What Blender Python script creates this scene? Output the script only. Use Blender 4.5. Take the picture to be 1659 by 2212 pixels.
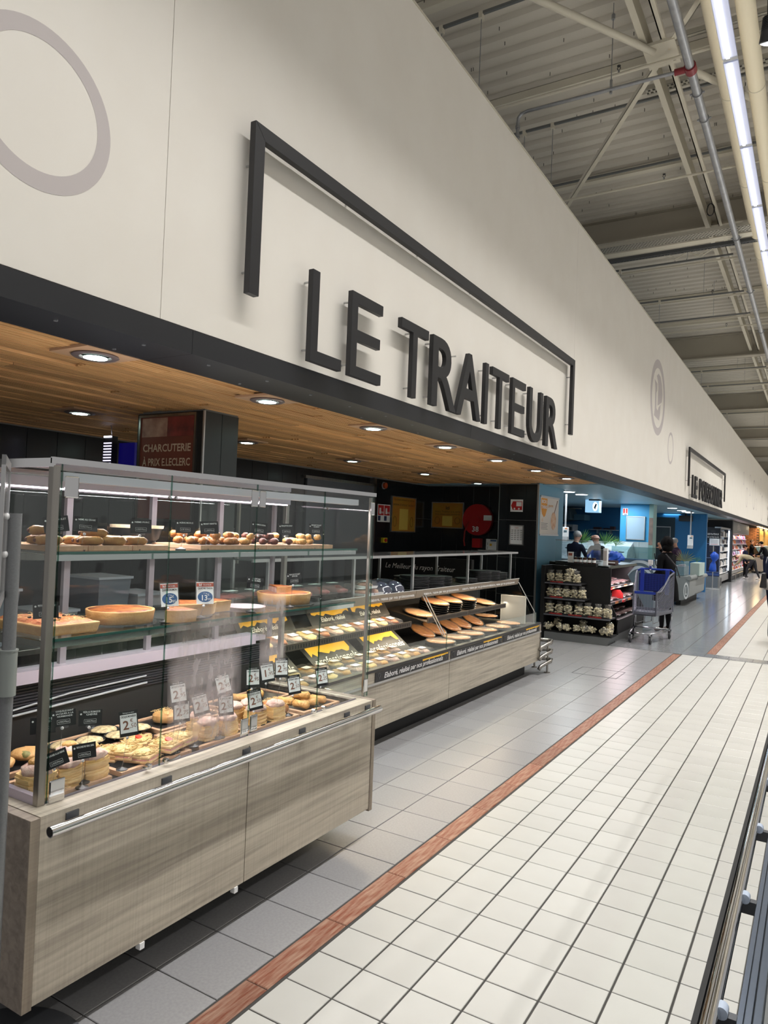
import bpy, math, random
from mathutils import Vector, Matrix
random.seed(7)
S = bpy.context.scene
C = S.collection
PI = math.pi
for o in list(bpy.data.objects): bpy.data.objects.remove(o)

# ---------------------------------------------------------------- camera
F = 1549.92
yaw, pitch, roll = 5.44951643e-01, 1.98190295e-02, 3.96044071e-02
fw = Vector((-math.sin(yaw)*math.cos(pitch), math.cos(yaw)*math.cos(pitch), math.sin(pitch)))
rt = Vector((math.cos(yaw), math.sin(yaw), 0)); up = rt.cross(fw)
c_, s_ = math.cos(roll), math.sin(roll)
r2 = c_*rt + s_*up; u2 = -s_*rt + c_*up
cam = bpy.data.objects.new('camera', bpy.data.cameras.new('camera'))
C.objects.link(cam)
cam.matrix_world = Matrix(((r2.x, u2.x, -fw.x, 0), (r2.y, u2.y, -fw.y, 0), (r2.z, u2.z, -fw.z, 1.65), (0, 0, 0, 1)))
cam.data.sensor_fit = 'HORIZONTAL'; cam.data.sensor_width = 36
cam.data.lens = F/1659*36; cam.data.clip_start = .02; cam.data.clip_end = 200
S.camera = cam

# ---------------------------------------------------------------- world, exposure
W = bpy.data.worlds.new('world'); S.world = W; W.use_nodes = True
W.node_tree.nodes['Background'].inputs[0].default_value = (.96, .94, .92, 1)
W.node_tree.nodes['Background'].inputs[1].default_value = .36
S.view_settings.view_transform = 'Standard'; S.view_settings.look = 'None'
S.view_settings.gamma = 1; S.view_settings.use_curve_mapping = False
S.view_settings.exposure = 0.2
try:
    S.cycles.transparent_max_bounces = 32
    S.cycles.max_bounces = 8
except Exception: pass

# ---------------------------------------------------------------- large lights
def area(name, loc, sx, sy, power, col=(1, 1, 1), rot=(0, 0, 0), spread=180):
    l = bpy.data.lights.new(name, 'AREA'); l.shape = 'RECTANGLE'; l.size = sx; l.size_y = sy
    l.energy = power; l.color = col; l.spread = math.radians(spread)
    o = bpy.data.objects.new(name, l); C.objects.link(o); o.location = loc; o.rotation_euler = rot
    return o
# strip luminaires run along the aisle under the roof
for x, pw, name in ((-.715, 330, 'strip_light_near'), (3.6, 300, 'strip_light_mid'), (8.0, 200, 'strip_light_far')):
    area(name, (x, 9, 5.55), .12, 18, pw, (1, .985, .965), spread=112)
    area(name, (x, 36, 5.55), .12, 34, pw*2.3, (1, .985, .955), spread=112)
    area(name+'_roof_fill', (x, 25, 5.72), .12, 50, pw*(.16 if x < 0 else 1.25), (1, .97, .92), rot=(PI, 0, 0))  # upward fill light, added to brighten the roof deck

# ---------------------------------------------------------------- helpers
def lin(c):
    return tuple(((v/255)/12.92 if v/255 <= .04045 else ((v/255+.055)/1.055)**2.4) for v in c)
_m = {}
def mat(name, col=(200, 200, 200), rough=.5, metal=0, spec=.5, emit=None, est=0, noise=None, bump=None, alpha=None, rnd=0, coat=0, wave=None):
    """noise=(scale,(r,g,b),amount[,stretch xyz]); bump=(scale,strength)"""
    if name in _m: return _m[name]
    m = bpy.data.materials.new(name); m.use_nodes = True; nt = m.node_tree; N = nt.nodes; L = nt.links
    b = N['Principled BSDF']; c = lin(col)
    b.inputs['Base Color'].default_value = (*c, 1); b.inputs['Roughness'].default_value = rough
    b.inputs['Metallic'].default_value = metal; b.inputs['Specular IOR Level'].default_value = spec
    if coat: b.inputs['Coat Weight'].default_value = coat
    if emit: b.inputs['Emission Color'].default_value = (*lin(emit), 1); b.inputs['Emission Strength'].default_value = est
    tc = N.new('ShaderNodeTexCoord')
    out = None
    if noise:
        mp = N.new('ShaderNodeMapping'); L.new(tc.outputs['Object'], mp.inputs[0])
        if len(noise) > 3: mp.inputs['Scale'].default_value = noise[3]
        n = N.new('ShaderNodeTexNoise'); n.inputs['Scale'].default_value = noise[0]; n.inputs['Detail'].default_value = 6
        L.new(mp.outputs[0], n.inputs[0])
        r = N.new('ShaderNodeValToRGB'); r.color_ramp.elements[0].position = .5-noise[2]*.35; r.color_ramp.elements[1].position = .5+noise[2]*.35
        r.color_ramp.elements[0].color = (*c, 1); r.color_ramp.elements[1].color = (*lin(noise[1]), 1)
        L.new(n.outputs[0], r.inputs[0]); out = r.outputs[0]
    if rnd:
        oi = N.new('ShaderNodeObjectInfo'); hs = N.new('ShaderNodeHueSaturation')
        mr = N.new('ShaderNodeMapRange'); mr.inputs[3].default_value = 1-rnd; mr.inputs[4].default_value = 1+rnd
        L.new(oi.outputs['Random'], mr.inputs[0]); L.new(mr.outputs[0], hs.inputs['Value'])
        if out: L.new(out, hs.inputs['Color'])
        else: hs.inputs['Color'].default_value = (*c, 1)
        out = hs.outputs[0]
    if out: L.new(out, b.inputs['Base Color'])
    if bump:
        n = N.new('ShaderNodeTexNoise'); n.inputs['Scale'].default_value = bump[0]; n.inputs['Detail'].default_value = 4
        L.new(tc.outputs['Object'], n.inputs[0])
        bp = N.new('ShaderNodeBump'); bp.inputs['Strength'].default_value = bump[1]; bp.inputs['Distance'].default_value = .01
        L.new(n.outputs[0], bp.inputs['Height']); L.new(bp.outputs[0], b.inputs['Normal'])
    if alpha is not None: b.inputs['Alpha'].default_value = alpha
    _m[name] = m; return m

def glassmat(name, tint=(250, 253, 252), gl=1.0, haze=0.0, rough=.02):
    """thin pane: see-through, Fresnel reflection, optional even haze"""
    if name in _m: return _m[name]
    m = bpy.data.materials.new(name); m.use_nodes = True; nt = m.node_tree; N = nt.nodes; L = nt.links
    N.remove(N['Principled BSDF']); o = N['Material Output']
    t = N.new('ShaderNodeBsdfTransparent'); t.inputs[0].default_value = (*lin(tint), 1)
    g = N.new('ShaderNodeBsdfGlossy'); g.inputs['Roughness'].default_value = rough
    f = N.new('ShaderNodeLayerWeight'); f.inputs[0].default_value = .5     # Schlick, the same from both faces of the pane
    pw = N.new('ShaderNodeMath'); pw.operation = 'POWER'; pw.inputs[1].default_value = 5; L.new(f.outputs['Facing'], pw.inputs[0])
    ma = N.new('ShaderNodeMath'); ma.operation = 'MULTIPLY_ADD'; ma.inputs[1].default_value = .96; ma.inputs[2].default_value = .03; L.new(pw.outputs[0], ma.inputs[0])
    mu = N.new('ShaderNodeMath'); mu.operation = 'MULTIPLY'; mu.inputs[1].default_value = gl
    L.new(ma.outputs[0], mu.inputs[0])
    mx = N.new('ShaderNodeMixShader'); L.new(mu.outputs[0], mx.inputs[0]); L.new(t.outputs[0], mx.inputs[1]); L.new(g.outputs[0], mx.inputs[2])
    src = mx.outputs[0]
    if haze:
        d = N.new('ShaderNodeBsdfDiffuse'); d.inputs[0].default_value = (.75, .73, .74, 1)
        m2 = N.new('ShaderNodeMixShader'); m2.inputs[0].default_value = haze
        L.new(src, m2.inputs[1]); L.new(d.outputs[0], m2.inputs[2]); src = m2.outputs[0]
    L.new(src, o.inputs[0]); _m[name] = m; return m

class MB:
    def __init__(s): s.v = []; s.f = []; s.m = []; s.cur = 0
    def add(s, vs, fs):
        n = len(s.v); s.v += [tuple(v) for v in vs]
        for f in fs: s.f.append(tuple(n+i for i in f)); s.m.append(s.cur)
        return s
    def box(s, x0, x1, y0, y1, z0, z1):
        return s.add([(x0,y0,z0),(x1,y0,z0),(x1,y1,z0),(x0,y1,z0),(x0,y0,z1),(x1,y0,z1),(x1,y1,z1),(x0,y1,z1)],
                     [(3,2,1,0),(4,5,6,7),(0,1,5,4),(1,2,6,5),(2,3,7,6),(3,0,4,7)])
    def hexa(s, lo, hi):   # two quads (4 pts each) joined
        return s.add(list(lo)+list(hi), [(3,2,1,0),(4,5,6,7),(0,1,5,4),(1,2,6,5),(2,3,7,6),(3,0,4,7)])
    def cyl(s, p, q, r, n=12, r2=None, caps=True):
        p = Vector(p); q = Vector(q); d = (q-p); r2 = r if r2 is None else r2
        a = d.normalized().orthogonal().normalized(); b = d.normalized().cross(a)
        vs = [p+(a*math.cos(2*PI*i/n)+b*math.sin(2*PI*i/n))*r for i in range(n)]+[q+(a*math.cos(2*PI*i/n)+b*math.sin(2*PI*i/n))*r2 for i in range(n)]
        fs = [(i,(i+1)%n,n+(i+1)%n,n+i) for i in range(n)]
        if caps: fs += [tuple(range(n-1,-1,-1)), tuple(range(n,2*n))]
        return s.add(vs, fs)
    def tube(s, pts, r, n=8):
        pts = [Vector(p) for p in pts]; rings = []; prev = None
        for i, p in enumerate(pts):
            d = (pts[min(i+1,len(pts)-1)]-pts[max(i-1,0)]).normalized()
            a = (prev - d*prev.dot(d)).normalized() if prev is not None and (prev - d*prev.dot(d)).length > 1e-4 else d.orthogonal().normalized()
            prev = a; b = d.cross(a); rr = r[i] if isinstance(r, (list, tuple)) else r
            rings.append([p+(a*math.cos(2*PI*k/n)+b*math.sin(2*PI*k/n))*rr for k in range(n)])
        vs = [v for g in rings for v in g]; fs = []
        for i in range(len(pts)-1):
            for k in range(n): fs.append((i*n+k, i*n+(k+1)%n, (i+1)*n+(k+1)%n, (i+1)*n+k))
        fs += [tuple(range(n-1,-1,-1)), tuple((len(pts)-1)*n+k for k in range(n))]
        return s.add(vs, fs)
    def lathe(s, c, prof, n=20, sx=1, sy=1, a0=0, a1=2*PI, wob=0, seed=0):
        R = random.Random(seed); closed = abs(a1-a0-2*PI) < 1e-6; m = n if closed else n+1
        vs = []; 
        for (r, z) in prof:
            for i in range(m):
                a = a0+(a1-a0)*i/n; k = 1+R.uniform(-wob, wob)
                vs.append((c[0]+r*k*sx*math.cos(a), c[1]+r*k*sy*math.sin(a), c[2]+z+R.uniform(-wob, wob)*.05))
        fs = []
        for j in range(len(prof)-1):
            for i in range(n):
                i2 = (i+1)%m
                fs.append((j*m+i, j*m+i2, (j+1)*m+i2, (j+1)*m+i))
        if closed:
            fs += [tuple(range(m-1,-1,-1)), tuple((len(prof)-1)*m+i for i in range(m))]
        else:
            fs += [tuple(j*m for j in range(len(prof))), tuple(j*m+n for j in range(len(prof)-1,-1,-1))]
        return s.add(vs, fs)
    def prism(s, pts, off):   # planar polygon (3d pts) extruded by vector
        n = len(pts); o = Vector(off); vs = [Vector(p) for p in pts]; vs += [v+o for v in vs]
        return s.add(vs, [tuple(range(n-1,-1,-1)), tuple(range(n,2*n))]+[(i,(i+1)%n,n+(i+1)%n,n+i) for i in range(n)])
    def ball(s, c, r, n=10, m=7, wob=0, seed=0, flat=0):
        R = random.Random(seed); rx, ry, rz = (r, r, r) if not isinstance(r, tuple) else r
        vs = [(c[0], c[1], c[2]-rz)]
        for j in range(1, m):
            t = PI*j/m
            for i in range(n):
                a = 2*PI*i/n; k = 1+R.uniform(-wob, wob)
                vs.append((c[0]+rx*k*math.sin(t)*math.cos(a), c[1]+ry*k*math.sin(t)*math.sin(a), c[2]-rz*k*math.cos(t)))
        vs.append((c[0], c[1], c[2]+rz)); fs = []
        for i in range(n): fs.append((0, 1+(i+1)%n, 1+i)); fs.append((len(vs)-1, 1+(m-2)*n+i, 1+(m-2)*n+(i+1)%n))
        for j in range(m-2):
            for i in range(n): fs.append((1+j*n+i, 1+j*n+(i+1)%n, 1+(j+1)*n+(i+1)%n, 1+(j+1)*n+i))
        return s.add(vs, fs)
    def mesh(s, name, mats):
        me = bpy.data.meshes.new(name); me.from_pydata(s.v, [], s.f)
        for m in (mats if isinstance(mats, (list, tuple)) else [mats]): me.materials.append(m)
        if any(s.m): me.polygons.foreach_set('material_index', s.m)
        me.update(); return me
    def build(s, name, mats, parent=None, world=True, smooth=False, bevel=0, **props):
        """vertices are in world coordinates; they are stored relative to the parent's origin"""
        if parent is not None and world:
            inv = worldmat(parent).inverted(); s.v = [tuple(inv @ Vector(v)) for v in s.v]
        me = s.mesh(name, mats)
        if smooth:
            me.polygons.foreach_set('use_smooth', [True]*len(me.polygons))
            if smooth != 'all':
                try: me.set_sharp_from_angle(angle=math.radians(40))
                except Exception: pass
        o = bpy.data.objects.new(name, me); C.objects.link(o)
        if parent is not None: o.parent = parent
        if bevel:
            b = o.modifiers.new('bevel', 'BEVEL'); b.width = bevel; b.segments = 2; b.limit_method = 'ANGLE'
        for k, v in props.items(): o[k] = v
        return o
def worldmat(o):
    m = Matrix.LocRotScale(o.location, o.rotation_euler, o.scale)
    return worldmat(o.parent) @ m if o.parent else m
def B(x0, x1, y0, y1, z0, z1): return MB().box(x0, x1, y0, y1, z0, z1)
def tag(o, label=None, cat=None, group=None, kind=None):
    if label: o['label'] = label
    if cat: o['category'] = cat
    if group: o['group'] = group
    if kind: o['kind'] = kind
    return o
def thing(name, label, cat, loc=(0,0,0), rz=0, group=None):
    o = bpy.data.objects.new(name, None); C.objects.link(o); o.empty_display_size = .05
    o.location = loc; o.rotation_euler = (0, 0, rz) if not isinstance(rz, tuple) else rz
    return tag(o, label, cat, group)
def dup(root, loc, rz=None, label=None, group=None):
    r = root.copy(); C.objects.link(r); r.location = loc
    if rz is not None: r.rotation_euler = (0, 0, rz) if not isinstance(rz, tuple) else rz
    if label: r['label'] = label
    if group: r['group'] = group
    for ch in root.children:
        c = ch.copy(); C.objects.link(c); c.parent = r
        for g in ch.children:
            d = g.copy(); C.objects.link(d); d.parent = c
    return r
_fc = {}
def glyphs(body, size=1, ext=0, align='LEFT', res=3, shear=0, bold=0):
    """(verts, faces) of a line of lettering in its own xy plane"""
    key = (body, size, ext, align, res, shear, bold)
    if key in _fc: return _fc[key]
    cu = bpy.data.curves.new('t', 'FONT'); cu.body = body; cu.size = size; cu.extrude = ext; cu.align_x = align
    cu.resolution_u = res; cu.shear = shear; cu.offset = bold
    o = bpy.data.objects.new('t', cu); C.objects.link(o)
    dg = bpy.context.evaluated_depsgraph_get(); me = o.evaluated_get(dg).to_mesh()
    r = ([tuple(v.co) for v in me.vertices], [tuple(p.vertices) for p in me.polygons])
    bpy.data.objects.remove(o); bpy.data.curves.remove(cu); _fc[key] = r; return r
def frame(loc, facing):
    """matrix whose local x is the reading direction, y is up and z looks along 'facing' (world)"""
    z = Vector(facing).normalized(); x = Vector((0,0,1)).cross(z).normalized(); y = z.cross(x)
    m = Matrix((x, y, z)).transposed().to_4x4(); m.translation = Vector(loc); return m
def text(name, body, loc, facing, size, m, parent=None, align='CENTER', ext=.0004, width=None, res=2, shear=0, bold=0, squash=1):
    v, f = glyphs(body, 1, 0, align, res, shear, bold)
    if not v: return None
    w = max(p[0] for p in v)-min(p[0] for p in v); k = size; kx = k*squash
    if width: kx = min(width/w, k*1.6)
    M = frame(loc, facing); mb = MB(); n = len(v)
    mb.add([M @ Vector((p[0]*kx, p[1]*k, ext)) for p in v], f)
    return mb.build(name, m, parent)

# ---------------------------------------------------------------- materials
WHITE = mat('white_panel', (230, 225, 216), .55, noise=(3, (225, 219, 209), .8))
PRINT = mat('print_taupe', (190, 182, 180), .6)
BLK = mat('black_lacquer', (33, 34, 38), .4, noise=(2, (38, 39, 42), 1))
BLKFACE = mat('sign_black', (30, 30, 33), .45)
BLKTILE = mat('black_tile', (24, 27, 30), .22, rnd=.12)
GROUTL = mat('light_grout', (120, 120, 118), .8)
STEEL = mat('brushed_steel', (176, 172, 165), .28, 1, noise=(30, (150, 146, 140), 1, (1, 1, .05)))
CHROME = mat('chrome', (215, 215, 215), .08, 1)
GALV = mat('galvanised', (140, 142, 146), .38, .8, noise=(12, (170, 172, 175), 1))
ALU = mat('aluminium', (190, 190, 190), .35, .9)
GREYPL = mat('grey_plastic', (150, 152, 154), .45)
DARKPL = mat('dark_plastic', (30, 30, 32), .4)
BLACKM = mat('matt_black', (14, 14, 15), .6)
ROOF = mat('painted_steel_deck', (196, 190, 178), .7, noise=(.8, (186, 180, 168), 1))
CREAM = mat('cream_paint', (205, 199, 182), .55, noise=(2, (196, 190, 174), 1))
BEAM = mat('beam_paint', (168, 161, 146), .6, noise=(1.5, (160, 153, 138), 1))
GLASS = glassmat('clear_glass', (250, 253, 252))
GLASSE = glassmat('glass_edge', (178, 206, 196), 1.6)
PLASTIC = glassmat('clear_plastic', (244, 244, 244), .8, .06, .12)
LILAC = mat('lilac_steel', (190, 182, 198), .3, .6)
WHITEPL = mat('white_plastic', (235, 235, 235), .4)
PAPER = mat('white_card', (240, 240, 240), .6)
BLKCARD = mat('black_card', (26, 25, 28), .45)
INK = mat('black_ink', (18, 18, 18), .6)
WINK = mat('white_ink', (235, 235, 235), .6)
BROWNINK = mat('brown_ink', (128, 82, 62), .6)
RED = mat('red_print', (190, 30, 32), .5)
GREYI = mat('grey_ink', (110, 110, 112), .6)
YEL = mat('yellow_print', (236, 182, 48), .55)
def laminate(name, c1, c2, c3, ax):
    m = bpy.data.materials.new(name); m.use_nodes = True; nt = m.node_tree; N = nt.nodes; L = nt.links; b = N['Principled BSDF']
    tc = N.new('ShaderNodeTexCoord'); b.inputs['Roughness'].default_value = .5
    def nz(sc, stretch, det):
        mp = N.new('ShaderNodeMapping'); mp.inputs['Scale'].default_value = stretch; L.new(tc.outputs['Object'], mp.inputs[0])
        n = N.new('ShaderNodeTexNoise'); n.inputs['Scale'].default_value = sc; n.inputs['Detail'].default_value = det
        n.inputs['Distortion'].default_value = .6; L.new(mp.outputs[0], n.inputs[0]); return n
    st = [26, 26, 26]; st[ax] = 1.1
    a = nz(1.6, st, 8); bnd = nz(.9, [v*.45 if i != ax else .2 for i, v in enumerate(st)], 3)
    st2 = [1.5, 1.5, 1.5]; st2[ax] = 60; v = nz(2.2, (st2[0], st2[1], st2[2]), 2)
    r = N.new('ShaderNodeValToRGB'); e = r.color_ramp.elements
    e[0].position = .28; e[0].color = (*lin(c3), 1); e[1].position = .74; e[1].color = (*lin(c1), 1)
    x = e.new(.5); x.color = (*lin(c2), 1)
    m1 = N.new('ShaderNodeMix'); m1.data_type = 'FLOAT'; m1.inputs[0].default_value = .30; L.new(a.outputs[0], m1.inputs[2]); L.new(bnd.outputs[0], m1.inputs[3])
    L.new(m1.outputs[0], r.inputs[0])
    mx = N.new('ShaderNodeMix'); mx.data_type = 'RGBA'; mx.blend_type = 'MULTIPLY'; mx.inputs[0].default_value = .22
    r2_ = N.new('ShaderNodeValToRGB'); r2_.color_ramp.elements[0].position = .38; r2_.color_ramp.elements[0].color = (.62, .60, .58, 1); r2_.color_ramp.elements[1].position = .58
    L.new(v.outputs[0], r2_.inputs[0]); L.new(r.outputs[0], mx.inputs[6]); L.new(r2_.outputs[0], mx.inputs[7])
    L.new(mx.outputs[2], b.inputs['Base Color']); _m[name] = m; return m
LAM = laminate('grey_oak_laminate', (204, 195, 177), (177, 168, 152), (138, 129, 118), 1)
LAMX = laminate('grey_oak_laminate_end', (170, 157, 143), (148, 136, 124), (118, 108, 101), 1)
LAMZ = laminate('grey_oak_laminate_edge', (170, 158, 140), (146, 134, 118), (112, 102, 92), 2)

# ================================================================ FLOOR
floor = B(-9, 9, -3, 72, -.06, -.004).build('floor', mat('dark_grout', (70, 68, 65), .8, noise=(6, (56, 54, 52), 1)))
tag(floor, 'shop floor of beige and grey tiles with a strip of wood-look tiles', kind='structure')
BEIGE = mat('beige_tile', (199, 198, 193), .34, noise=(2.5, (187, 185, 179), 1.0), rnd=.035)
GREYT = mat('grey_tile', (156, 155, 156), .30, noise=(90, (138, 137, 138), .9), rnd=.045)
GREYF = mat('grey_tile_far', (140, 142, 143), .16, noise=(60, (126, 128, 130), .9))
WOODT = mat('terracotta_wood_tile', (126, 66, 46), .45, noise=(5, (166, 132, 112), .45, (14, 1.6, 1)), bump=(25, .35), rnd=.14)
def tilemesh(name, w, d, m, ch=.0018):
    x, y = w/2, d/2; mb = MB()
    mb.add([(-x,-y,-.008),(x,-y,-.008),(x,y,-.008),(-x,y,-.008),(-x,-y,-ch),(x,-y,-ch),(x,y,-ch),(-x,y,-ch),(-x+ch,-y+ch,0),(x-ch,-y+ch,0),(x-ch,y-ch,0),(-x+ch,y-ch,0)],
           [(8,9,10,11),(0,1,5,4),(1,2,6,5),(2,3,7,6),(3,0,4,7),(4,5,9,8),(5,6,10,9),(6,7,11,10),(7,4,8,11)])
    return mb.mesh(name, m)
def tiles(name, me, pts, limit=300, parent=None, sw=None):
    """nearest ones singly, the rest as one mesh"""
    pts = sorted(pts, key=lambda p: (0 if (p[3] if len(p) > 3 else True) else 1, (p[0])**2+(p[1])**2))
    for p in pts[:limit]:
        o = bpy.data.objects.new(name, me); C.objects.link(o); o.parent = parent or floor
        o.location = (p[0], p[1], p[2]+random.uniform(-.0004, .0004))
        o.rotation_euler = (random.uniform(-.0012, .0012), random.uniform(-.0012, .0012), random.uniform(-.002, .002))
    rest = pts[limit:]
    if rest:
        v0 = [v.co.copy() for v in me.vertices]; f0 = [tuple(q.vertices) for q in me.polygons]; mb = MB()
        for p in rest: mb.add([(v.x+p[0], v.y+p[1], v.z+p[2]) for v in v0], f0)
        o = mb.build(name+'_field', me.materials[0], parent or floor); o['kind'] = 'stuff'
bt = tilemesh('beige_tile', .1940, .1955, BEIGE); pts = []
for i in range(0, 36):
    x = -1.412-.101+.202*i
    for j in range(-8, 43):
        y = 2.710-.1007+.2015*j
        if y > 10.89: continue
        pts.append((x, y, 0, y > .9 and x < .3))
tiles('beige_tile', bt, pts)
gt = tilemesh('grey_tile', .2985, .2985, GREYT); pts = []
for i in range(0, 16):
    x = -2.034+.1515-.303*i
    for j in range(-4, 32):
        y = 1.876-.1517+.3033*j
        if y > 10.85: continue
        pts.append((x, y, 0, x > -4.2 and y > 1.3))
tiles('grey_tile', gt, pts, 170)
wt = tilemesh('wood_look_tile', .098, .4905, WOODT, .003)
for j in range(-2, 18):
    o = bpy.data.objects.new('wood_look_tile', wt); C.objects.link(o); o.parent = floor
    o.location = (-1.675, 2.016+.2475+.495*j, .0008); o.rotation_euler = (0, 0, random.uniform(-.004, .004)+(PI if j % 2 else 0))
# beyond the cross band the border strip jogs to the right
wt2 = tilemesh('wood_look_tile_wide', .112, .4905, WOODT, .003)
for j in range(0, 62):
    o = bpy.data.objects.new('wood_look_tile', wt2); C.objects.link(o); o.parent = floor
    o.location = (-1.277, 11.32+.2475+.495*j, .0008)
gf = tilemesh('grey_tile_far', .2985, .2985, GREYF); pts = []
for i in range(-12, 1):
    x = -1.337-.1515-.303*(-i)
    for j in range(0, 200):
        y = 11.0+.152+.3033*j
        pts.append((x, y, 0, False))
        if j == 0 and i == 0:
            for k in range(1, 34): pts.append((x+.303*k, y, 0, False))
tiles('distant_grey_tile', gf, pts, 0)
bf = tilemesh('beige_tile_far', .2955, .2955, BEIGE); pts = []
for i in range(0, 30):
    for j in range(0, 200): pts.append((-1.219+.151+.302*i, 11.32+.15+.3015*j, 0, False))
tiles('distant_beige_tile', bf, pts, 0)
dr = thing('floor_hatch', 'tiled inspection hatch outlined in steel set flush in the grey floor tiles', 'hatch', (-2.21, 8.75, 0))
mb = MB()
for a in ((-.26,.26,-.24,-.232),(-.26,.26,.232,.24),(-.26,-.252,-.24,.24),(.252,.26,-.24,.24)): mb.box(a[0]-2.21, a[1]-2.21, a[2]+8.75, a[3]+8.75, -.003, .002)
mb.build('hatch_rim', mat('dark_steel', (96, 96, 98), .4, .8), dr)

# ================================================================ LEFT FASCIA WALL
wl = MB(); wl.box(-2.86, -2.56, -4, 62, 2.50, 5.33)
wall = wl.build('wall_left', mat('wall_core', (190, 186, 176), .7)); tag(wall, 'tall off-white fascia wall above the fresh-food counters', kind='structure')
ys = [-4, 2.19, 8.405, 14.62, 20.84, 27.05, 33.27, 39.48, 45.7, 51.9, 58.1, 62]
for a, b in zip(ys[:-1], ys[1:]):
    B(-2.56, -2.535, a+.0015, b-.0015, 2.537, 5.36).build('wall_panel', WHITE, wall, bevel=.001)
B(-2.86, -2.53, -4, 62, 5.36, 5.375).build('top_capping', CREAM, wall)
def ring(cy, cz, ro, ri, oy=0, oz=0, n=64, ky=1, m=PRINT):
    mb = MB(); vs = []
    for i in range(n):
        a = 2*PI*i/n
        vs.append((-2.5342, cy+ro*ky*math.cos(a), cz+ro*math.sin(a))); vs.append((-2.5342, cy+oy+ri*ky*math.cos(a), cz+oz+ri*math.sin(a)))
    mb.add(vs, [(2*i, (2*i+2) % (2*n), (2*i+3) % (2*n), 2*i+1) for i in range(n)])
    return mb.build('printed_ring', m, wall)
ring(1.578, 3.172, .312, .246, .004, .006)
ring(13.56, 4.165, .68, .535, 0, -.008)
ring(14.99, 3.41, .315, .262)
for cy, cz, ro, ri in ((31.1, 4.07, .26, .22), (34.2, 4.01, .46, .42), (32.7, 3.41, .41, .36), (36.4, 3.73, .68, .60), (38.0, 3.37, .28, .25), (40.58, 4.39, .41, .37), (41.9, 3.35, .68, .60)):
    ring(cy, cz, ro, ri, n=32)
# the store's emblem inside the large ring
def flat(name, pts, m=PRINT, x=-2.5342): MB().add([(x, y, z) for y, z in pts], [tuple(range(len(pts)))]).build(name, m, wall)
flat('printed_emblem', [(13.22, 4.44), (13.47, 4.40), (13.47, 4.28), (13.40, 4.22), (13.44, 3.96), (13.56, 3.93), (13.64, 4.00), (13.82, 4.08), (13.80, 3.90), (13.72, 3.77), (13.24, 3.80), (13.30, 3.93), (13.30, 4.30)])
flat('printed_emblem', [(13.40, 4.53), (13.55, 4.60), (13.74, 4.58), (13.90, 4.46), (13.97, 4.29), (13.93, 4.14), (13.80, 4.10), (13.66, 4.05), (13.54, 4.02), (13.56, 4.36), (13.50, 4.46)])

# black fascia band under the wall
tr = B(-2.84, -2.56, -4, 62, 2.45, 2.50).build('trim_1', BLACKM); tag(tr, 'black lacquered metal fascia band running under the white wall', kind='structure')
fj = [-4, -.77, 2.38, 5.53, 8.68, 11.84, 15.0, 18.15, 21.3, 24.46, 27.6, 30.8, 34, 37.1, 40.3, 43.4, 46.6, 49.8, 53, 56, 62]
for a, b in zip(fj[:-1], fj[1:]):
    mb = MB(); mb.box(-2.552, -2.528, a+.001, b-.001, 2.42, 2.532); mb.box(-2.862, -2.552, a+.001, b-.001, 2.42, 2.434)
    mb.build('fascia_segment', BLK, tr)
mb = MB(); y = .9
while y < 26:
    for x in ((-2.62,) if int(y*10) % 3 else (-2.60, -2.80)): mb.cyl((x, y, 2.4195), (x, y, 2.415), .009, 8)
    y += .42
mb.build('screw_heads', GALV, tr)['kind'] = 'stuff'

# ================================================================ SIGNS
def glyph_box(ch, y0, y1, z0, z1, x0, x1, parent, m=BLKFACE, name='letter'):
    v, f = glyphs(ch, 1, .5, 'LEFT', 6, 0, .012)
    xs = [p[0] for p in v]; zs = [p[1] for p in v]; a, b, c, d = min(xs), max(xs), min(zs), max(zs)
    mb = MB(); mb.add([(x0+(x1-x0)*(p[2]+.5), y0+(y1-y0)*(p[0]-a)/(b-a), z0+(z1-z0)*(p[1]-c)/(d-c)) for p in v], f)
    o = mb.build(name, m, parent)
    pins = MB()
    for yy, zz in ((y0+.03, z0+.06), (y0+.03, z1-.06)): pins.cyl((-2.534, yy, zz), (x0, yy, zz), .006, 6)
    pins.build('standoff_pin', ALU, o, world=True)['kind'] = 'stuff'
    return o
def stem_letter(kind, y0, y1, z0, z1, x0, x1, parent, t):
    """plain strokes for L, E, T, I"""
    mb = MB(); o = (x1-x0, 0, 0)
    if kind == 'L': P_ = [(y0,z0),(y1,z0),(y1,z0+t),(y0+t,z0+t),(y0+t,z1),(y0,z1)]
    elif kind == 'E':
        zm = (z0+z1)/2; P_ = [(y0,z0),(y1,z0),(y1,z0+t),(y0+t,z0+t),(y0+t,zm-t/2),(y1-t*.35,zm-t/2),(y1-t*.35,zm+t/2),(y0+t,zm+t/2),(y0+t,z1-t),(y1,z1-t),(y1,z1),(y0,z1)]
    elif kind == 'T':
        ym = (y0+y1)/2; P_ = [(ym-t/2,z0),(ym+t/2,z0),(ym+t/2,z1-t),(y1,z1-t),(y1,z1),(y0,z1),(y0,z1-t),(ym-t/2,z1-t)]
    else: P_ = [(y0,z0),(y1,z0),(y1,z1),(y0,z1)]
    mb.prism([(x0, y, z) for y, z in P_], o)
    ob = mb.build('letter', BLKFACE, parent, bevel=.002)
    pins = MB()
    for zz in (z0+.07, z1-.06): pins.cyl((-2.534, (y0+t/2) if kind != 'T' else (y0+y1)/2, zz), (x0, (y0+t/2) if kind != 'T' else (y0+y1)/2, zz), .006, 6)
    pins.build('standoff_pin', ALU, ob, world=True)['kind'] = 'stuff'
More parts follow.
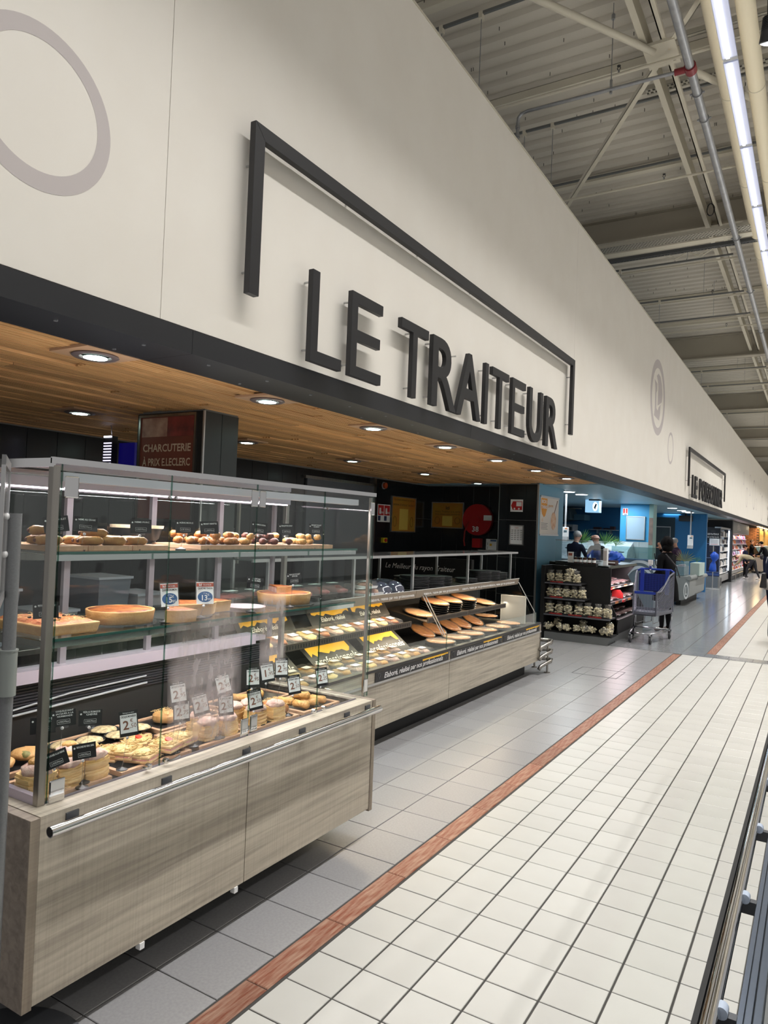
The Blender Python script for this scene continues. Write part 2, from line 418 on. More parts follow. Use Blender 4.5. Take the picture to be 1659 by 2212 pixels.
def sign_frame(y0, y1, z0, z1, parent, t=.075, x0=-2.485, x1=-2.448):
    mb = MB(); P_ = [(y0,z0),(y0+t,z0),(y0+t,z1-t),(y1-t,z1-t),(y1-t,z0),(y1,z0),(y1,z1),(y0,z1)]
    # three mitred bars
    for q in ([(y0,z0),(y0+t,z0),(y0+t,z1-t),(y0,z1)], [(y0,z1),(y0+t,z1-t),(y1-t,z1-t),(y1,z1)], [(y1-t,z0),(y1,z0),(y1,z1),(y1-t,z1-t)]):
        o = MB().prism([(x0, a, b) for a, b in q], (x1-x0, 0, 0)).build('frame_bar', BLKFACE, parent, bevel=.002)
        pins = MB()
        ps = [(q[0][0]+t/2, q[0][1]+.12), (q[0][0]+t/2, z1-.2)] if q[0][1] == z0 else [(y0+(y1-y0)*k/6, z1-t/2) for k in range(1, 6)]
        for a, b in ps: pins.cyl((-2.534, a, b), (x0, a, b), .006, 6)
        pins.build('standoff_pin', ALU, o, world=True)['kind'] = 'stuff'
s1 = thing('wall_sign', 'black raised lettering LE TRAITEUR under a three-sided frame on the white wall', 'sign', (-2.53, 5.4, 2.56))
sign_frame(2.66, 8.17, 2.785, 3.652, s1)
z0, z1, x0, x1, t = 2.558, 3.075, -2.482, -2.448, .067
stem_letter('L', 3.176, 3.482, z0, z1, x0, x1, s1, t)
stem_letter('E', 3.574, 3.932, z0, z1, x0, x1, s1, t)
stem_letter('T', 4.177, 4.573, z0, z1, x0, x1, s1, t)
glyph_box('R', 4.644, 5.058, z0, z1, x0, x1, s1)
glyph_box('A', 5.068, 5.54, z0, z1, x0, x1, s1)
stem_letter('I', 5.617, 5.683, z0, z1, x0, x1, s1, t)
stem_letter('T', 5.766, 6.158, z0, z1, x0, x1, s1, t)
stem_letter('E', 6.246, 6.598, z0, z1, x0, x1, s1, t)
glyph_box('U', 6.709, 7.105, z0-.008, z1, x0, x1, s1)
glyph_box('R', 7.212, 7.618, z0, z1, x0, x1, s1)
s2 = thing('wall_sign', 'farther black raised lettering LE POISSONNIER under its frame on the white wall', 'sign', (-2.53, 20.4, 2.58))
sign_frame(16.9, 24.0, 2.80, 3.66, s2)
word = [('L', .30), ('E', .34), (' ', .26), ('P', .36), ('O', .52), ('I', .08), ('S', .36), ('S', .36), ('O', .52), ('N', .44), ('N', .44), ('I', .08), ('E', .34), ('R', .40)]
y = 17.46; gap = (23.32-17.46-sum(w for _, w in word))/13
for ch, w in word:
    if ch != ' ': glyph_box(ch, y, y+w, 2.58, 3.09, x0, x1, s2)
    y += w+gap
s3 = thing('wall_sign', 'farthest black three-sided sign frame on the white wall at the right edge', 'sign', (-2.53, 50, 2.6))
sign_frame(46.3, 53.5, 2.80, 3.66, s3)
for k in range(12): stem_letter('I' if k % 3 else 'E', 46.9+k*.5, 46.9+k*.5+(.07 if k % 3 else .34), 2.58, 3.09, x0, x1, s3, .067)

# ================================================================ ROOF
mb = MB(); y = 0; prof = []
while y < 64: prof += [(y, 7.145), (y+.035, 7.10), (y+.15, 7.10), (y+.185, 7.145)]; y += .25
vs = [];
for yy, zz in prof: vs += [(-9, yy, zz), (9, yy, zz)]
mb.add(vs, [(2*i, 2*i+2, 2*i+3, 2*i+1) for i in range(len(prof)-1)])
roof = mb.build('ceiling', ROOF); tag(roof, 'corrugated painted steel roof deck seen from below', kind='structure')
mb = MB(); R = random.Random(3)
for k in range(260):
    yy = .02+.25*R.randint(16, 70)+.07; xx = R.uniform(-4.5, 0); mb.cyl((xx, yy, 7.1), (xx, yy, 7.06), .004, 5)
mb.build('screw_tips', mat('dark_screw', (60, 56, 50), .6), roof)['kind'] = 'stuff'
for k, (y, zb) in enumerate(((12.49, 6.67), (20.86, 6.48), (29.59, 6.50), (38.2, 6.5), (46.8, 6.5), (55.4, 6.5))):
    b = MB(); b.box(-9, 9, y-.01, y+.01, zb+.03, 7.07); b.box(-9, 9, y-.12, y+.12, zb, zb+.03); b.box(-9, 9, y-.12, y+.12, 7.07, 7.1)
    o = b.build('roof_beam', BEAM)
    tag(o, ['nearest deep cream I-beam across the roof, just before the perforated cable tray', 'second deep cream I-beam across the roof counting from the front', 'third deep cream I-beam across the roof counting from the front',
            'fourth deep cream I-beam across the roof counting from the front', 'fifth deep cream I-beam across the roof, far away', 'sixth and farthest deep cream I-beam across the roof'][k], 'beam', 'roof beams')
def bar(name, label, cat, pts, r, m, n=10, group=None):
    o = MB().tube(pts, r, n).build(name, m, smooth=True); return tag(o, label, cat, group)
def boxbar(name, label, cat, x0, x1, y0, y1, z0, z1, m, group=None):
    return tag(B(x0, x1, y0, y1, z0, z1).build(name, m), label, cat, group)
mb = MB()
for x in (-1.60, -1.46): mb.box(x, x+.012, 0, 60, 6.6, 6.78); mb.box(x-.05 if x < -1.5 else x, x if x < -1.5 else x+.05, 0, 60, 6.6, 6.612)
o = mb.build('roof_girder', CREAM); tag(o, 'twin cream angle girder running along the aisle under the roof deck', 'girder')
g = thing('gusset_plate', 'cream bolted gusset plate where the diagonal roof braces meet', 'bracket', (-1.47, 7.57, 6.52))
B(-1.64, -1.33, 7.36, 7.76, 6.57, 6.6).build('plate', CREAM, g)
mb = MB()
for x, y in ((-1.6, 7.45), (-1.55, 7.5), (-1.4, 7.5), (-1.38, 7.7), (-1.6, 7.68)): mb.cyl((x, y, 6.57), (x, y, 6.555), .014, 6)
mb.build('bolts', CREAM, g)['kind'] = 'stuff'
bar('diagonal_brace', 'round cream roof brace running from the gusset towards the top edge of the picture', 'brace', [(-1.54, 7.46, 6.56), (-3.25, 4.75, 6.56)], .035, CREAM, 12, 'roof braces')
def angle_brace(label, p, q):
    p, q = Vector(p), Vector(q); d = (q-p).normalized(); s = d.cross(Vector((0,0,1)))*.03
    mb = MB(); mb.prism([p-s, p+s, q+s, q-s], (0,0,.006)); mb.prism([p-s, p-s*.8, q-s*.8, q-s], (0,0,.06))
    tag(mb.build('diagonal_brace', CREAM), label, 'brace', 'roof braces')
angle_brace('flat cream angle brace dropping behind the top of the white wall', (-1.57, 7.75, 6.58), (-3.6, 10.9, 6.58))
angle_brace('flat cream angle brace crossing behind the grey sprinkler main', (-1.42, 7.5, 6.58), (.5, 4.6, 6.58))
bar('diagonal_brace', 'round cream roof brace passing behind the lit strip luminaire', 'brace', [(-1.3, 7.85, 6.56), (.8, 11.3, 6.56)], .035, CREAM, 12, 'roof braces')
# sprinkler main and branches
mp = thing('sprinkler_main', 'grey steel sprinkler main running along the aisle with red branch clamp', 'pipe', (-1.165, 0, 6.2))
MB().tube([(-1.165, .5, 6.2), (-1.165, 58, 6.2)], .042, 14).build('main_pipe', GALV, mp, smooth=True)
for y in (7.77, 8.29, 11.84, 14.5, 17.4, 20.3, 24): MB().cyl((-1.165, y-.012, 6.2), (-1.165, y+.012, 6.2), .052, 14).cyl((-1.235, y, 6.2), (-1.095, y, 6.2), .012, 6).build('pipe_clamp', GALV, mp)
mb = MB(); mb.cyl((-1.165, 7.27, 6.2), (-1.165, 7.37, 6.2), .055, 14); mb.cyl((-1.21, 7.32, 6.2), (-1.31, 7.32, 6.2), .032, 12); mb.build('red_branch_clamp', mat('dark_red', (120, 24, 34), .4), mp, smooth=True)
br = thing('sprinkler_branch', 'grey sprinkler branch pipe that turns down behind the white wall', 'pipe', (-2.1, 7.3, 6.2))
MB().tube([(-1.30, 7.32, 6.2), (-2.80, 7.28, 6.2), (-2.87, 7.28, 6.185), (-2.90, 7.28, 6.15), (-2.905, 7.28, 6.08), (-2.905, 7.28, 5.0)], .018, 10).build('branch_pipe', GALV, br, smooth=True)
for z in (6.05, 5.95): MB().cyl((-2.905, 7.28, z-.015), (-2.905, 7.28, z+.015), .027, 8).build('coupling', GALV, br)
MB().cyl((-1.92, 7.31, 6.2), (-1.92, 7.31, 7.1), .005, 6).cyl((-1.92, 7.31, 6.16), (-1.92, 7.31, 6.30), .014, 8).cyl((-1.92, 7.31, 6.93), (-1.92, 7.31, 6.98), .02, 8).build('hanger_rod', GALV, br)
def sprinkler(x, y, z, pipe):
    t_ = pipe
    MB().cyl((x, y, z), (x, y, z+.03), .01, 8).build('sprinkler_nozzle', GALV, t_)
    MB().tube([(x-.006, y, z+.03), (x-.018, y, z+.045), (x-.006, y, z+.07)], .004, 5).tube([(x+.006, y, z+.03), (x+.018, y, z+.045), (x+.006, y, z+.07)], .004, 5).cyl((x, y, z+.07), (x, y, z+.075), .02, 8).build('sprinkler_deflector', DARKPL, t_)
for k, (y, lab) in enumerate(((7.56, 'first white sprinkler pipe, crossing above the cable-tied steel branch'), (10.15, 'second white sprinkler pipe, in front of the nearest deep beam'), (15.38, 'third white sprinkler pipe, beyond the nearest deep beam'), (17.9, 'fourth white sprinkler pipe crossing below the roof deck'), (25.8, 'fifth white sprinkler pipe, between the second and third deep beams'))):
    sprinkler(-1.91, y, 6.515, bar('sprinkler_pipe', lab, 'pipe', [(-5, y, 6.5), (6, y, 6.5)], .016, CREAM, 8, 'white sprinkler pipes'))
# hanging rails with drop rods over the wall
for k, (y, z, xs) in enumerate(((6.58, 6.9, (-3.06, -3.51)), (8.85, 6.9, (-3.05, -3.43)), (10.56, 6.95, ()), (12.85, 6.32, (-3.1,)), (14.85, 6.32, (-3.2, -2.8)), (16.35, 6.32, ()), (21.6, 6.32, (-2.9,)), (23.8, 6.32, (-3.0,)), (29.2, 6.32, (-3.0,)), (33.2, 6.32, ()), (37, 6.32, ()))):
    o = thing('hanging_rail', ['dark slotted rail nearest the camera, with two drop rods behind the wall', 'second dark slotted rail with two drop rods, just beyond the branch pipe', 'third thin rail under the deck before the deep beam', 'dark rail just beyond the perforated cable tray', 'dark rail meeting the sprinkler main at its pipe clamps', 'dark rail beyond the clamp cluster on the main',
        'dark rail just beyond the second deep beam', 'dark rail midway between second and third deep beams', 'dark rail beside the third deep beam', 'dark rail beyond the third deep beam', 'farthest dark rail under the roof'][k], 'rail', (-3, y, z), 0, 'rails slung across the roof')
    xe = -1.3 if k > 2 else (6 if k < 2 else 0)
    mb = MB(); mb.box(-6, xe, y-.018, y+.018, z, z+.018); mb.box(-6, xe, y-.021, y-.018, z-.006, z+.022); mb.build('channel', mat('dark_galvanised', (116, 118, 118), .5, .5), o)
    for x in xs:
        MB().box(x-.02, x+.02, y-.035, y+.03, z-.05, z+.02).build('rod_clamp', CREAM, o)
        MB().cyl((x, y, z-.05), (x, y, 4.6), .005, 6).build('drop_rod', GALV, o)
    if k > 2: MB().cyl((-2.0, y, z+.04), (-2.0, y, 7.1), .004, 5).cyl((-4.2, y, z+.04), (-4.2, y, 7.1), .004, 5).build('hanger_rod', GALV, o)['kind'] = 'stuff'
    if k > 2: MB().box(-6, xe+.1, y+.14, y+.16, z-.01, z+.02).build('conduit', CREAM, o)
# white top-hat purlins in the deck
for k, y in enumerate((6.40, 8.33, 10.80, 17.1, 19.2, 24.6, 27.2, 33.4)):
    tag(B(-9, 9, y-.05, y+.05, 7.0, 7.09).build('roof_purlin', CREAM), 'cream purlin across the roof deck, number %s from the front' % ['one', 'two', 'three', 'four', 'five', 'six', 'seven', 'eight'][k], 'purlin', 'cream roof purlins')
# cable trays
def tray(label, x0, x1, y0, y1, z, group='perforated cable trays', m=None):
    t_ = thing('cable_tray', label, 'cable tray', ((x0+x1)/2, (y0+y1)/2, z), 0, group)
    TR = m or mat('perforated_tray', (176, 172, 160), .5, .3)
    mb = MB(); n = int((x1-x0)/.05); 
    mb.box(x0, x1, y0, y0+.012, z, z+.05); mb.box(x0, x1, y1-.012, y1, z, z+.05)
    d = y1-y0; rows = max(2, int(d/.045))
    for r_ in range(rows+1): yy = y0+.012+(d-.024)*r_/rows; mb.box(x0, x1, yy-.008, yy+.008, z, z+.003)
    mb.build('tray_rails', TR, t_)
    mb = MB()
    for r_ in range(rows):
        ya = y0+.012+(d-.024)*r_/rows; yb = y0+.012+(d-.024)*(r_+1)/rows
        for k in range(n):
            x = x0+(k+(.5 if r_ % 2 else 0))*.05; mb.add([(x, ya, z+.001), (x+.022, ya, z+.001), (x+.022, yb, z+.001), (x, yb, z+.001)], [(0,1,2,3)])
    o = mb.build('tray_webs', TR, t_); o['kind'] = 'stuff'
    B(x0, x1, y0+.02, y1-.02, z+.01, z+.03).build('cables', mat('cable_bundle', (120, 116, 108), .7, noise=(40, (70, 68, 66), 1, (.3, 6, 1))), t_)
    return t_
tray('wide perforated cable tray directly beyond the nearest deep beam', -4.6, 3, 11.59, 11.83, 6.275)
tray('narrow dark cable tray carrying coiled white cables beside the wide one', -4.6, 3, 12.17, 12.27, 6.255, m=mat('dark_tray', (92, 94, 96), .5, .5))
tray('short perforated tray end behind the sprinkler main near the gusset', -1.83, 2, 8.46, 8.58, 6.8)
tray('slotted strut crossing behind the lit strip luminaire', -1.35, 3, 7.70, 7.76, 6.8)
boxbar('strut', 'slim cream cover strip under the beam between the two cable trays', 'strut', -4.6, 3, 11.89, 12.05, 6.275, 6.285, CREAM)
mb = MB()
for cx, r_ in ((-1.75, .10), (-1.70, .12), (-1.66, .09), (-2.05, .09), (-2.1, .11)):
    mb.tube([(cx+r_*1.4*math.cos(a), 12.22+.01*math.sin(3*a), 6.24-r_*.9*(1-abs(math.cos(a)))) for a in [PI*i/10 for i in range(11)]], .006, 5)
tag(mb.build('cable_loops', CREAM, smooth=True), 'white cable loops sagging under the narrow dark tray', 'cable')
mb = MB(); R = random.Random(5)
for k in range(7): mb.tube([(-1.47+.05*math.cos(2*PI*i/12+k)+R.uniform(-.006,.006), 11.35+.02*R.random(), 6.5+.09*math.sin(2*PI*i/12+k)) for i in range(12)], .005, 5)
tag(mb.build('cable_coil', DARKPL, smooth=True), 'coil of black cable tied to the girder before the deep beam', 'cable')
# round ducts
for k, (x, r_, lab) in enumerate(((-.90, .095, 'cream round duct directly left of the lit strip luminaire'), (-.655, .08, 'cream round duct right of the lit strip luminaire'))):
    d = thing('round_duct', lab, 'duct', (x, 0, 6.35), 0, 'cream round ducts')
    MB().tube([(x, .5, 6.35), (x, 58, 6.35)], r_, 28).build('duct_tube', mat('duct_cream', (214, 204, 178), .6), d, smooth=True)
    for y in (8.15, 10.3, 13.1, 16, 19, 22): MB().tube([(x+(r_+.003)*math.cos(a), y, 6.35+(r_+.003)*math.sin(a)) for a in [2*PI*i/24 for i in range(25)]], .004, 5).build('joint_ring', CREAM, d)
# luminaire
lt = thing('strip_luminaire', 'long white strip luminaire, lit, hung along the aisle below the ducts', 'lamp', (-.715, 0, 5.6))
LIT = mat('lit_tube', (255, 255, 255), .5, emit=(238, 246, 255), est=5)
LITS = mat('lit_reflector', (190, 190, 205), .4, emit=(214, 222, 252), est=.30)
y = .4
while y < 58:
    MB().add([(-.770, y, 5.6), (-.654, y, 5.6), (-.654, y+1.47, 5.6), (-.770, y+1.47, 5.6), (-.75, y, 5.66), (-.674, y, 5.66), (-.674, y+1.47, 5.66), (-.75, y+1.47, 5.66)], [(4,5,6,7),(0,1,5,4),(1,2,6,5),(2,3,7,6),(3,0,4,7)]).build('housing', WHITEPL, lt)
    if y < 30:
        B(-.766, -.658, y+.02, y+1.45, 5.597, 5.600).build('reflector', LITS, lt); B(-.738, -.712, y+.03, y+1.44, 5.583, 5.597).build('tube', LIT, lt)
    y += 1.5
for y in (2, 5, 8.2, 11, 14, 18, 22): MB().cyl((-.768, y, 5.62), (-.768, y, 7.1), .003, 5).build('suspension_wire', GALV, lt)
sp = thing('track_spotlight', 'black finned spotlight, lit, hanging at the top right corner', 'lamp', (-.42, 6.6, 5.8))
MB().cyl((-.43, 6.55, 5.98), (-.455, 6.62, 5.80), .055, 20, .07).build('housing', DARKPL, sp, smooth=True)
mb = MB()
for k in range(8): mb.cyl((-.43-.0015*k, 6.55+.004*k, 5.97-.012*k), (-.43-.0015*k, 6.551+.004*k, 5.966-.012*k), .068, 16)
mb.build('cooling_fins', DARKPL, sp)
MB().cyl((-.4555, 6.6215, 5.797), (-.456, 6.622, 5.795), .062, 20).build('lens', LIT, sp)
MB().box(-.46, -.40, 6.50, 6.58, 5.98, 6.12).cyl((-.43, 6.57, 6.12), (-.43, 6.57, 6.885), .01, 8).build('arm', DARKPL, sp)

# ================================================================ SLATTED CANOPY CEILING
cn = B(-6.4, -2.86, -1, 11.25, 2.475, 2.52).build('ceiling_lower', BLACKM); tag(cn, 'lower ceiling of pine slats over the catering counters', kind='structure')
PINE = mat('pine_slat', (218, 172, 118), .5, noise=(2.2, (164, 120, 74), .8, (26, 1.3, 8)), rnd=.26)
R = random.Random(11); lamps = [(-3.0, 2.21+1.264*k) for k in range(7)]+[(-4.78, 3.41+1.85*k) for k in range(5)]
def slatmesh(L_):
    mb = MB()
    for k in range(3): mb.box(-.047+.033*k, -.047+.033*k+.0215, 0, L_, 0, .028)
    mb.cur = 1; mb.box(-.045, .047, 0, L_, .026, .032); return mb.mesh('slat', [PINE, mat('groove_brown', (58, 36, 20), .8)])
sm = {L_: slatmesh(L_) for L_ in (1.0, 1.45, 1.9)}
cnt = 0
for i in range(33):
    x = -2.925-.1*i; y = .2-R.random()*1.4
    while y < 11.2:
        L_ = R.choice((1.0, 1.45, 1.9)) if y+1.9 < 11.2 else None
        if L_ is None:
            L_ = 11.22-y
            if L_ < .15: break
            me = slatmesh(L_)
        else: me = sm[L_]
        if y+L_ > .6:
            o = bpy.data.objects.new('slat', me); C.objects.link(o); o.parent = cn; o.location = (x, y+.002, 2.428+R.choice((0, .003, .007, .012)))
            cnt += 1
        y += L_+.004
LENS = mat('downlight_lens', (235, 255, 250), .3, emit=(214, 255, 246), est=14)
ords = ['first', 'second', 'third', 'fourth', 'fifth', 'sixth', 'seventh']
for k, (x, y) in enumerate(lamps):
    row = 'front' if k < 7 else 'rear'; idx = k if k < 7 else k-7
    d = thing('downlight', '%s recessed downlight from the left in the %s row of the pine ceiling' % (ords[idx], row), 'lamp', (x, y, 2.42), 0, 'recessed ceiling downlights')
    mb = MB(); mb.box(x-.14, x+.14, y-.15, y+.15, 2.417, 2.43); mb.build('mounting_plate', mat('lamp_plate', (176, 142, 112), .5), d)
    MB().lathe((x, y, 2.405), [(.105, .014), (.11, .006), (.10, 0), (.075, .002), (.066, .012)], 28).build('trim_ring', mat('grey_ring', (104, 92, 92), .4), d, smooth=True)
    MB().cyl((x, y, 2.403), (x, y, 2.406), .055, 24).build('lens', LENS, d)
    l = bpy.data.lights.new('downlight_beam', 'SPOT'); l.energy = 34 if row == 'front' else 16; l.spot_size = 1.7; l.spot_blend = .8; l.shadow_soft_size = .05; l.color = (.93, 1, .97)
    lo = bpy.data.objects.new('downlight_beam', l); C.objects.link(lo); lo.location = (x, y, 2.39)

# ================================================================ BACK WALLS AND COLUMNS (dark tiles)
btm = {}
def wall_tiles(base, origin, ux, n, rows, face, skip=()):
    """tiles .30 wide .60 high on a wall; origin bottom left, ux direction along the wall"""
    ux = Vector(ux); f = Vector(face)
    for r_ in range(rows):
        for k in range(n):
            o = Vector(origin)+ux*(.303*k+.0015)+Vector((0,0,.605*r_+.0015)); 
            h = .599 if o.z+.6 < 2.42 else 2.418-o.z
            if h < .05: continue
            w_ = .2965; mb = MB(); mb.prism([o, o+ux*w_, o+ux*w_+Vector((0,0,h)), o+Vector((0,0,h))], f*.008)
            mb.build('wall_tile', BLKTILE, base)
bw = B(-6.45, -6.16, -1, 12.1, 0, 2.6).build('wall_back', GROUTL); tag(bw, 'back wall of glossy black tiles behind the catering counters', kind='structure')
wall_tiles(bw, (-6.16, 2.65, .0), (0, 1, 0), 30, 4, (1, 0, 0))
bw2 = B(-6.3, -4.4, 11.72, 11.95, 0, 2.6).build('wall_rear', GROUTL); tag(bw2, 'black tiled end wall facing the camera behind the second counter', kind='structure')
wall_tiles(bw2, (-6.16, 11.72, .0), (1, 0, 0), 6, 4, (0, -1, 0))
cw = B(-4.52, -3.85, 11.10, 12.4, 0, 2.47).build('wall_column', GROUTL); tag(cw, 'black tiled pier with a blue side face between the two departments', kind='structure')
for x0_, w_ in ((-4.505, .15), (-4.352, .30), (-4.049, .185)):
    for r_ in range(4):
        z = [-.0, .625, 1.23, 1.835][r_]; h = [.62, .60, .60, .58][r_]
        B(x0_, x0_+w_, 11.092, 11.1, z+.004, z+h).build('wall_tile', BLKTILE, cw)
BLUEW = mat('blue_wall', (96, 150, 176), .5); BLUED = mat('deep_blue_wall', (22, 92, 138), .5); BLUEB = mat('bright_blue_wall', (62, 160, 214), .5)
B(-3.85, -3.84, 11.11, 12.4, 0, 2.47).build('blue_side_panel', BLUEW, cw)
B(-3.865, -3.835, 11.085, 11.10, 0, 2.42).build('corner_profile', ALU, cw)
c1 = B(-4.43, -3.745, 3.67, 4.01, 0, 2.47).build('wall_pier', GROUTL); tag(c1, 'black tiled pier behind the glass display case', kind='structure')
for y0_, y1_ in ((3.672, 3.835), (3.84, 4.008)):
    for r_ in range(4): B(-3.745, -3.735, y0_, y1_, .605*r_+.004, min(.605*r_+.603, 2.42)).build('wall_tile', mat('slate_tile', (44, 50, 52), .3), c1)
B(-4.43, -3.735, 3.662, 3.67, 0, 2.42).build('front_cladding', BLACKM, c1)
B(-3.745, -3.732, 3.656, 3.67, 0, 2.42).build('corner_profile', ALU, c1)

# ================================================================ GLASS DISPLAY CASE (nearest counter)
X0 = -1.975
k1 = thing('display_case', 'tall glass display case on a grey oak base, nearest the camera', 'display case', (-2.3, 2.28, 0))
B(-2.75, X0, 1.309, 1.341, .165, .735).build('end_panel', LAMX, k1, bevel=.0015)
B(X0-.001, X0+.0012, 1.3095, 1.3405, .166, .734).build('edge_band', LAMZ, k1)
B(-2.75, X0, 3.222, 3.252, .158, .737).build('end_panel', LAMX, k1, bevel=.0015)
B(X0-.001, X0+.0012, 3.223, 3.251, .16, .736).build('edge_band', LAMZ, k1)
for a, b in ((1.343, 2.268), (2.272, 3.220)): B(X0-.03, X0-.002, a, b, .172, .728).build('front_panel', LAM, k1, bevel=.0015)
mb = MB(); mb.box(-2.055, X0-.002, 1.343, 3.22, .728, .736); mb.box(-2.75, -2.055, 1.343, 1.39, .728, .736); mb.box(-2.75, -2.055, 3.19, 3.22, .728, .736)
mb.build('top_ledge', LAM, k1)
B(-2.72, -2.03, 1.36, 3.2, .30, .68).build('carcass', BLACKM, k1)
B(-2.72, -2.36, 1.45, 3.05, .0, .30).build('plinth', BLACKM, k1)
for y in (1.75, 2.22): MB().box(X0-.02, X0+.002, y-.008, y+.012, .150, .172).build('clip', WHITEPL, k1)
# chrome bumper rail
r = MB().cyl((-1.918, 1.335, .708), (-1.918, 3.20, .708), .0165, 20).build('bumper_rail', CHROME, k1, smooth=True)
MB().cyl((-1.918, 1.3345, .708), (-1.918, 1.336, .708), .0135, 18).build('tube_opening', BLACKM, r)
for y in (1.45, 1.83, 2.25, 2.62, 2.98, 3.17): MB().box(X0-.002, -1.925, y-.018, y+.018, .688, .700).box(X0-.002, X0+.004, y-.022, y+.022, .678, .722).build('rail_bracket', mat('bracket_grey', (96, 98, 102), .4, .7), k1)
# deck inside
B(-2.66, -2.075, 1.40, 3.19, .690, .705).build('deck', mat('deck_black', (26, 26, 28), .35), k1)
MB().hexa([(-2.115, 1.395, .705), (-2.062, 1.395, .72), (-2.062, 3.19, .72), (-2.115, 3.19, .705)], [(-2.115, 1.395, .712), (-2.062, 1.395, .742), (-2.062, 3.19, .742), (-2.115, 3.19, .712)]).build('front_lip', LILAC, k1)
mb = MB()
for k in range(3): mb.box(-2.105+.014*k, -2.102+.014*k, 1.40, 3.18, .716+.008*k, .7175+.008*k)
mb.build('lip_grooves', mat('groove_grey', (120, 116, 128), .4, .5), k1)
# posts and glazing
POST = STEEL
def post(x, y, z0, z1, w=.026, m=POST): MB().box(x-w/2, x+w/2, y-w/2, y+w/2, z0, z1).build('corner_post', m, k1, bevel=.002)
post(-2.062, 1.392, .736, 1.80); post(-2.63, 1.392, .736, 1.80); post(-2.062, 3.262, .737, 1.80, .016); post(-2.63, 3.25, .737, 1.80)
MB().box(-2.64, -2.05, 1.38, 1.40, .737, .765).build('sill_rail', LILAC, k1)
for (a, b) in ((1.408, 1.858), (1.862, 2.330), (2.338, 2.822), (2.826, 3.275)):
    B(-2.052, -2.046, a, b, .740, 1.822).build('front_pane', GLASS, k1)
mb = MB()
for y in (1.860, 2.3345, 2.824, 3.276): mb.box(-2.0525, -2.0455, y-.0014, y+.0008, .74, 1.822)
for y in (1.408,): mb.box(-2.0525, -2.0455, y, y+.0015, .74, 1.822)
mb.build('pane_edges', GLASSE, k1)['kind'] = 'stuff'
B(-2.62, -2.075, 1.388, 1.394, .765, 1.78).build('side_pane', GLASS, k1); B(-2.62, -2.07, 3.262, 3.268, .74, 1.80).build('side_pane', GLASS, k1)
for (a, b) in ((1.385, 2.333), (2.336, 3.285)): B(-2.64, -2.05, a, b, 1.806, 1.814).build('top_pane', glassmat('top_glass', (214, 224, 220), 1.2, .05), k1)
mb = MB(); mb.box(-2.64, -2.05, 1.372, 1.386, 1.795, 1.823); mb.box(-2.056, -2.042, 1.372, 3.285, 1.806, 1.826); mb.box(-2.65, -2.636, 1.372, 3.285, 1.795, 1.826)
mb.build('top_rim', CHROME, k1)
mb = MB(); mb.box(-2.60, -2.56, 1.45, 3.2, 1.75, 1.79); o = mb.build('canopy_light_housing', LILAC, k1)
B(-2.14, -2.10, 1.45, 3.2, 1.755, 1.785).build('light_housing', mat('lilac_white', (214, 208, 220), .4), k1)
TUBE = mat('case_tube', (255, 240, 250), .5, emit=(255, 228, 240), est=5)
B(-2.595, -2.565, 1.47, 3.18, 1.744, 1.750).build('lit_tube', TUBE, k1)
area('case_ceiling_fill', (-2.58, 2.3, 1.83), .06, 1.7, 7, (1, .95, .92), rot=(PI, 0, 0))  # added fill above the case top, brightens the pine slats overhead
area('case_light', (-2.33, 2.3, 1.74), .06, 1.7, 14, (1, .93, .95))
area('case_light', (-2.36, 2.3, 1.20), .04, 1.7, 11, (1, .92, .94))
area('case_light', (-2.20, 2.3, 1.48), .04, 1.7, 6, (1, .92, .94))
# shelves
for z, nm in ((1.518, 'upper'), (1.238, 'middle')):
    sh = B(-2.58 if z > 1.4 else -2.60, -2.085, 1.41, 3.18, z, z+.008).build('glass_shelf', GLASS, k1)
    B(-2.087, -2.083, 1.41, 3.18, z-.0005, z+.0085).build('shelf_edge', mat('green_glass_edge', (52, 92, 84), .15), sh)
    B(-2.10, -2.092, 1.41, 3.18, z-.022, z-.002).build('shelf_rail', CHROME, sh)
    B(-2.59, -2.575, 1.41, 3.2, z-.03, z).build('rear_rail', STEEL, sh)
    for y in (1.43, 2.30, 3.16): MB().hexa([(-2.62, y-.006, z-.045), (-2.10, y-.006, z-.02), (-2.10, y+.006, z-.02), (-2.62, y+.006, z-.045)], [(-2.62, y-.006, z-.004), (-2.10, y-.006, z-.004), (-2.10, y+.006, z-.004), (-2.62, y+.006, z-.004)]).build('shelf_bracket', STEEL, sh)
# chromed hinge clamps and locks
for y, z, w in ((1.44, 1.735, .05), (1.438, .775, .055), (2.31, 1.745, .04), (2.36, 1.745, .04), (2.305, .785, .045), (2.362, .79, .045), (3.245, .80, .04), (3.25, 1.74, .035)):
    MB().box(-2.045, -2.037, y-w/2, y+w/2, z-.035, z+.035).build('hinge_clamp', CHROME, k1, bevel=.004)
for y in (1.80, 1.88, 2.79, 2.87):
    mb = MB(); mb.cyl((-2.045, y, .755), (-2.03, y, .755), .011, 14); mb.tube([(-2.03, y, .755), (-2.02, y+(.02 if y % 1 > .85 else -.02), .757), (-2.018, y+(.05 if y % 1 > .85 else -.045), .765)], .0035, 6)
    mb.build('lock_handle', CHROME, k1, smooth=True)
for y in (1.845, 1.875, 2.81, 2.84): MB().cyl((-2.046, y, 1.725), (-2.036, y, 1.725), .005, 10).build('glass_stud', CHROME, k1)
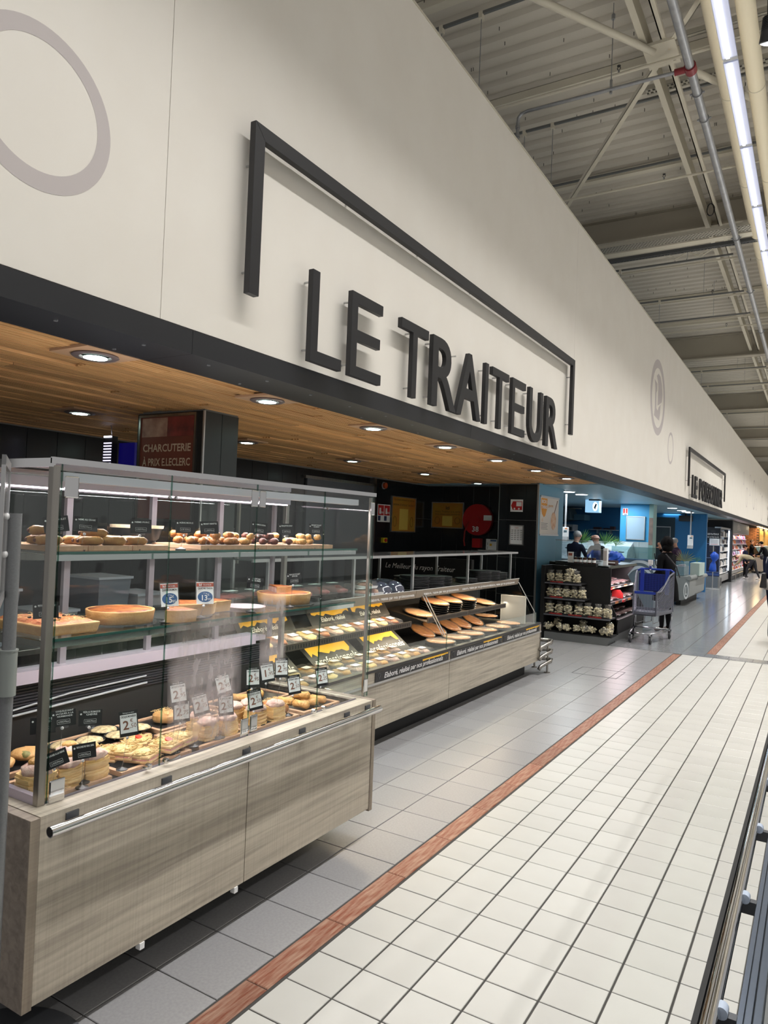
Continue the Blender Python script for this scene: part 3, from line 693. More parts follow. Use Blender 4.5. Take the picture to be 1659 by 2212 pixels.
# rear of the case: frames, ledge and vent grille
for y, w in ((1.42, .03), (1.86, .04), (2.30, .04), (2.74, .04), (3.17, .03)): B(-2.66, -2.64, y-w*.35, y+w*.35, 1.0, 1.79).build('rear_frame', mat('rear_frame_grey', (128, 122, 126), .4, .5), k1)
for a, b in ((1.44, 2.29), (2.31, 3.16)): B(-2.665, -2.66, a, b, 1.02, 1.78).build('rear_door', GLASS, k1)
B(-2.66, -2.60, 1.41, 3.0, .985, 1.035).build('rear_ledge', mat('lilac_ledge', (158, 148, 156), .4, .3), k1)
B(-2.80, -2.66, 1.38, 3.15, .96, 1.01).build('work_ledge', mat('lilac_ledge', (158, 148, 156), .4, .3), k1)
B(-2.68, -2.66, 1.40, 3.19, .70, .985).build('rear_lining', BLACKM, k1)
mb = MB()
for k in range(9): mb.box(-2.66, -2.652, 1.42, 3.1, .868+.012*k, .874+.012*k)
mb.build('vent_grille', mat('vent_dark', (36, 36, 42), .4), k1)['kind'] = 'stuff'
MB().tube([(-2.648, 1.45, .86), (-2.645, 1.9, .905), (-2.646, 2.3, .915)], .004, 6).tube([(-2.648, 1.45, .85), (-2.64, 2.3, .885)], .005, 6).build('probe_cable', GREYPL, k1, smooth=True)
# condensation on the warm panes
def fogmat():
    m = bpy.data.materials.new('condensation'); m.use_nodes = True; nt = m.node_tree; N = nt.nodes; L = nt.links; N.remove(N['Principled BSDF'])
    t = N.new('ShaderNodeBsdfTransparent'); d = N.new('ShaderNodeBsdfDiffuse'); d.inputs[0].default_value = (.5, .42, .40, 1); tr = N.new('ShaderNodeBsdfTranslucent'); tr.inputs[0].default_value = (.7, .62, .6, 1)
    a = N.new('ShaderNodeMixShader'); a.inputs[0].default_value = .6; L.new(d.outputs[0], a.inputs[1]); L.new(tr.outputs[0], a.inputs[2])
    tc = N.new('ShaderNodeTexCoord'); n = N.new('ShaderNodeTexNoise'); n.inputs['Scale'].default_value = 30; n.inputs['Detail'].default_value = 8; mpf = N.new('ShaderNodeMapping'); mpf.inputs['Scale'].default_value = (1, 1.2, .45); L.new(tc.outputs['Object'], mpf.inputs[0]); L.new(mpf.outputs[0], n.inputs[0])
    # soft rim: distance from the middle of the patch in its own generated space
    sp_ = N.new('ShaderNodeSeparateXYZ'); L.new(tc.outputs['Generated'], sp_.inputs[0])
    def hump(o):
        s1_ = N.new('ShaderNodeMath'); s1_.operation = 'SUBTRACT'; L.new(o, s1_.inputs[0]); s1_.inputs[1].default_value = .5
        ab = N.new('ShaderNodeMath'); ab.operation = 'ABSOLUTE'; L.new(s1_.outputs[0], ab.inputs[0])
        mr = N.new('ShaderNodeMapRange'); mr.inputs[1].default_value = .5; mr.inputs[2].default_value = .33; L.new(ab.outputs[0], mr.inputs[0]); return mr.outputs[0]
    mu = N.new('ShaderNodeMath'); mu.operation = 'MULTIPLY'; L.new(hump(sp_.outputs[1]), mu.inputs[0]); L.new(hump(sp_.outputs[2]), mu.inputs[1])
    mr = N.new('ShaderNodeMapRange'); mr.inputs[1].default_value = .25; mr.inputs[2].default_value = .6; mr.inputs[3].default_value = .20; mr.inputs[4].default_value = .40; L.new(n.outputs[0], mr.inputs[0])
    m3 = N.new('ShaderNodeMath'); m3.operation = 'MULTIPLY'; L.new(mu.outputs[0], m3.inputs[0]); L.new(mr.outputs[0], m3.inputs[1])
    mx = N.new('ShaderNodeMixShader'); L.new(m3.outputs[0], mx.inputs[0]); L.new(t.outputs[0], mx.inputs[1]); L.new(a.outputs[0], mx.inputs[2]); L.new(mx.outputs[0], N['Material Output'].inputs[0]); return m
FOG = fogmat()
def fog(y0, y1, z0, z1, lean=0):
    n = 16; mb = MB(); vs = []; R = random.Random(int(y0*100))
    for i in range(n+1):
        t_ = i/n; z = z0+(z1-z0)*t_
        for s in (0, .25, .5, .75, 1):
            vs.append((-2.0540, y0+(y1-y0)*s+lean*t_, z))
    mb.add(vs, [(5*i+j, 5*i+j+1, 5*i+j+6, 5*i+j+5) for i in range(n) for j in range(4)])
    mb.build('condensation', FOG, k1)
fog(1.90, 2.30, .76, 1.34, -.03); fog(2.40, 2.58, 1.0, 1.36, -.02); fog(1.98, 2.26, .74, 1.0)

# ---------------------------------------------------------------- food materials
CRUST = mat('pastry_crust', (214, 172, 112), .6, noise=(22, (178, 126, 70), .9), bump=(60, .3))
PUFF = mat('puff_pastry', (206, 158, 92), .6, noise=(22, (236, 206, 146), .9, (1, 1, 5)), bump=(50, .5))
CHEESE = mat('grated_cheese', (234, 210, 150), .6, noise=(60, (214, 176, 110), 1), bump=(80, .6))
CREAMF = mat('ham_cream', (222, 196, 180), .6, noise=(40, (172, 122, 110), .7), bump=(60, .5))
FILL = mat('quiche_filling', (190, 112, 50), .5, noise=(20, (96, 42, 18), .6), bump=(50, .5))
TOMATO = mat('tomato_topping', (192, 70, 42), .5, noise=(45, (226, 168, 110), .9), bump=(60, .6))
FRIED = mat('fried_golden', (196, 132, 64), .5, noise=(30, (150, 88, 38), .9), bump=(70, .7))
FRIEDL = mat('fried_pale', (220, 174, 100), .5, noise=(30, (186, 128, 66), .9), bump=(70, .7))
MEAT = mat('browned_meat', (120, 62, 44), .5, noise=(35, (84, 42, 32), .9), bump=(70, .8))
NEM = mat('spring_roll', (204, 152, 84), .5, noise=(18, (172, 116, 58), .9), bump=(45, .5))
HERB = mat('herb_cheese', (230, 206, 158), .6, noise=(70, (120, 104, 70), .6), bump=(60, .4))
BOARD = mat('board_wood', (196, 160, 128), .6, noise=(4, (170, 132, 102), .8, (1, 12, 12)))
FOIL = mat('foil_dish', (210, 210, 212), .2, 1)
TOMS = mat('tomato_slice', (214, 62, 40), .35)

def board(x0, x1, y0, y1, z, label, h=.018, grp='wooden serving boards'):
    t_ = thing('serving_board', label, 'board', ((x0+x1)/2, (y0+y1)/2, z), 0, grp)
    mb = MB(); w = .018
    mb.box(x0, x1, y0, y0+w, z, z+h); mb.box(x0, x1, y1-w, y1, z, z+h); mb.box(x1-w, x1, y0+w, y1-w, z, z+h); mb.box(x0, x0+w, y0+w, y1-w, z, z+h)
    mb.build('rim', BOARD, t_, bevel=.001); B(x0+w, x1-w, y0+w, y1-w, z, z+h*.6).build('inlay', mat('slate_inlay', (34, 33, 34), .4), t_)
    return z+h
ZD = .7055
# deck boards
for x0_, x1_, y0_, y1_, lab in ((-2.36, -2.13, 1.42, 1.72, 'wooden board under the puff pastry cases nearest the camera'), (-2.40, -2.13, 1.76, 2.10, 'wooden board under the croque sandwiches'),
        (-2.40, -2.13, 2.14, 2.44, 'wooden board under the pastries behind the fogged glass'), (-2.40, -2.13, 2.48, 2.80, 'wooden board under the layered savoury pastries'), (-2.40, -2.13, 2.84, 3.14, 'wooden board under the stuffed pancakes at the far end'),
        (-2.64, -2.42, 1.44, 1.72, 'rear wooden board under the spinach parcels'), (-2.64, -2.42, 1.75, 2.15, 'rear wooden board under the foil gratin dishes'), (-2.64, -2.42, 2.2, 2.6, 'rear wooden board under the grated cheese toast'), (-2.64, -2.42, 2.64, 3.1, 'rear wooden board under the salmon pancakes')):
    board(x0_, x1_, y0_, y1_, ZD, lab)
ZB = ZD+.018
def bouchee(x, y, z, label, s=1.0, cap=True, rz=0):
    s *= 1.16
    t_ = thing('puff_pastry_case', label, 'pastry', (x, y, z), rz, 'filled puff pastry cases'); R = random.Random(int(x*1e4+y*1e3))
    mb = MB(); w = .046*s
    for k in range(8):
        a = w*(1+R.uniform(-.09, .09)-(.05*k/8)); b = w*(1+R.uniform(-.09, .09)); zz = .0075*k*s; n = 14; vs = []
        for q in range(2):
            for i in range(n):
                an = 2*PI*i/n; c = 1/max(abs(math.cos(an)), abs(math.sin(an)))**.75
                vs.append((x+a*c*.92*math.cos(an)*(1+R.uniform(-.02,.02)), y+b*c*.92*math.sin(an)*(1+R.uniform(-.02,.02)), z+zz+.0068*s*q))
        mb.add(vs, [tuple(range(n-1,-1,-1)), tuple(range(n, 2*n))]+[(i, (i+1) % n, n+(i+1) % n, n+i) for i in range(n)])
    mb.build('layered_base', PUFF, t_, world=True)
    MB().ball((x+.004, y, z+.066*s), (.041*s, .043*s, .019*s), 16, 9, .16, int(y*1000)).build('filling', CREAMF, t_, smooth='all')
    if cap: MB().ball((x-.008, y+.006, z+.086*s), (.022*s, .024*s, .010*s), 12, 7, .05, 3).build('lid', FRIEDL, t_, smooth='all')
for k, (x, y, s) in enumerate(((-2.185, 1.462, 1.05), (-2.19, 1.575, .95), (-2.29, 1.655, .95), (-2.19, 1.675, 1.0))):
    bouchee(x, y, ZB, ['puff pastry case with cream and round lid, nearest the corner post', 'puff pastry case half hidden behind the tilted black card', 'puff pastry case at the back corner of the nearest board', 'square puff pastry case standing behind the round black card base'][k], s)
for k, (x, y) in enumerate(((-2.20, 2.245), (-2.19, 2.355), (-2.30, 2.30))): bouchee(x, y, ZB, ['puff pastry case behind the fogged pane, beside the white card', 'puff pastry case next to the chrome hinge of the fogged pane', 'puff pastry case at the back behind the fogged pane'][k], .9, False)
for k, (x, y) in enumerate(((-2.19, 2.545), (-2.175, 2.66), (-2.28, 2.60), (-2.29, 2.50))): bouchee(x, y, ZB, ['layered golden pastry nearest the glass beside the middle chrome hinge', 'layered golden pastry with pink ham on top, second along the middle board', 'layered pastry behind the two front ones on the middle board', 'layered pastry in the back corner of the middle board'][k], .92, False)
def shreds(n, x, y, z, sx, sy, seed, m=CHEESE, parent=None, zz=.004):
    R = random.Random(seed); mb = MB()
    for k in range(n):
        px, py = x+R.uniform(-sx, sx), y+R.uniform(-sy, sy); a = R.uniform(0, PI); l = R.uniform(.006, .012); dz = R.uniform(-.002, .005)
        dx, dy = math.cos(a)*l, math.sin(a)*l; w_ = .0011
        mb.add([(px-dx, py-dy, z+zz*R.random()), (px+dx, py+dy, z+dz+zz*R.random()), (px+dx-dy*.12, py+dy+dx*.12, z+dz+.002), (px-dx-dy*.12, py-dy+dx*.12, z+.002)], [(0,1,2,3)])
    o = mb.build('cheese_shreds', m, parent); o['kind'] = 'stuff'; return o
def croque(x, y, z, label, rz, tom=False):
    t_ = thing('croque_sandwich', label, 'sandwich', (x, y, z), rz, 'grated cheese toasted sandwiches')
    w = .052; mb = MB()
    for zz in (0, .017): mb.box(-w, w, -w, w, zz, zz+.012)
    mb.build('bread', mat('toast', (206, 160, 100), .7, noise=(30, (230, 200, 150), .8)), t_, world=False, bevel=.004)
    B(-w*.97, w*.97, -w*.97, w*.97, .012, .017).build('ham', mat('ham', (226, 160, 150), .5), t_, world=False)
    MB().ball((0, 0, .030), (.05, .05, .008), 14, 6, .08, 5).build('cheese_top', CHEESE, t_, world=False, smooth='all')
    R = random.Random(int(abs(y)*999)); mb = MB()
    for k in range(200):
        px, py = R.uniform(-.054, .054), R.uniform(-.054, .054); edge = max(abs(px), abs(py)) > .05; zc = R.uniform(.004, .03) if edge else .036; a = R.uniform(0, PI); l = R.uniform(.005, .012); dx, dy = math.cos(a)*l, math.sin(a)*l
        mb.add([(px-dx, py-dy, zc), (px+dx, py+dy, zc+R.uniform(-.006, .004)), (px+dx-dy*.15, py+dy+dx*.15, zc+.0015), (px-dx-dy*.15, py-dy+dx*.15, zc+.0015)], [(0,1,2,3)])
    mb.build('cheese_shreds', CHEESE, t_, world=False)['kind'] = 'stuff'
    if tom: MB().cyl((.01, 0, .036), (.012, 0, .041), .017, 14).build('tomato_slice', TOMS, t_, world=False)
for k, (x, y, rz, tm) in enumerate(((-2.30, 1.83, .5, 0), (-2.245, 1.86, .45, 0), (-2.185, 1.90, .4, 0), (-2.19, 2.02, .3, 1), (-2.33, 1.99, .6, 1), (-2.21, 2.11, .2, 0))):
    croque(x, y, ZB+.010*(k % 2), ['rearmost of three leaning cheese sandwiches beside the large white price card', 'middle of three leaning cheese sandwiches beside the large white price card', 'front cheese sandwich directly behind the large white price card', 'cheese sandwich topped with a tomato slice at the pane joint', 'cheese sandwich with tomato slice at the back of its board', 'cheese sandwich blurred behind the fogged pane'][k], rz, tm)
for k, (x, y) in enumerate(((-2.52, 1.80), (-2.50, 1.90), (-2.47, 2.02), (-2.58, 2.03), (-2.50, 2.14))):
    t_ = thing('gratin_dish', ['foil gratin dish leftmost on the rear board', 'foil gratin dish behind the black fromage card', 'foil gratin dish behind the large white price card', 'foil gratin dish at the very back of the rear board', 'foil gratin dish at the far end of the rear board'][k], 'dish', (x, y, ZB), 0, 'foil gratin dishes')
    MB().lathe((x, y, ZB), [(.040, 0), (.056, .016), (.060, .017), (.055, .013)], 24, wob=.02).build('foil_tray', FOIL, t_, smooth=True)
    MB().ball((x, y, ZB+.014), (.053, .053, .012), 18, 6, .05, k).build('cheese_top', HERB, t_, smooth='all')
for k, (x, y) in enumerate(((-2.50, 1.52), (-2.52, 1.64))):
    t_ = thing('spinach_parcel', ['open spinach pastry parcel by the grey stand pole', 'spinach pastry parcel behind the corner post'][k], 'pastry', (x, y, ZB), 0, 'spinach parcels')
    MB().ball((x, y, ZB+.022), (.06, .055, .022), 14, 8, .07, k).build('pastry', CRUST, t_, smooth='all'); MB().ball((x+.03, y-.02, ZB+.026), (.025, .02, .016), 10, 6, .15, k).build('spinach', mat('spinach', (92, 98, 50), .6, noise=(60, (170, 160, 100), .8)), t_, smooth='all')
t_ = thing('cheese_toast', 'round cheese-covered toast on the rear board left of the fogged pane', 'toast', (-2.53, 2.32, ZB), 0)
MB().lathe((-2.53, 2.32, ZB), [(.05, 0), (.056, .012), (.054, .03), (.04, .042)], 18, wob=.05).build('toast', CRUST, t_, smooth=True); shreds(150, -2.53, 2.32, ZB+.042, .045, .045, 4, parent=t_)
R = random.Random(9)
for k, (x, y, z) in enumerate(((-2.32, 2.73, 0), (-2.25, 2.71, .0), (-2.31, 2.66, .03), (-2.20, 2.76, 0), (-2.22, 2.70, .035))):
    t_ = thing('ham_croissant', ['filled croissant behind the pair of white cards', 'filled croissant in the middle of the heap', 'filled croissant on top at the back of the heap', 'filled croissant under the white croissant card', 'filled croissant on top at the front of the heap'][k], 'pastry', (x, y, ZB+z), 0, 'filled croissants')
    mb = MB(); n = 9; pts = []; rad = []
    for i in range(n): a = -1.0+2.0*i/(n-1); pts.append((x+.05*math.cos(a)-.05, y+.05*math.sin(a), ZB+z+.022)); rad.append(.006+.017*math.cos(a*1.4)*(1 if i % 2 else .88))
    mb.tube(pts, rad, 10).build('croissant', FRIED, t_, smooth='all'); shreds(50, x-.005, y, ZB+z+.042, .015, .03, k, parent=t_)
for k, (x, y, z, a) in enumerate(((-2.30, 2.90, 0, .3), (-2.20, 2.90, 0, .1), (-2.20, 2.97, 0, .25), (-2.20, 3.04, 0, .15), (-2.28, 3.02, 0, .2), (-2.24, 2.95, .03, .4), (-2.52, 2.80, 0, .5), (-2.52, 2.92, 0, .4))):
    t_ = thing('stuffed_pancake', ['rolled pancake next to the croissants', 'rolled pancake at the pane edge nearest the croissants', 'rolled pancake second along under the far white card', 'rolled pancake farthest towards the chrome corner', 'rolled pancake behind the far white card', 'rolled pancake lying on top of the others', 'rolled pancake on the rear board under the salmon card', 'rolled pancake on the rear board towards the far end'][k], 'pancake', (x, y, ZB+z), 0, 'stuffed pancakes')
    d = Vector((math.cos(a), math.sin(a), 0))*.045; c = Vector((x, y, ZB+z+.018)); MB().tube([c-d, c-d*.8, c, c+d*.8, c+d], [.012, .020, .018, .021, .013], 10).build('roll', FRIEDL, t_, smooth='all')

# middle shelf
ZM = 1.2465
t_ = thing('pizza_slab', 'thick rectangular tomato pizza at the near end of the middle shelf', 'pizza', (-2.27, 1.53, ZM))
mb = MB(); mb.hexa([(-2.42, 1.43, ZM), (-2.13, 1.43, ZM), (-2.13, 1.63, ZM), (-2.42, 1.63, ZM)], [(-2.425, 1.425, ZM+.035), (-2.125, 1.425, ZM+.035), (-2.125, 1.64, ZM+.035), (-2.425, 1.64, ZM+.035)]); mb.build('crust', CRUST, t_, bevel=.006)
n = 14; mb = MB(); R = random.Random(2); vs = [(-2.415+.28*i/n, 1.435+.195*j/n, ZM+.036+(R.uniform(.002, .010) if 0 < i < n and 0 < j < n else -.004)) for i in range(n+1) for j in range(n+1)]
mb.add(vs, [(i*(n+1)+j, (i+1)*(n+1)+j, (i+1)*(n+1)+j+1, i*(n+1)+j+1) for i in range(n) for j in range(n)]); mb.build('tomato_topping', TOMATO, t_)
for k in range(7): MB().ball((-2.40+.038*k, 1.46+.15*((k*37) % 10)/10, ZM+.047), (.007, .007, .004), 8, 5).build('olive', BLACKM, t_)
shreds(160, -2.27, 1.53, ZM+.045, .13, .09, 8, parent=t_)
def quiche(x, y, r, h, label, a0=0, a1=2*PI, name='whole_quiche', z=ZM+.0035, grp='quiches', fill=FILL, cat='quiche'):
    t_ = thing(name, label, cat, (x, y, z), 0, grp); full = a1-a0 > 6.2
    if full: MB().lathe((x, y, z), [(r*.95, 0), (r*.98, h*.5), (r*1.01, h*.93), (r*.995, h), (r*.94, h*.98), (r*.92, h*.86)], 44, wob=.012).build('crust', CRUST, t_, smooth='all')
    else: MB().lathe((x, y, z), [(r*.02, 0), (r*.96, 0), (r*1.0, h), (r*.93, h), (r*.92, h*.85), (r*.02, h*.85)], 16, a0=a0, a1=a1).build('crust', CRUST, t_)
    MB().lathe((x, y, z+h*.84), [(r*.93, 0), (r*.92, h*.13), (r*.85, h*.19), (r*.5, h*.25), (.004, h*.24)], 24 if full else 14, a0=a0, a1=a1, wob=.02).build('filling', fill, t_, smooth='all')
    if not full:
        for a in (a0, a1):
            d = Vector((math.cos(a), math.sin(a), 0)); nn = Vector((-d.y, d.x, 0))*(.001 if a == a1 else -.001); p = Vector((x, y, z))+nn
            MB().add([p+d*r*.03+Vector((0,0,h*.06)), p+d*r*.95+Vector((0,0,h*.06)), p+d*r*.92+Vector((0,0,h*.86)), p+d*r*.03+Vector((0,0,h*.9))], [(0,1,2,3)]).build('cut_face', CREAMF, t_)
    return t_
quiche(-2.27, 1.835, .125, .047, 'whole round quiche with deep pale crust, left of the blue price cards')
quiche(-2.20, 2.02, .13, .045, 'quiche wedge showing its cut side, in front of the first blue price card', -.9, .15, 'quiche_wedge', grp='quiche wedges')
quiche(-2.33, 2.18, .16, .048, 'broad quiche portion behind the second blue price card', -1.0, .7, 'quiche_wedge', grp='quiche wedges')
quiche(-2.38, 2.34, .17, .046, 'quiche wedge beside the chrome hinge of the fogged pane', -.75, .25, 'quiche_wedge', grp='quiche wedges')
quiche(-2.29, 2.84, .135, .05, 'whole round quiche at the far end of the middle shelf')
t_ = quiche(-2.36, 2.80, .12, .03, 'small quiche slice resting on top of the far whole quiche', -.5, .5, 'quiche_slice', ZM+.056, 'quiche slices')
pl = thing('pink_plate', 'empty pale pink oval plate between the quiches on the middle shelf', 'plate', (-2.27, 2.53, ZM)); MB().lathe((-2.27, 2.53, ZM), [(.05, 0), (.095, .006), (.10, .009), (.093, .007), (.05, .004), (.002, .004)], 32, 1.0, .95).build('plate', mat('pink_plate', (226, 206, 210), .3), pl, smooth=True)
for y, r_ in ((1.835, .14), (2.12, .15), (2.84, .145)):
    t_ = thing('glass_platter', 'dark round glass platter under the ' + {1.835: 'whole quiche near the blue cards', 2.12: 'quiche portions', 2.84: 'far whole quiche'}[y], 'platter', (-2.28, y, ZM), 0, 'glass platters'); MB().cyl((-2.28, y, ZM), (-2.28, y, ZM+.003), r_, 32).build('platter', mat('smoked_plate', (70, 74, 72), .15), t_)
# upper shelf
ZU = 1.5265; ZUB = ZU+.017
for x0_, x1_, y0_, y1_, lab in ((-2.42, -2.13, 1.42, 1.575, 'low board under the sesame rolls'), (-2.42, -2.13, 1.58, 1.76, 'low board under the crab spring rolls'), (-2.42, -2.13, 1.765, 1.93, 'low board under the pork spring rolls'),
                                (-2.42, -2.13, 2.10, 2.50, 'low board under the golden fritters'), (-2.42, -2.13, 2.505, 2.76, 'low board under the meatballs'), (-2.42, -2.13, 2.765, 3.02, 'low board under the pale nuggets')):
    board(x0_, x1_, y0_, y1_, ZU, lab, .017)
def capsule(name, cat, label, c, a, L_, r_, m, grp, tilt=0, seed=0):
    t_ = thing(name, label, cat, c, 0, grp); d = Vector((math.cos(a), math.sin(a), tilt)).normalized(); c = Vector(c); R = random.Random(seed)
    pts = [c+d*(L_*(i/7-.5)) for i in range(8)]; rad = [r_*.55]+[r_*R.uniform(.92, 1.05) for _ in range(6)]+[r_*.55]
    MB().tube(pts, rad, 10).build('roll', m, t_, smooth='all')
    for s in (-.5, .5): MB().ball(tuple(c+d*L_*s), (r_*.42, r_*.42, r_*.42), 8, 5).build('rolled_end', MEAT, t_)
rows = [(1.455, -2.17, .017), (1.46, -2.22, .017), (1.455, -2.20, .048), (1.61, -2.165, .015), (1.62, -2.20, .015), (1.70, -2.16, .015), (1.61, -2.245, .015), (1.70, -2.24, .015), (1.64, -2.19, .042), (1.80, -2.165, .015), (1.79, -2.21, .015), (1.85, -2.25, .015), (1.80, -2.30, .015)]
labs = ['sesame roll at the front of the near end of the top shelf', 'sesame roll behind the front one at the near end of the top shelf', 'sesame roll lying on top of the pair at the near end', 'spring roll at the front below the lilac-lit card', 'spring roll second back below the lilac-lit card', 'spring roll at the front right after the lilac-lit card', 'spring roll third back below the lilac-lit card',
        'spring roll at the back between the first two cards', 'spring roll lying on top below the lilac-lit card', 'spring roll at the front beside the black pork card', 'spring roll second back beside the black pork card', 'spring roll at the back behind the black pork card', 'rearmost spring roll behind the black pork card']
for k, (y, x, z) in enumerate(rows): capsule('spring_roll', 'spring roll', labs[k], (x, y, ZUB+z), PI/2-.25+random.uniform(-.15, .15), .09, .0165, NEM, 'spring rolls', seed=k)
def pieces(name, cat, n, y0, y1, m, r_, grp, desc, seed, x0=-2.36, x1=-2.17, tall=1):
    R = random.Random(seed); me = [MB().ball((0,0,0), (r_*1.25, r_, r_*.85), 10, 7, .12, seed+q).mesh(name, m) for q in range(3)]
    for q in me: q.polygons.foreach_set('use_smooth', [True]*len(q.polygons))
    pl_ = []; tries = 0
    while len(pl_) < n and tries < 4000:
        tries += 1; x, y = R.uniform(x0, x1), R.uniform(y0, y1); lvl = 0 if len(pl_) < n*.62 else 1
        if all((x-a)**2+(y-b)**2 > (1.55*r_)**2 or l != lvl for a, b, l in pl_): pl_.append((x, y, lvl))
    # order along the shelf so that each label can say where its piece lies
    nm = ['first', 'second', 'third', 'fourth', 'fifth', 'sixth', 'seventh', 'eighth', 'ninth', 'tenth', 'eleventh', 'twelfth', 'thirteenth', 'fourteenth', 'fifteenth', 'sixteenth', 'seventeenth', 'eighteenth', 'nineteenth', 'twentieth', 'last but one', 'last']
    for lvl, word_ in ((0, 'on the board'), (1, 'on top')):
        for k, (x, y, _) in enumerate(sorted([p for p in pl_ if p[2] == lvl], key=lambda p: p[1])):
            o = bpy.data.objects.new(name, me[k % 3]); C.objects.link(o); o.location = (x, y, ZUB+r_*.8+lvl*r_*1.25); o.rotation_euler = (0, 0, R.uniform(0, 6))
            tag(o, '%s, %s %s from the near end' % (desc, nm[min(k, 21)], word_), cat, grp)
pieces('golden_fritter', 'fritter', 26, 2.14, 2.36, FRIED, .019, 'golden fritters', 'golden fritter', 21)
pieces('pale_fritter', 'fritter', 12, 2.39, 2.48, FRIEDL, .018, 'pale fritters', 'pale fritter beside the chrome hinge', 22)
pieces('meatball', 'meatball', 15, 2.53, 2.74, MEAT, .018, 'meatballs', 'dark browned meatball', 23)
pieces('chicken_nugget', 'nugget', 14, 2.80, 2.98, FRIEDL, .018, 'pale nuggets', 'pale crumbed nugget', 24)
bw_ = thing('salad_bowl', 'large black bowl with a beige paper cone on the top shelf behind the cards', 'bowl', (-2.48, 2.07, ZU)); MB().lathe((-2.48, 2.07, ZU), [(.05, 0), (.09, .03), (.105, .08), (.108, .082), (.10, .075), (.085, .035), (.02, .02)], 28).build('bowl', DARKPL, bw_, smooth=True)
MB().lathe((-2.48, 2.07, ZU+.075), [(.108, 0), (.11, .012), (.104, .0)], 28).build('rim', mat('beige_rim', (206, 190, 160), .6), bw_)

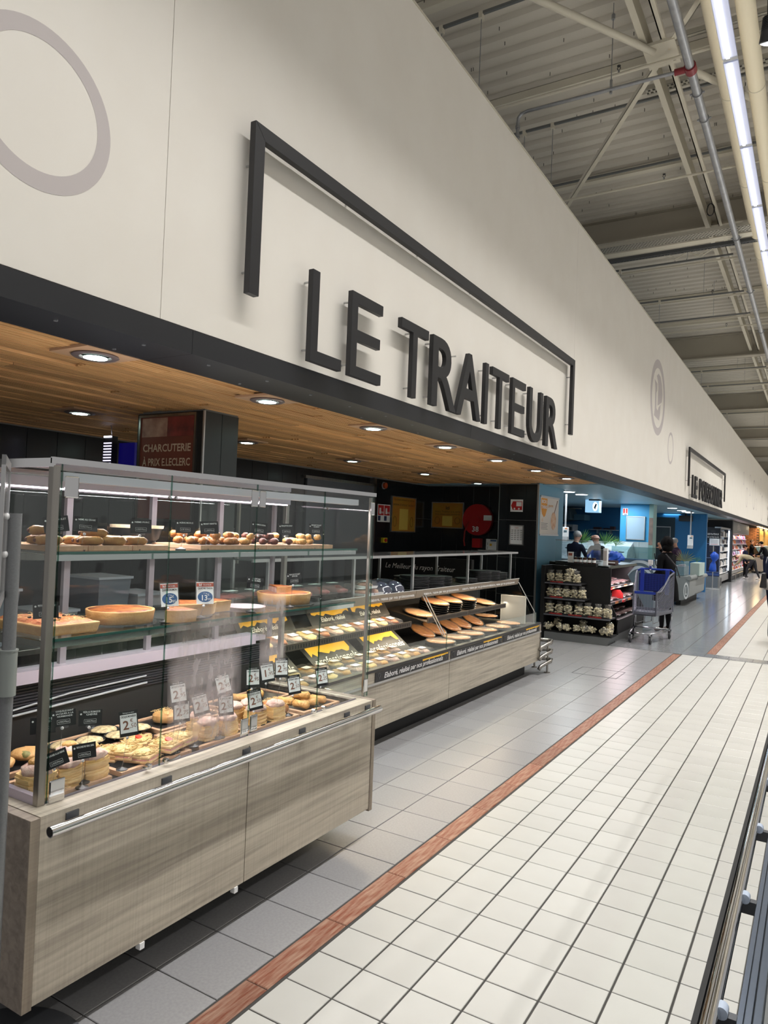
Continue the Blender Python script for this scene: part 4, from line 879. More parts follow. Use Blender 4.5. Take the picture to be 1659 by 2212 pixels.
# ---------------------------------------------------------------- price cards
def card(y, zc, zb, w, h, kind, lines, label, xb=-2.15, yb=None, yawd=-28, roll_=0, price=None, cents=None, tiltb=10):
    """clip stand with a card; zb = level it stands on"""
    xc = -2.13; yb = y if yb is None else yb
    t_ = thing('price_card', label, 'price card', (xb, yb, zb), 0, 'price cards in the glass case')
    MB().lathe((xb, yb, zb), [(.020, 0), (.021, .003), (.010, .006), (.004, .010)], 18).build('base', DARKPL, t_, smooth=True)
    zlow = zc-h/2
    MB().tube([(xb, yb, zb+.008), ((xb+xc)/2-.002, (y+yb)/2, (zb+zlow)/2), (xc-.004, y, zlow-.010)], .0016, 6).build('stem', PLASTIC, t_)
    MB().ball((xc-.004, y, zlow-.008), .0052, 8, 6).build('clip_joint', WHITEPL, t_, smooth='all')
    a = math.radians(yawd); fc = Vector((math.cos(a), math.sin(a), math.tan(math.radians(tiltb))))
    Mx = frame((xc, y, zc), fc) @ Matrix.Rotation(math.radians(roll_), 4, 'Z')
    def rect(mb, x0, x1, y0, y1, z0, z1): mb.add([Mx @ Vector(p) for p in [(x0,y0,z0),(x1,y0,z0),(x1,y1,z0),(x0,y1,z0),(x0,y0,z1),(x1,y0,z1),(x1,y1,z1),(x0,y1,z1)]], [(3,2,1,0),(4,5,6,7),(0,1,5,4),(1,2,6,5),(2,3,7,6),(3,0,4,7)])
    def wr(name, body, cx, cy, size, m, width=None, shear=0, bold=0):
        v, f = glyphs(body, 1, 0, 'CENTER', 2, shear, bold)
        if not v: return
        wd = max(p[0] for p in v)-min(p[0] for p in v); kx = size if not width else min(size*1.15, width/wd)
        MB().add([Mx @ Vector((cx+p[0]*kx, cy+p[1]*size, .0021)) for p in v], f).build(name, m, t_)
    mb = MB(); rect(mb, -.014, .014, -h/2-.006, -h/2+.003, -.003, .004); mb.build('clip', PLASTIC, t_)
    mb = MB()
    if kind == 'black':
        rect(mb, -w/2, w/2, -h/2, h/2, 0, .0012); mb.build('card', BLKCARD, t_)
        n = len(lines)
        for i, l in enumerate(lines): wr('lettering', l, .004, h*.24-(i-(n-1)/2)*.0085, .0085 if n < 3 else .0072, WINK, w*.72, bold=.02)
        mb = MB(); bx, by = w*.26, .0068; cy = -h*.22
        for r_ in ((-bx, bx, cy-by, cy-by+.0006), (-bx, bx, cy+by-.0006, cy+by), (-bx, -bx+.0006, cy-by, cy+by), (bx-.0006, bx, cy-by, cy+by)): rect(mb, *r_, .0013, .002)
        mb.build('price_outline', WINK, t_); wr('price_lettering', price, .0, cy-.0028, .0085, WINK, w*.44, .25)
        mb = MB(); mb.add([Mx @ Vector((-w*.40+.0032*math.cos(2*PI*i/10), h*.26+.0032*math.sin(2*PI*i/10), .0021)) for i in range(10)], [tuple(range(10))]); mb.build('round_mark', WINK, t_)
    elif kind == 'white':
        rect(mb, -w/2, w/2, -h/2, h/2, 0, .001); mb.build('card', BLKCARD, t_)
        mb = MB(); rect(mb, -w*.44, w*.44, -h*.36, h*.36, .0011, .0016); mb.build('price_sheet', PAPER, t_)
        wr('lettering', lines[0], 0, h*.24, .0105, INK, w*.80, bold=.02)
        wr('script_lettering', lines[1] if len(lines) > 1 else 'Fabriqué sur place', 0, h*.405, .0065, WINK, w*.6, .3)
        wr('price_lettering', price, -w*.15, -h*.22, .044, BROWNINK, bold=.02); wr('price_lettering', '€', w*.16, h*.04, .018, BROWNINK); wr('price_lettering', ','+cents, w*.22, -h*.18, .021, BROWNINK)
        mb = MB(); rect(mb, -w*.04, w*.04, -h*.30, -h*.295, .0017, .0019); rect(mb, w*.2, w*.4, -h*.01, 0, .0017, .0019); mb.build('rule', GREYI, t_)
    else:
        rect(mb, -w/2-.004, w/2+.004, -h/2, h/2+.004, -.0004, .0004); mb.build('sleeve', PLASTIC, t_)
        mb = MB(); rect(mb, -w/2, w/2, -h/2, h/2, .0004, .001); mb.build('card', PAPER, t_)
        mb = MB(); rect(mb, -w/2, w/2, h*.30, h*.47, .0011, .0015); mb.build('red_band', mat('brick_print', (178, 84, 66), .6), t_)
        wr('shop_lettering', 'ici', -w*.28, h*.335, .014, WINK, bold=.03); wr('shop_lettering', lines[0], w*.12, h*.345, .0085, WINK, w*.5)
        wr('lettering', lines[1], 0, h*.18, .0105, INK, w*.86, bold=.02)
        mb = MB(); mb.add([Mx @ Vector((w*.44*math.cos(2*PI*i/28), -h*.17+h*.25*math.sin(2*PI*i/28), .0013)) for i in range(28)], [tuple(range(28))]); mb.build('blue_oval', mat('blue_print', (62, 98, 146), .6), t_)
        wr('price_lettering', price, -w*.06, -h*.33, .030, WINK, bold=.02); wr('price_lettering', '€', w*.20, -h*.13, .013, WINK); wr('price_lettering', cents, w*.26, -h*.34, .014, WINK); wr('price_lettering', '17 kg', 0, -h*.04, .008, WINK)
bk = lambda *a, **k: card(a[0], a[1], a[2], .076, .052, 'black', a[3], a[5], price=a[4], **k)
bk(1.372+.08, 1.614, ZU, ['NEM POULET'], '0,95€/Pièce', 'lilac-lit black card NEM POULET, nearest on the top shelf', roll_=8, yb=1.455)
bk(1.562, 1.617, ZU, ['NEMS AU CRABE'], '0,95€/Pièce', 'black card NEMS AU CRABE, second along the top shelf', roll_=-2, tiltb=22)
bk(1.795, 1.614, ZU, ['NEMS PORC'], '0,95€/Pièce', 'black card NEMS PORC, third along the top shelf')
bk(2.011, 1.617, ZU, ['ACRAS MORUE'], '6,95 €/Kilo', 'black card in front of the large black bowl')
bk(2.141, 1.616, ZU, ['BEIGNET CREVETTES'], '1,20€/Pièce', 'black card in front of the golden fritters', roll_=3)
bk(2.448, 1.619, ZU, ['SAMOUSSA'], '0,95€/Pièce', 'black card just beyond the chrome hinge on the top shelf', roll_=-6)
bk(2.637, 1.618, ZU, ['BOULETTES BOEUF'], '1,20€/Pièce', 'black card above the dark meatballs', roll_=2)
bk(2.868, 1.622, ZU, ['BEIGNET POULET', 'CURRY'], '1,20€/Pièce', 'farthest black card on the top shelf above the nuggets')
bk(1.43, 1.335, ZM, ['PETITE ITALIEN PIZZA'], '7,95 €/Kilo', 'black card ITALIEN PIZZA standing before the pizza slab', xb=-2.11, roll_=2)
bk(2.436, 1.375, ZM, ['QUICHE', 'LEGUMES'], '9,95 €/Kilo', 'black card on the middle shelf beside the chrome edge of the fogged pane', roll_=-8)
bk(2.712, 1.384, ZM, ['QUICHE POULET', 'EPICES'], '10,95 €/Kilo', 'black card standing by the far whole quiche', roll_=4)
bk(1.44, .963, ZB, ['FEUILLETE', 'EPINARD'], '2,95€/Pièce', 'black card FEUILLETE EPINARD left of the corner post', xb=-2.35, yb=1.56)
bk(1.513, .971, ZB, ['COQUILLE SAINT', 'JACQUES A LA', 'NORMANDE'], '4,95€/Pièce', 'black card COQUILLE SAINT JACQUES right of the corner post', roll_=3)
bk(1.617, .951, ZB, ['PIZZA AU FROMAGE DE', 'CHEVRE'], '3,95€/Pièce', 'black card PIZZA AU FROMAGE DE CHEVRE before the foil dishes', roll_=-1)
bk(1.491, .841, ZB, ['BOUCHEE A LA REINE'], '2,95€/Pièce', 'strongly tilted black card BOUCHEE A LA REINE by the corner post', roll_=17, xb=-2.14)
bk(1.599, .841, ZB, ['BOUCHEE RIS VEAU 200G'], '4,95€/Pièce', 'black card BOUCHEE RIS VEAU on a round black base', roll_=4, xb=-2.115, yb=1.585)
def wh(y, z, l, p, c_, label, **k): card(y, z, ZB, .066, .090, 'white', [l], label, price=p, cents=c_, xb=-2.155, **k)
wh(1.781, .896, 'CROQUE MONSIEUR', '2', '50', 'large white price card CROQUE MONSIEUR', roll_=4)
wh(2.014, .965, 'CROQUE MADAME', '2', '95', 'half fogged white price card, upper left of the fogged group', roll_=6)
wh(2.035, .893, 'CROISSANT FROMAGE', '2', '75', 'most heavily fogged white price card, lowest left of its group', roll_=1)
wh(2.135, .900, 'PATE LORRAIN', '2', '75', 'fogged white price card tilted in the middle of the fogged group', roll_=11)
wh(2.262, .958, 'TARTE AU THON', '2', '95', 'fogged white price card TARTE AU THON, highest at the pane edge', roll_=12)
wh(2.284, .868, 'FRUITS DE MER', '2', '50', 'fogged white price card DE MER nearest the chrome hinge', roll_=2)
wh(2.448, .958, 'TARTE NORMANDE', '2', '95', 'clear white price card TARTE NORMANDE beside the chrome hinge', roll_=-1)
wh(2.545, .966, 'TARTE MOUTARDE', '1', '95', 'white price card TARTE MOUTARDE half hidden by its neighbour', roll_=6)
wh(2.646, .971, 'CRÊPE SAUMON', '2', '75', 'white price card CRÊPE SAUMON, highest of the cluster', roll_=-2)
wh(2.746, .875, 'CROISSANT JAMBON', '2', '50', 'white price card CROISSANT JAMBON over the croissants', roll_=5)
wh(2.469, .855, 'BOUCHÉE À LA REINE', '2', '50', 'white price card BOUCHÉE À LA REINE before the layered pastries', roll_=8)
wh(2.971, .877, 'CROISSANT FROMAGE', '2', '25', 'white price card at the far end above the rolled pancakes', roll_=4)
card(1.946, 1.353, ZM, .066, .088, 'blue', ['MICHEL', 'QUICHE SAUMON'], 'white card with blue oval price 15,85 at the first pane joint', price='15', cents='85', roll_=3)
card(2.134, 1.349, ZM, .070, .088, 'blue', ['TRAITEUR', 'QUICHE THON'], 'white card QUICHE THON with blue oval price 13,95', price='13', cents='95')

# ================================================================ INFO STAND AT THE LEFT EDGE
st = thing('sign_stand', 'grey tubular sign stand with round foot at the left edge', 'stand', (-2.02, 1.255, 0))
MB().lathe((-2.06, 1.27, 0), [(.27, 0), (.27, .006), (.262, .009), (.02, .012)], 48).build('round_foot', mat('foot_grey', (116, 118, 124), .35, .4), st, smooth=True)
MB().cyl((-2.006, 1.235, .01), (-2.006, 1.235, 1.645), .0185, 20).build('pole', mat('pole_grey', (118, 120, 122), .4, .3, noise=(200, (132, 134, 136), 1)), st, smooth=True)
MB().cyl((-2.006, 1.235, 1.115), (-2.006, 1.235, 1.245), .0245, 20).cyl((-2.006, 1.235, 1.245), (-2.006, 1.235, 1.249), .0265, 20).build('sleeve', mat('sleeve_grey', (150, 156, 152), .4, .3), st, smooth=True)
far_ = Vector((-2.035, 1.222)); nr = Vector((-1.725, 1.02)); e_ = (nr-far_); 
def pt(t, z): p = far_+e_*t; return Vector((p.x, p.y, z))
nv = Vector((-e_.y, e_.x, 0)).normalized()*.008
for a, b, z0_, z1_ in ((0, .05, 1.40, 1.79), (.95, 1, 1.40, 1.79), (0, 1, 1.40, 1.42), (0, 1, 1.765, 1.79)):
    MB().prism([pt(a, z0_), pt(b, z0_), pt(b, z1_), pt(a, z1_)], nv*1.2).build('frame_bar', ALU, st)
MB().prism([pt(.05, 1.42)+nv*.4, pt(.95, 1.42)+nv*.4, pt(.95, 1.765)+nv*.4, pt(.05, 1.765)+nv*.4], nv*.3).build('panel', PLASTIC, st)
for z in (1.635, 1.525): MB().ball((-2.012, 1.212, z), .0105, 14, 10).build('ball_knob', WHITEPL, st, smooth='all')
MB().box(-2.016, -2.008, 1.20, 1.24, 1.42, 1.64).build('joint_plate', ALU, st)

# ================================================================ ISLAND FREEZER AT THE RIGHT EDGE
fz = thing('island_freezer', 'glass-sided island freezer with chrome bumper rail at the right edge', 'freezer', (.35, 3, 0))
MB().cyl((-.128, .35, .90), (-.128, 5.8, .90), .0135, 18).build('bumper_rail', CHROME, fz, smooth=True)
B(-.150, -.1415, .35, 5.8, .893, .907).build('rail_buffer', BLACKM, fz)
y = .86
while y < 5.8:
    o = MB().box(-.132, -.092, y-.009, y+.009, .870, .896).build('rail_bracket', mat('bracket_grey', (96, 98, 102), .4, .7), fz)
    MB().cyl((-.114, y-.011, .90), (-.114, y+.011, .90), .010, 14).build('bracket_cap', mat('pale_blue_cap', (176, 188, 206), .4), o, smooth=True)
    y += .4275
mb = MB()
for k, (a, b) in enumerate(((-.092, -.084), (-.080, -.072), (-.068, -.058))): mb.box(a, b, .35, 5.8, .84, .893+.004*k)
mb.box(-.092, -.056, .35, 5.8, .80, .885)
mb.build('edge_profile', mat('blue_steel', (120, 130, 146), .22, .9), fz)
MB().hexa([(-.056, .35, .885), (.02, .35, .10), (.02, 5.8, .10), (-.056, 5.8, .885)], [(-.050, .35, .889), (.026, .35, .104), (.026, 5.8, .104), (-.050, 5.8, .889)]).build('side_glass', glassmat('freezer_glass', (214, 224, 216), 1.4, .22), fz)
B(.03, .9, .35, 5.8, .12, .60).build('inner_bin', mat('bin_pale', (196, 202, 192), .5), fz)
B(.0, .95, .35, 5.8, .0, .12).build('plinth', DARKPL, fz)
B(-.05, .95, 5.78, 5.82, .1, .90).build('end_wall', ALU, fz)
for k in range(12):
    y = .9+.27*k; B(.10, .17, y, y+.10, .601, .64).build('frozen_box', mat('pale_pack', (206, 210, 204), .5), fz)
MB().tube([(-.045, 1.35, .86), (-.02, 1.6, .72), (0, 1.7, .4), (.015, 1.75, .2)], .002, 5).tube([(-.045, 1.9, .86), (-.025, 2.1, .7), (0, 2.2, .35)], .002, 5).build('door_seal', DARKPL, fz)
MB().box(-.066, -.04, 1.70, 1.73, .885, .91).cyl((-.05, 1.70, .90), (-.05, 1.73, .90), .012, 12).build('lid_handle', CHROME, fz)

# ================================================================ SECOND COUNTER (self-service chilled counter)
Y0, Y1 = 3.35, 8.2
k2 = thing('chilled_counter', 'long open chilled counter with grey oak front beyond the glass case', 'counter', (-3.1, 5.8, 0))
XF = -2.755
for a, b in ((3.36, 5.76), (5.768, 8.19)):
    B(XF-.02, XF, a, b, .155, .485).build('front_panel', LAM, k2, bevel=.0015)
    B(XF-.02, XF-.003, a, b, .50, .575).build('label_rail', LAM, k2)
    B(XF-.01, XF+.008, a, b, .484, .500).build('steel_strip', ALU, k2)
B(XF-.55, XF-.12, 3.4, 8.02, 0, .155).build('plinth', BLACKM, k2)
B(-3.55, XF-.022, 3.36, 8.19, .16, .50).build('carcass', BLACKM, k2)
B(-3.55, XF, 8.17, 8.20, .155, .58).build('end_panel', LAMX, k2)
B(XF-.045, XF+.002, 3.36, 8.19, .577, .597).build('black_trim', DARKPL, k2)
B(-3.55, XF-.04, 3.38, 8.17, .545, .56).build('deck', mat('deck_black', (26, 26, 28), .35), k2)
for a, b in ((3.4, 5.70), (5.705, 8.03)): B(XF-.012, XF-.006, a, b, .590, .725).build('front_pane', GLASS, k2)
MB().box(XF-.013, XF-.005, 5.70, 5.705, .59, .725).box(XF-.013, XF-.005, 8.027, 8.032, .59, .725).build('pane_edges', GLASSE, k2)
# overhead shelf with printed valance
sh = B(-3.50, -2.99, 3.4, 8.0, 1.075, 1.095).build('top_shelf', STEEL, k2)
VAL = mat('bronze_valance', (150, 136, 120), .25, .7)
for a, b in ((3.4, 5.50), (5.505, 8.0)): MB().hexa([(-3.0, a, 1.035), (-2.985, a, 1.035), (-2.985, b, 1.035), (-3.0, b, 1.035)], [(-3.0, a, 1.09), (-2.97, a, 1.105), (-2.97, b, 1.105), (-3.0, b, 1.09)]).build('valance', VAL, sh)
B(-3.0, -2.968, 3.4, 8.0, 1.102, 1.108).build('valance_edge', CHROME, sh)
for y in (4.1, 5.1, 6.0, 6.8, 7.5): text('valance_lettering', 'Elaboré, réalisé par nos professionnels', (-2.974, y, 1.055), (1, 0, .35), .036, WINK, sh, shear=.25, width=.72, ext=.004)
for y in (3.6, 4.6, 5.54, 6.7, 7.88):
    B(-3.05, -3.03, y-.012, y+.012, 1.095, 1.40).build('glass_post', ALU, k2); B(-3.46, -3.44, y+.1, y+.12, 1.095, 1.40).build('glass_post', ALU, k2)
for a, b in ((3.4, 5.55), (5.56, 8.0)): B(-3.50, -3.0, a, b, 1.40, 1.408).build('top_pane', glassmat('shelf_top_glass', (200, 216, 210), 1.3, .04), k2)
mb = MB(); mb.box(-3.01, -2.995, 3.4, 8.0, 1.392, 1.412); mb.box(-3.5, -3.0, 7.985, 8.0, 1.392, 1.412); mb.build('top_rim', ALU, k2)
B(-3.47, -3.02, 7.99, 7.996, 1.1, 1.39).build('end_pane', GLASS, k2)
MB().hexa([(-3.5, 8.02, .56), (XF-.02, 8.02, .60), (XF-.02, 8.026, .60), (-3.5, 8.026, .56)], [(-3.5, 8.02, 1.07), (-3.0, 8.02, 1.04), (-3.0, 8.026, 1.04), (-3.5, 8.026, 1.07)]).build('end_glass', GLASS, k2)
mb = MB()
for y in (5.68, 8.02): mb.tube([(-2.985, y, 1.06), (XF-.02, y, .725)], .005, 6)
for y in (5.64,): mb.tube([(-2.99, y, 1.06), (XF-.02, y, .725)], .004, 6)
mb.build('stay_wires', ALU, k2)
B(-3.56, -3.54, 3.36, 8.19, .5, 1.09).build('back_panel', BLACKM, k2)
B(-3.53, -3.50, 3.4, 8.0, 1.045, 1.07).build('light_housing', BLACKM, k2)
WT = mat('counter_tube', (255, 226, 180), .5, emit=(255, 214, 156), est=5)
B(-3.06, -3.03, 3.5, 7.9, 1.040, 1.046).build('lit_tube', WT, k2)
area('counter_ceiling_fill', (-3.4, 5.75, 1.43), .06, 4.4, 10, (1, .88, .68), rot=(PI, 0, 0))  # second added fill, lifts the slatted ceiling over this counter
area('counter_light', (-3.03, 5.75, 1.03), .05, 4.4, 17, (1, .86, .62))
area('counter_light', (-3.12, 5.9, .82), .04, 4.2, 8, (1, .86, .62))
# middle sloping shelves
def sloped(y0_, y1_, nm):
    o = MB().hexa([(-3.42, y0_, .885), (-2.985, y0_, .80), (-2.985, y1_, .80), (-3.42, y1_, .885)], [(-3.42, y0_, .892), (-2.985, y0_, .807), (-2.985, y1_, .807), (-3.42, y1_, .892)]).build('sloping_shelf', mat('bronze_shelf', (84, 74, 66), .35, .6), k2)
    B(-2.985, -2.975, y0_, y1_, .795, .842).build('shelf_lip', mat('bronze_shelf', (84, 74, 66), .35, .6), o)
    mb = MB(); y = y0_+.02
    while y < y1_-.02: mb.box(-2.9752, -2.974, y, y+.012, .806, .830); y += .03
    mb.build('lip_slots', mat('slot_black', (20, 18, 18), .6), o)['kind'] = 'stuff'
sloped(3.42, 5.44, 'a'); sloped(5.74, 6.62, 'b'); sloped(6.63, 7.62, 'c')
# printed backing boards: black with yellow brush strokes and drawn citrus marks
def banner(x, y, z, w, h, face, body, label):
    t_ = thing('printed_backer', label, 'panel', (x, y, z), 0, 'black and yellow backing boards'); Mx = frame((x, y, z), face)
    def pl(name, pts, m, e=0): MB().add([Mx @ Vector((a, b, e)) for a, b in pts], [tuple(range(len(pts)))]).build(name, m, t_)
    MB().add([Mx @ Vector(p) for p in [(-w/2,-h/2,-.003),(w/2,-h/2,-.003),(w/2,h/2,-.003),(-w/2,h/2,-.003),(-w/2,-h/2,0),(w/2,-h/2,0),(w/2,h/2,0),(-w/2,h/2,0)]], [(3,2,1,0),(4,5,6,7),(0,1,5,4),(1,2,6,5),(2,3,7,6),(3,0,4,7)]).build('board', BLKCARD, t_)
    R = random.Random(int(y*77)); top = [(-w*.42+w*.84*i/14, h*.47-h*.03*R.random()) for i in range(15)]; bot = [(w*.42-w*.84*i/14, -h*.02-h*.16*R.random()) for i in range(15)]
    pl('brush_stroke', top+bot, YEL, .001)
    for k in range(4):
        cx, cy, r_ = -w*.14+w*.1*k, h*(.16 if k % 2 else .27), h*.055; mb = MB()
        mb.tube([Mx @ Vector((cx+r_*1.2*math.cos(2*PI*i/12), cy+r_*math.sin(2*PI*i/12), .0016)) for i in range(13)], .0012, 4)
        for q in range(3): mb.tube([Mx @ Vector((cx, cy, .0016)), Mx @ Vector((cx+r_*math.cos(q*1.05+.4), cy+r_*.9*math.sin(q*1.05+.4), .0016))], .0009, 4)
        mb.build('drawn_mark', INK, t_)
    v, f = glyphs(body, 1, 0, 'CENTER', 2, .25, .01); wd = max(p[0] for p in v)-min(p[0] for p in v); kx = min(h*.24, w*.9/wd)
    MB().add([Mx @ Vector((p[0]*kx, -h*.36+p[1]*h*.24, .0016)) for p in v], f).build('lettering', WINK, t_)
for k, y in enumerate((3.75, 4.55, 5.3)): banner(-3.22, y, .695, .62, .40, (.75, 0, 1), 'professionnels', ['black and yellow backing board seen through the near glass case', 'black and yellow backing board leaning in the deck left of the crêpes', 'black and yellow backing board at the middle joint of the counter'][k])
for k, y in enumerate((3.9, 4.7, 5.25)): banner(-3.32, y, .955, .6, .22, (.9, 0, .6), 'Elaboré, réalisé', ['upper black and yellow board seen through the near glass case', 'upper black and yellow board behind the wrapped sandwiches', 'upper black and yellow board beside the counter stay wires'][k])
# three printed strips on the label rail
for k, (a, b) in enumerate(((4.51, 5.735), (5.775, 6.98), (7.0, 8.14))):
    t_ = thing('printed_strip', ['black strip Elaboré nearest the glass case on the counter front', 'middle black strip Elaboré on the counter front', 'farthest black strip Elaboré on the counter front'][k], 'label', (XF, (a+b)/2, .535), 0, 'printed strips on the counter front')
    B(XF+.0002, XF+.003, a, b, .502, .572).build('strip', BLKCARD, t_)
    n = 12; R = random.Random(k); MB().add([(XF+.0036, a+.60*(b-a)+(b-a)*.385*i/n, .571) for i in range(n+1)]+[(XF+.0036, a+.985*(b-a)-(b-a)*.385*i/n, .554+.006*R.random()) for i in range(n+1)], [tuple(range(2*n+2))]).build('yellow_stroke', YEL, t_)
    text('lettering', 'Elaboré, réalisé par nos professionnels', (XF+.004, (a+b)/2+.0, .516), (1, 0, 0), .058, WINK, t_, shear=.3, width=(b-a)*.80, bold=.012)
    for yy in (a+.055, b-.055): MB().tube([(XF+.0045, yy-.018, .548), (XF+.0045, yy, .515), (XF+.0045, yy+.018, .548)], .0016, 4).tube([(XF+.0045, yy+.014*math.cos(q), .552+.009*math.sin(q)) for q in [PI*i/6 for i in range(7)]], .0016, 4).build('drawn_mark', GREYI, t_)
# contents
PIZ = mat('baked_pizza', (224, 150, 58), .7, noise=(16, (150, 76, 26), .9), bump=(45, .6))
PIZL = mat('pale_pizza', (220, 176, 112), .7, noise=(24, (178, 110, 70), .8), bump=(45, .5))
BPLATE = mat('black_plate', (22, 22, 23), .18)
def pizza_mesh(name, n_stack, m):
    """one pizza on its black tray under film"""
    return None
def pizza(c, tilt, label, m, stack=0, r_=.145, grp='wrapped round pizzas'):
    """a pizza under film on its tray; stack = how many filled trays lie under it, each its own thing"""
    o = thing('wrapped_pizza', label, 'pizza', c, (0, tilt, 0), grp)
    MB().lathe((0,0,0), [(r_*.8, 0), (r_, .008), (r_*1.03, .016), (r_, .015), (r_*.9, .010), (.003, .010)], 28).build('tray', BPLATE, o, world=False, smooth=True)
    MB().lathe((0,0,.010), [(r_*.9, 0), (r_*.92, .010), (r_*.84, .013), (r_*.4, .011), (.003, .012)], 26, wob=.03).build('pizza', m, o, world=False, smooth='all')
    MB().lathe((0,0,.012), [(r_*1.02, .002), (r_*.96, .016), (r_*.5, .020), (.003, .021)], 26).build('film', PLASTIC, o, world=False, smooth='all')
    for k in range(stack):
        d = thing('pizza_tray', 'black pizza tray %s under the ' % ['directly', 'second', 'third', 'fourth', 'fifth'][k] + ' '.join((label.replace('topmost ', '')).split(',')[0].split()[:9])+(' '+label.split(', ')[1].split()[0] if 'from the middle' in label else ''), 'tray', tuple(Vector(c)-Vector((math.sin(tilt), 0, math.cos(tilt)))*(.021*(k+1))), (0, tilt, 0), 'stacked pizza trays')
        MB().lathe((0,0,0), [(r_*.8, 0), (r_, .008), (r_*1.03, .016), (r_*1.02, .018), (.003, .018)], 26, wob=.01).build('tray', BPLATE, d, world=False, smooth=True)
TL = math.atan(.085/.435)
def on_shelf(x): return .892+(-3.42-x)*(.085/.435)
for k, (y, m, s) in enumerate(((5.90, PIZL, 0), (6.22, PIZ, 4), (6.52, PIZ, 4), (6.87, PIZ, 4), (7.40, PIZL, 0))):
    c = Vector((-3.16, y, on_shelf(-3.16)+.003))+Vector((0, 0, .021*s)); pizza(tuple(c), TL, ['pale pizza nearest the fogged end of the sloping shelf', 'topmost pizza of the first tall stack, nearest the stay wires', 'topmost pizza of the second tall stack on the sloping shelf', 'topmost pizza of the third tall stack on the sloping shelf', 'pale pizza alone at the far end of the sloping shelf'][k], m, s)
for k, (y, m) in enumerate(((6.25, PIZ), (6.50, PIZ), (6.85, PIZ), (7.12, PIZ), (7.45, PIZ))):
    pizza((-3.30, y, .625), .42, ['leaning baked pizza lowest left on the deck behind the stay wires', 'leaning baked pizza second along the deck', 'leaning baked pizza third along the deck', 'leaning golden pizza fourth along the deck', 'leaning pizza with tomato at the far end of the deck'][k], m, 0, .14)
for k, (x, y) in enumerate(((-2.93, 5.92), (-2.93, 6.26), (-2.94, 6.60), (-2.94, 6.95), (-2.93, 7.3), (-2.95, 7.66), (-3.3, 7.83))):
    pizza((x, y, .605 if k < 6 else .64), .02, 'pale flat pizza lying at the front of the deck, %s from the middle joint' % ['first', 'second', 'third', 'fourth', 'fifth', 'sixth', 'seventh'][k], PIZL, 2 if k < 6 else 0, .14)
acr = thing('acrylic_divider', 'clear acrylic divider standing at the far end of the deck', 'divider', (-3.02, 8.0, .60)); B(-3.18, -2.87, 7.98, 7.984, .59, .905).build('sheet', glassmat('acrylic', (214, 226, 224), 1.2, .28), acr)
mb = MB()
for q in ((-3.18, -2.87, .895, .905), (-3.18, -3.172, .59, .905), (-2.878, -2.87, .59, .905)): mb.box(q[0], q[1], 7.978, 7.986, q[2], q[3])
mb.build('polished_edge', glassmat('acrylic_edge', (190, 214, 206), 1.5, .5), acr)
def pack(c, a, label, grp, m=CHEESE, w=.11, d=.16, h=.045, name='wrapped_sandwich', cat='sandwich', tray_=BPLATE):
    o = thing(name, label, cat, c, a, grp)
    MB().hexa([(-d*.46,-w*.46,0),(d*.46,-w*.46,0),(d*.46,w*.46,0),(-d*.46,w*.46,0)], [(-d/2,-w/2,h*.35),(d/2,-w/2,h*.35),(d/2,w/2,h*.35),(-d/2,w/2,h*.35)]).build('tray', tray_, o, world=False)
    MB().ball((0,0,h*.42), (d*.43, w*.42, h*.42), 12, 7, .12, int(c[1]*50)).build('food', m, o, world=False, smooth='all')
    MB().hexa([(-d/2,-w/2,h*.36),(d/2,-w/2,h*.36),(d/2,w/2,h*.36),(-d/2,w/2,h*.36)], [(-d*.42,-w*.42,h),(d*.42,-w*.42,h),(d*.42,w*.42,h),(-d*.42,w*.42,h)]).build('lid', PLASTIC, o, world=False)
    B(-.02, .03, -w*.3, w*.2, h*1.005, h*1.02).build('sticker', PAPER, o, world=False)
nm = ['first', 'second', 'third', 'fourth', 'fifth', 'sixth', 'seventh', 'eighth', 'ninth', 'tenth', 'eleventh', 'twelfth', 'thirteenth', 'fourteenth']
for k in range(11): pack((-3.10, 3.62+.165*k, on_shelf(-3.10)+.004), (0, TL, 0), 'wrapped cheese sandwich on the sloping shelf, %s from the near end' % nm[k], 'wrapped sandwiches on the sloping shelf', [CHEESE, FILL, CREAMF][k % 3], .15, .20)
for row in range(2):
    for k in range(12):
        if row and k > 10: continue
        pack((-2.90-.19*row, 3.6+.172*k, .572+.006*row), (0, .06, random.uniform(-.1, .1)), 'wrapped savoury pack in the %s deck row, %s from the near end' % (['front', 'rear'][row], nm[k]), 'wrapped packs on the deck', [CHEESE, FRIEDL, CREAMF][(k+row) % 3], .155, .18, .05, 'wrapped_savoury', 'pack', PLASTIC)
for k, y in enumerate((3.45, 3.66, 3.9, 4.13, 4.35, 4.58)):
    pack((-3.22, y, 1.0965), (0, 0, 0), 'domed pack of cured meat on the top shelf, the %s from the near end' % nm[k], 'domed meat packs on the top shelf', mat('cured_meat', (150, 62, 60), .4, noise=(20, (200, 130, 120), .8)), .19, .30, .10, 'meat_pack', 'pack')
for k, (x, y, z) in enumerate(((-3.08, 4.78, 1.0965), (-3.08, 4.93, 1.0965), (-3.09, 4.85, 1.152))):
    pack((x, y, z), (0, 0, 0), ['white tub of mixed salad, lower one beside the case corner', 'white tub of mixed salad, lower one next to the grey domes', 'white tub of mixed salad stacked on the other two'][k], 'white salad tubs', mat('mixed_salad', (214, 190, 160), .5, noise=(12, (186, 120, 110), .9)), .14, .16, .055, 'salad_tub', 'tub', WHITEPL)
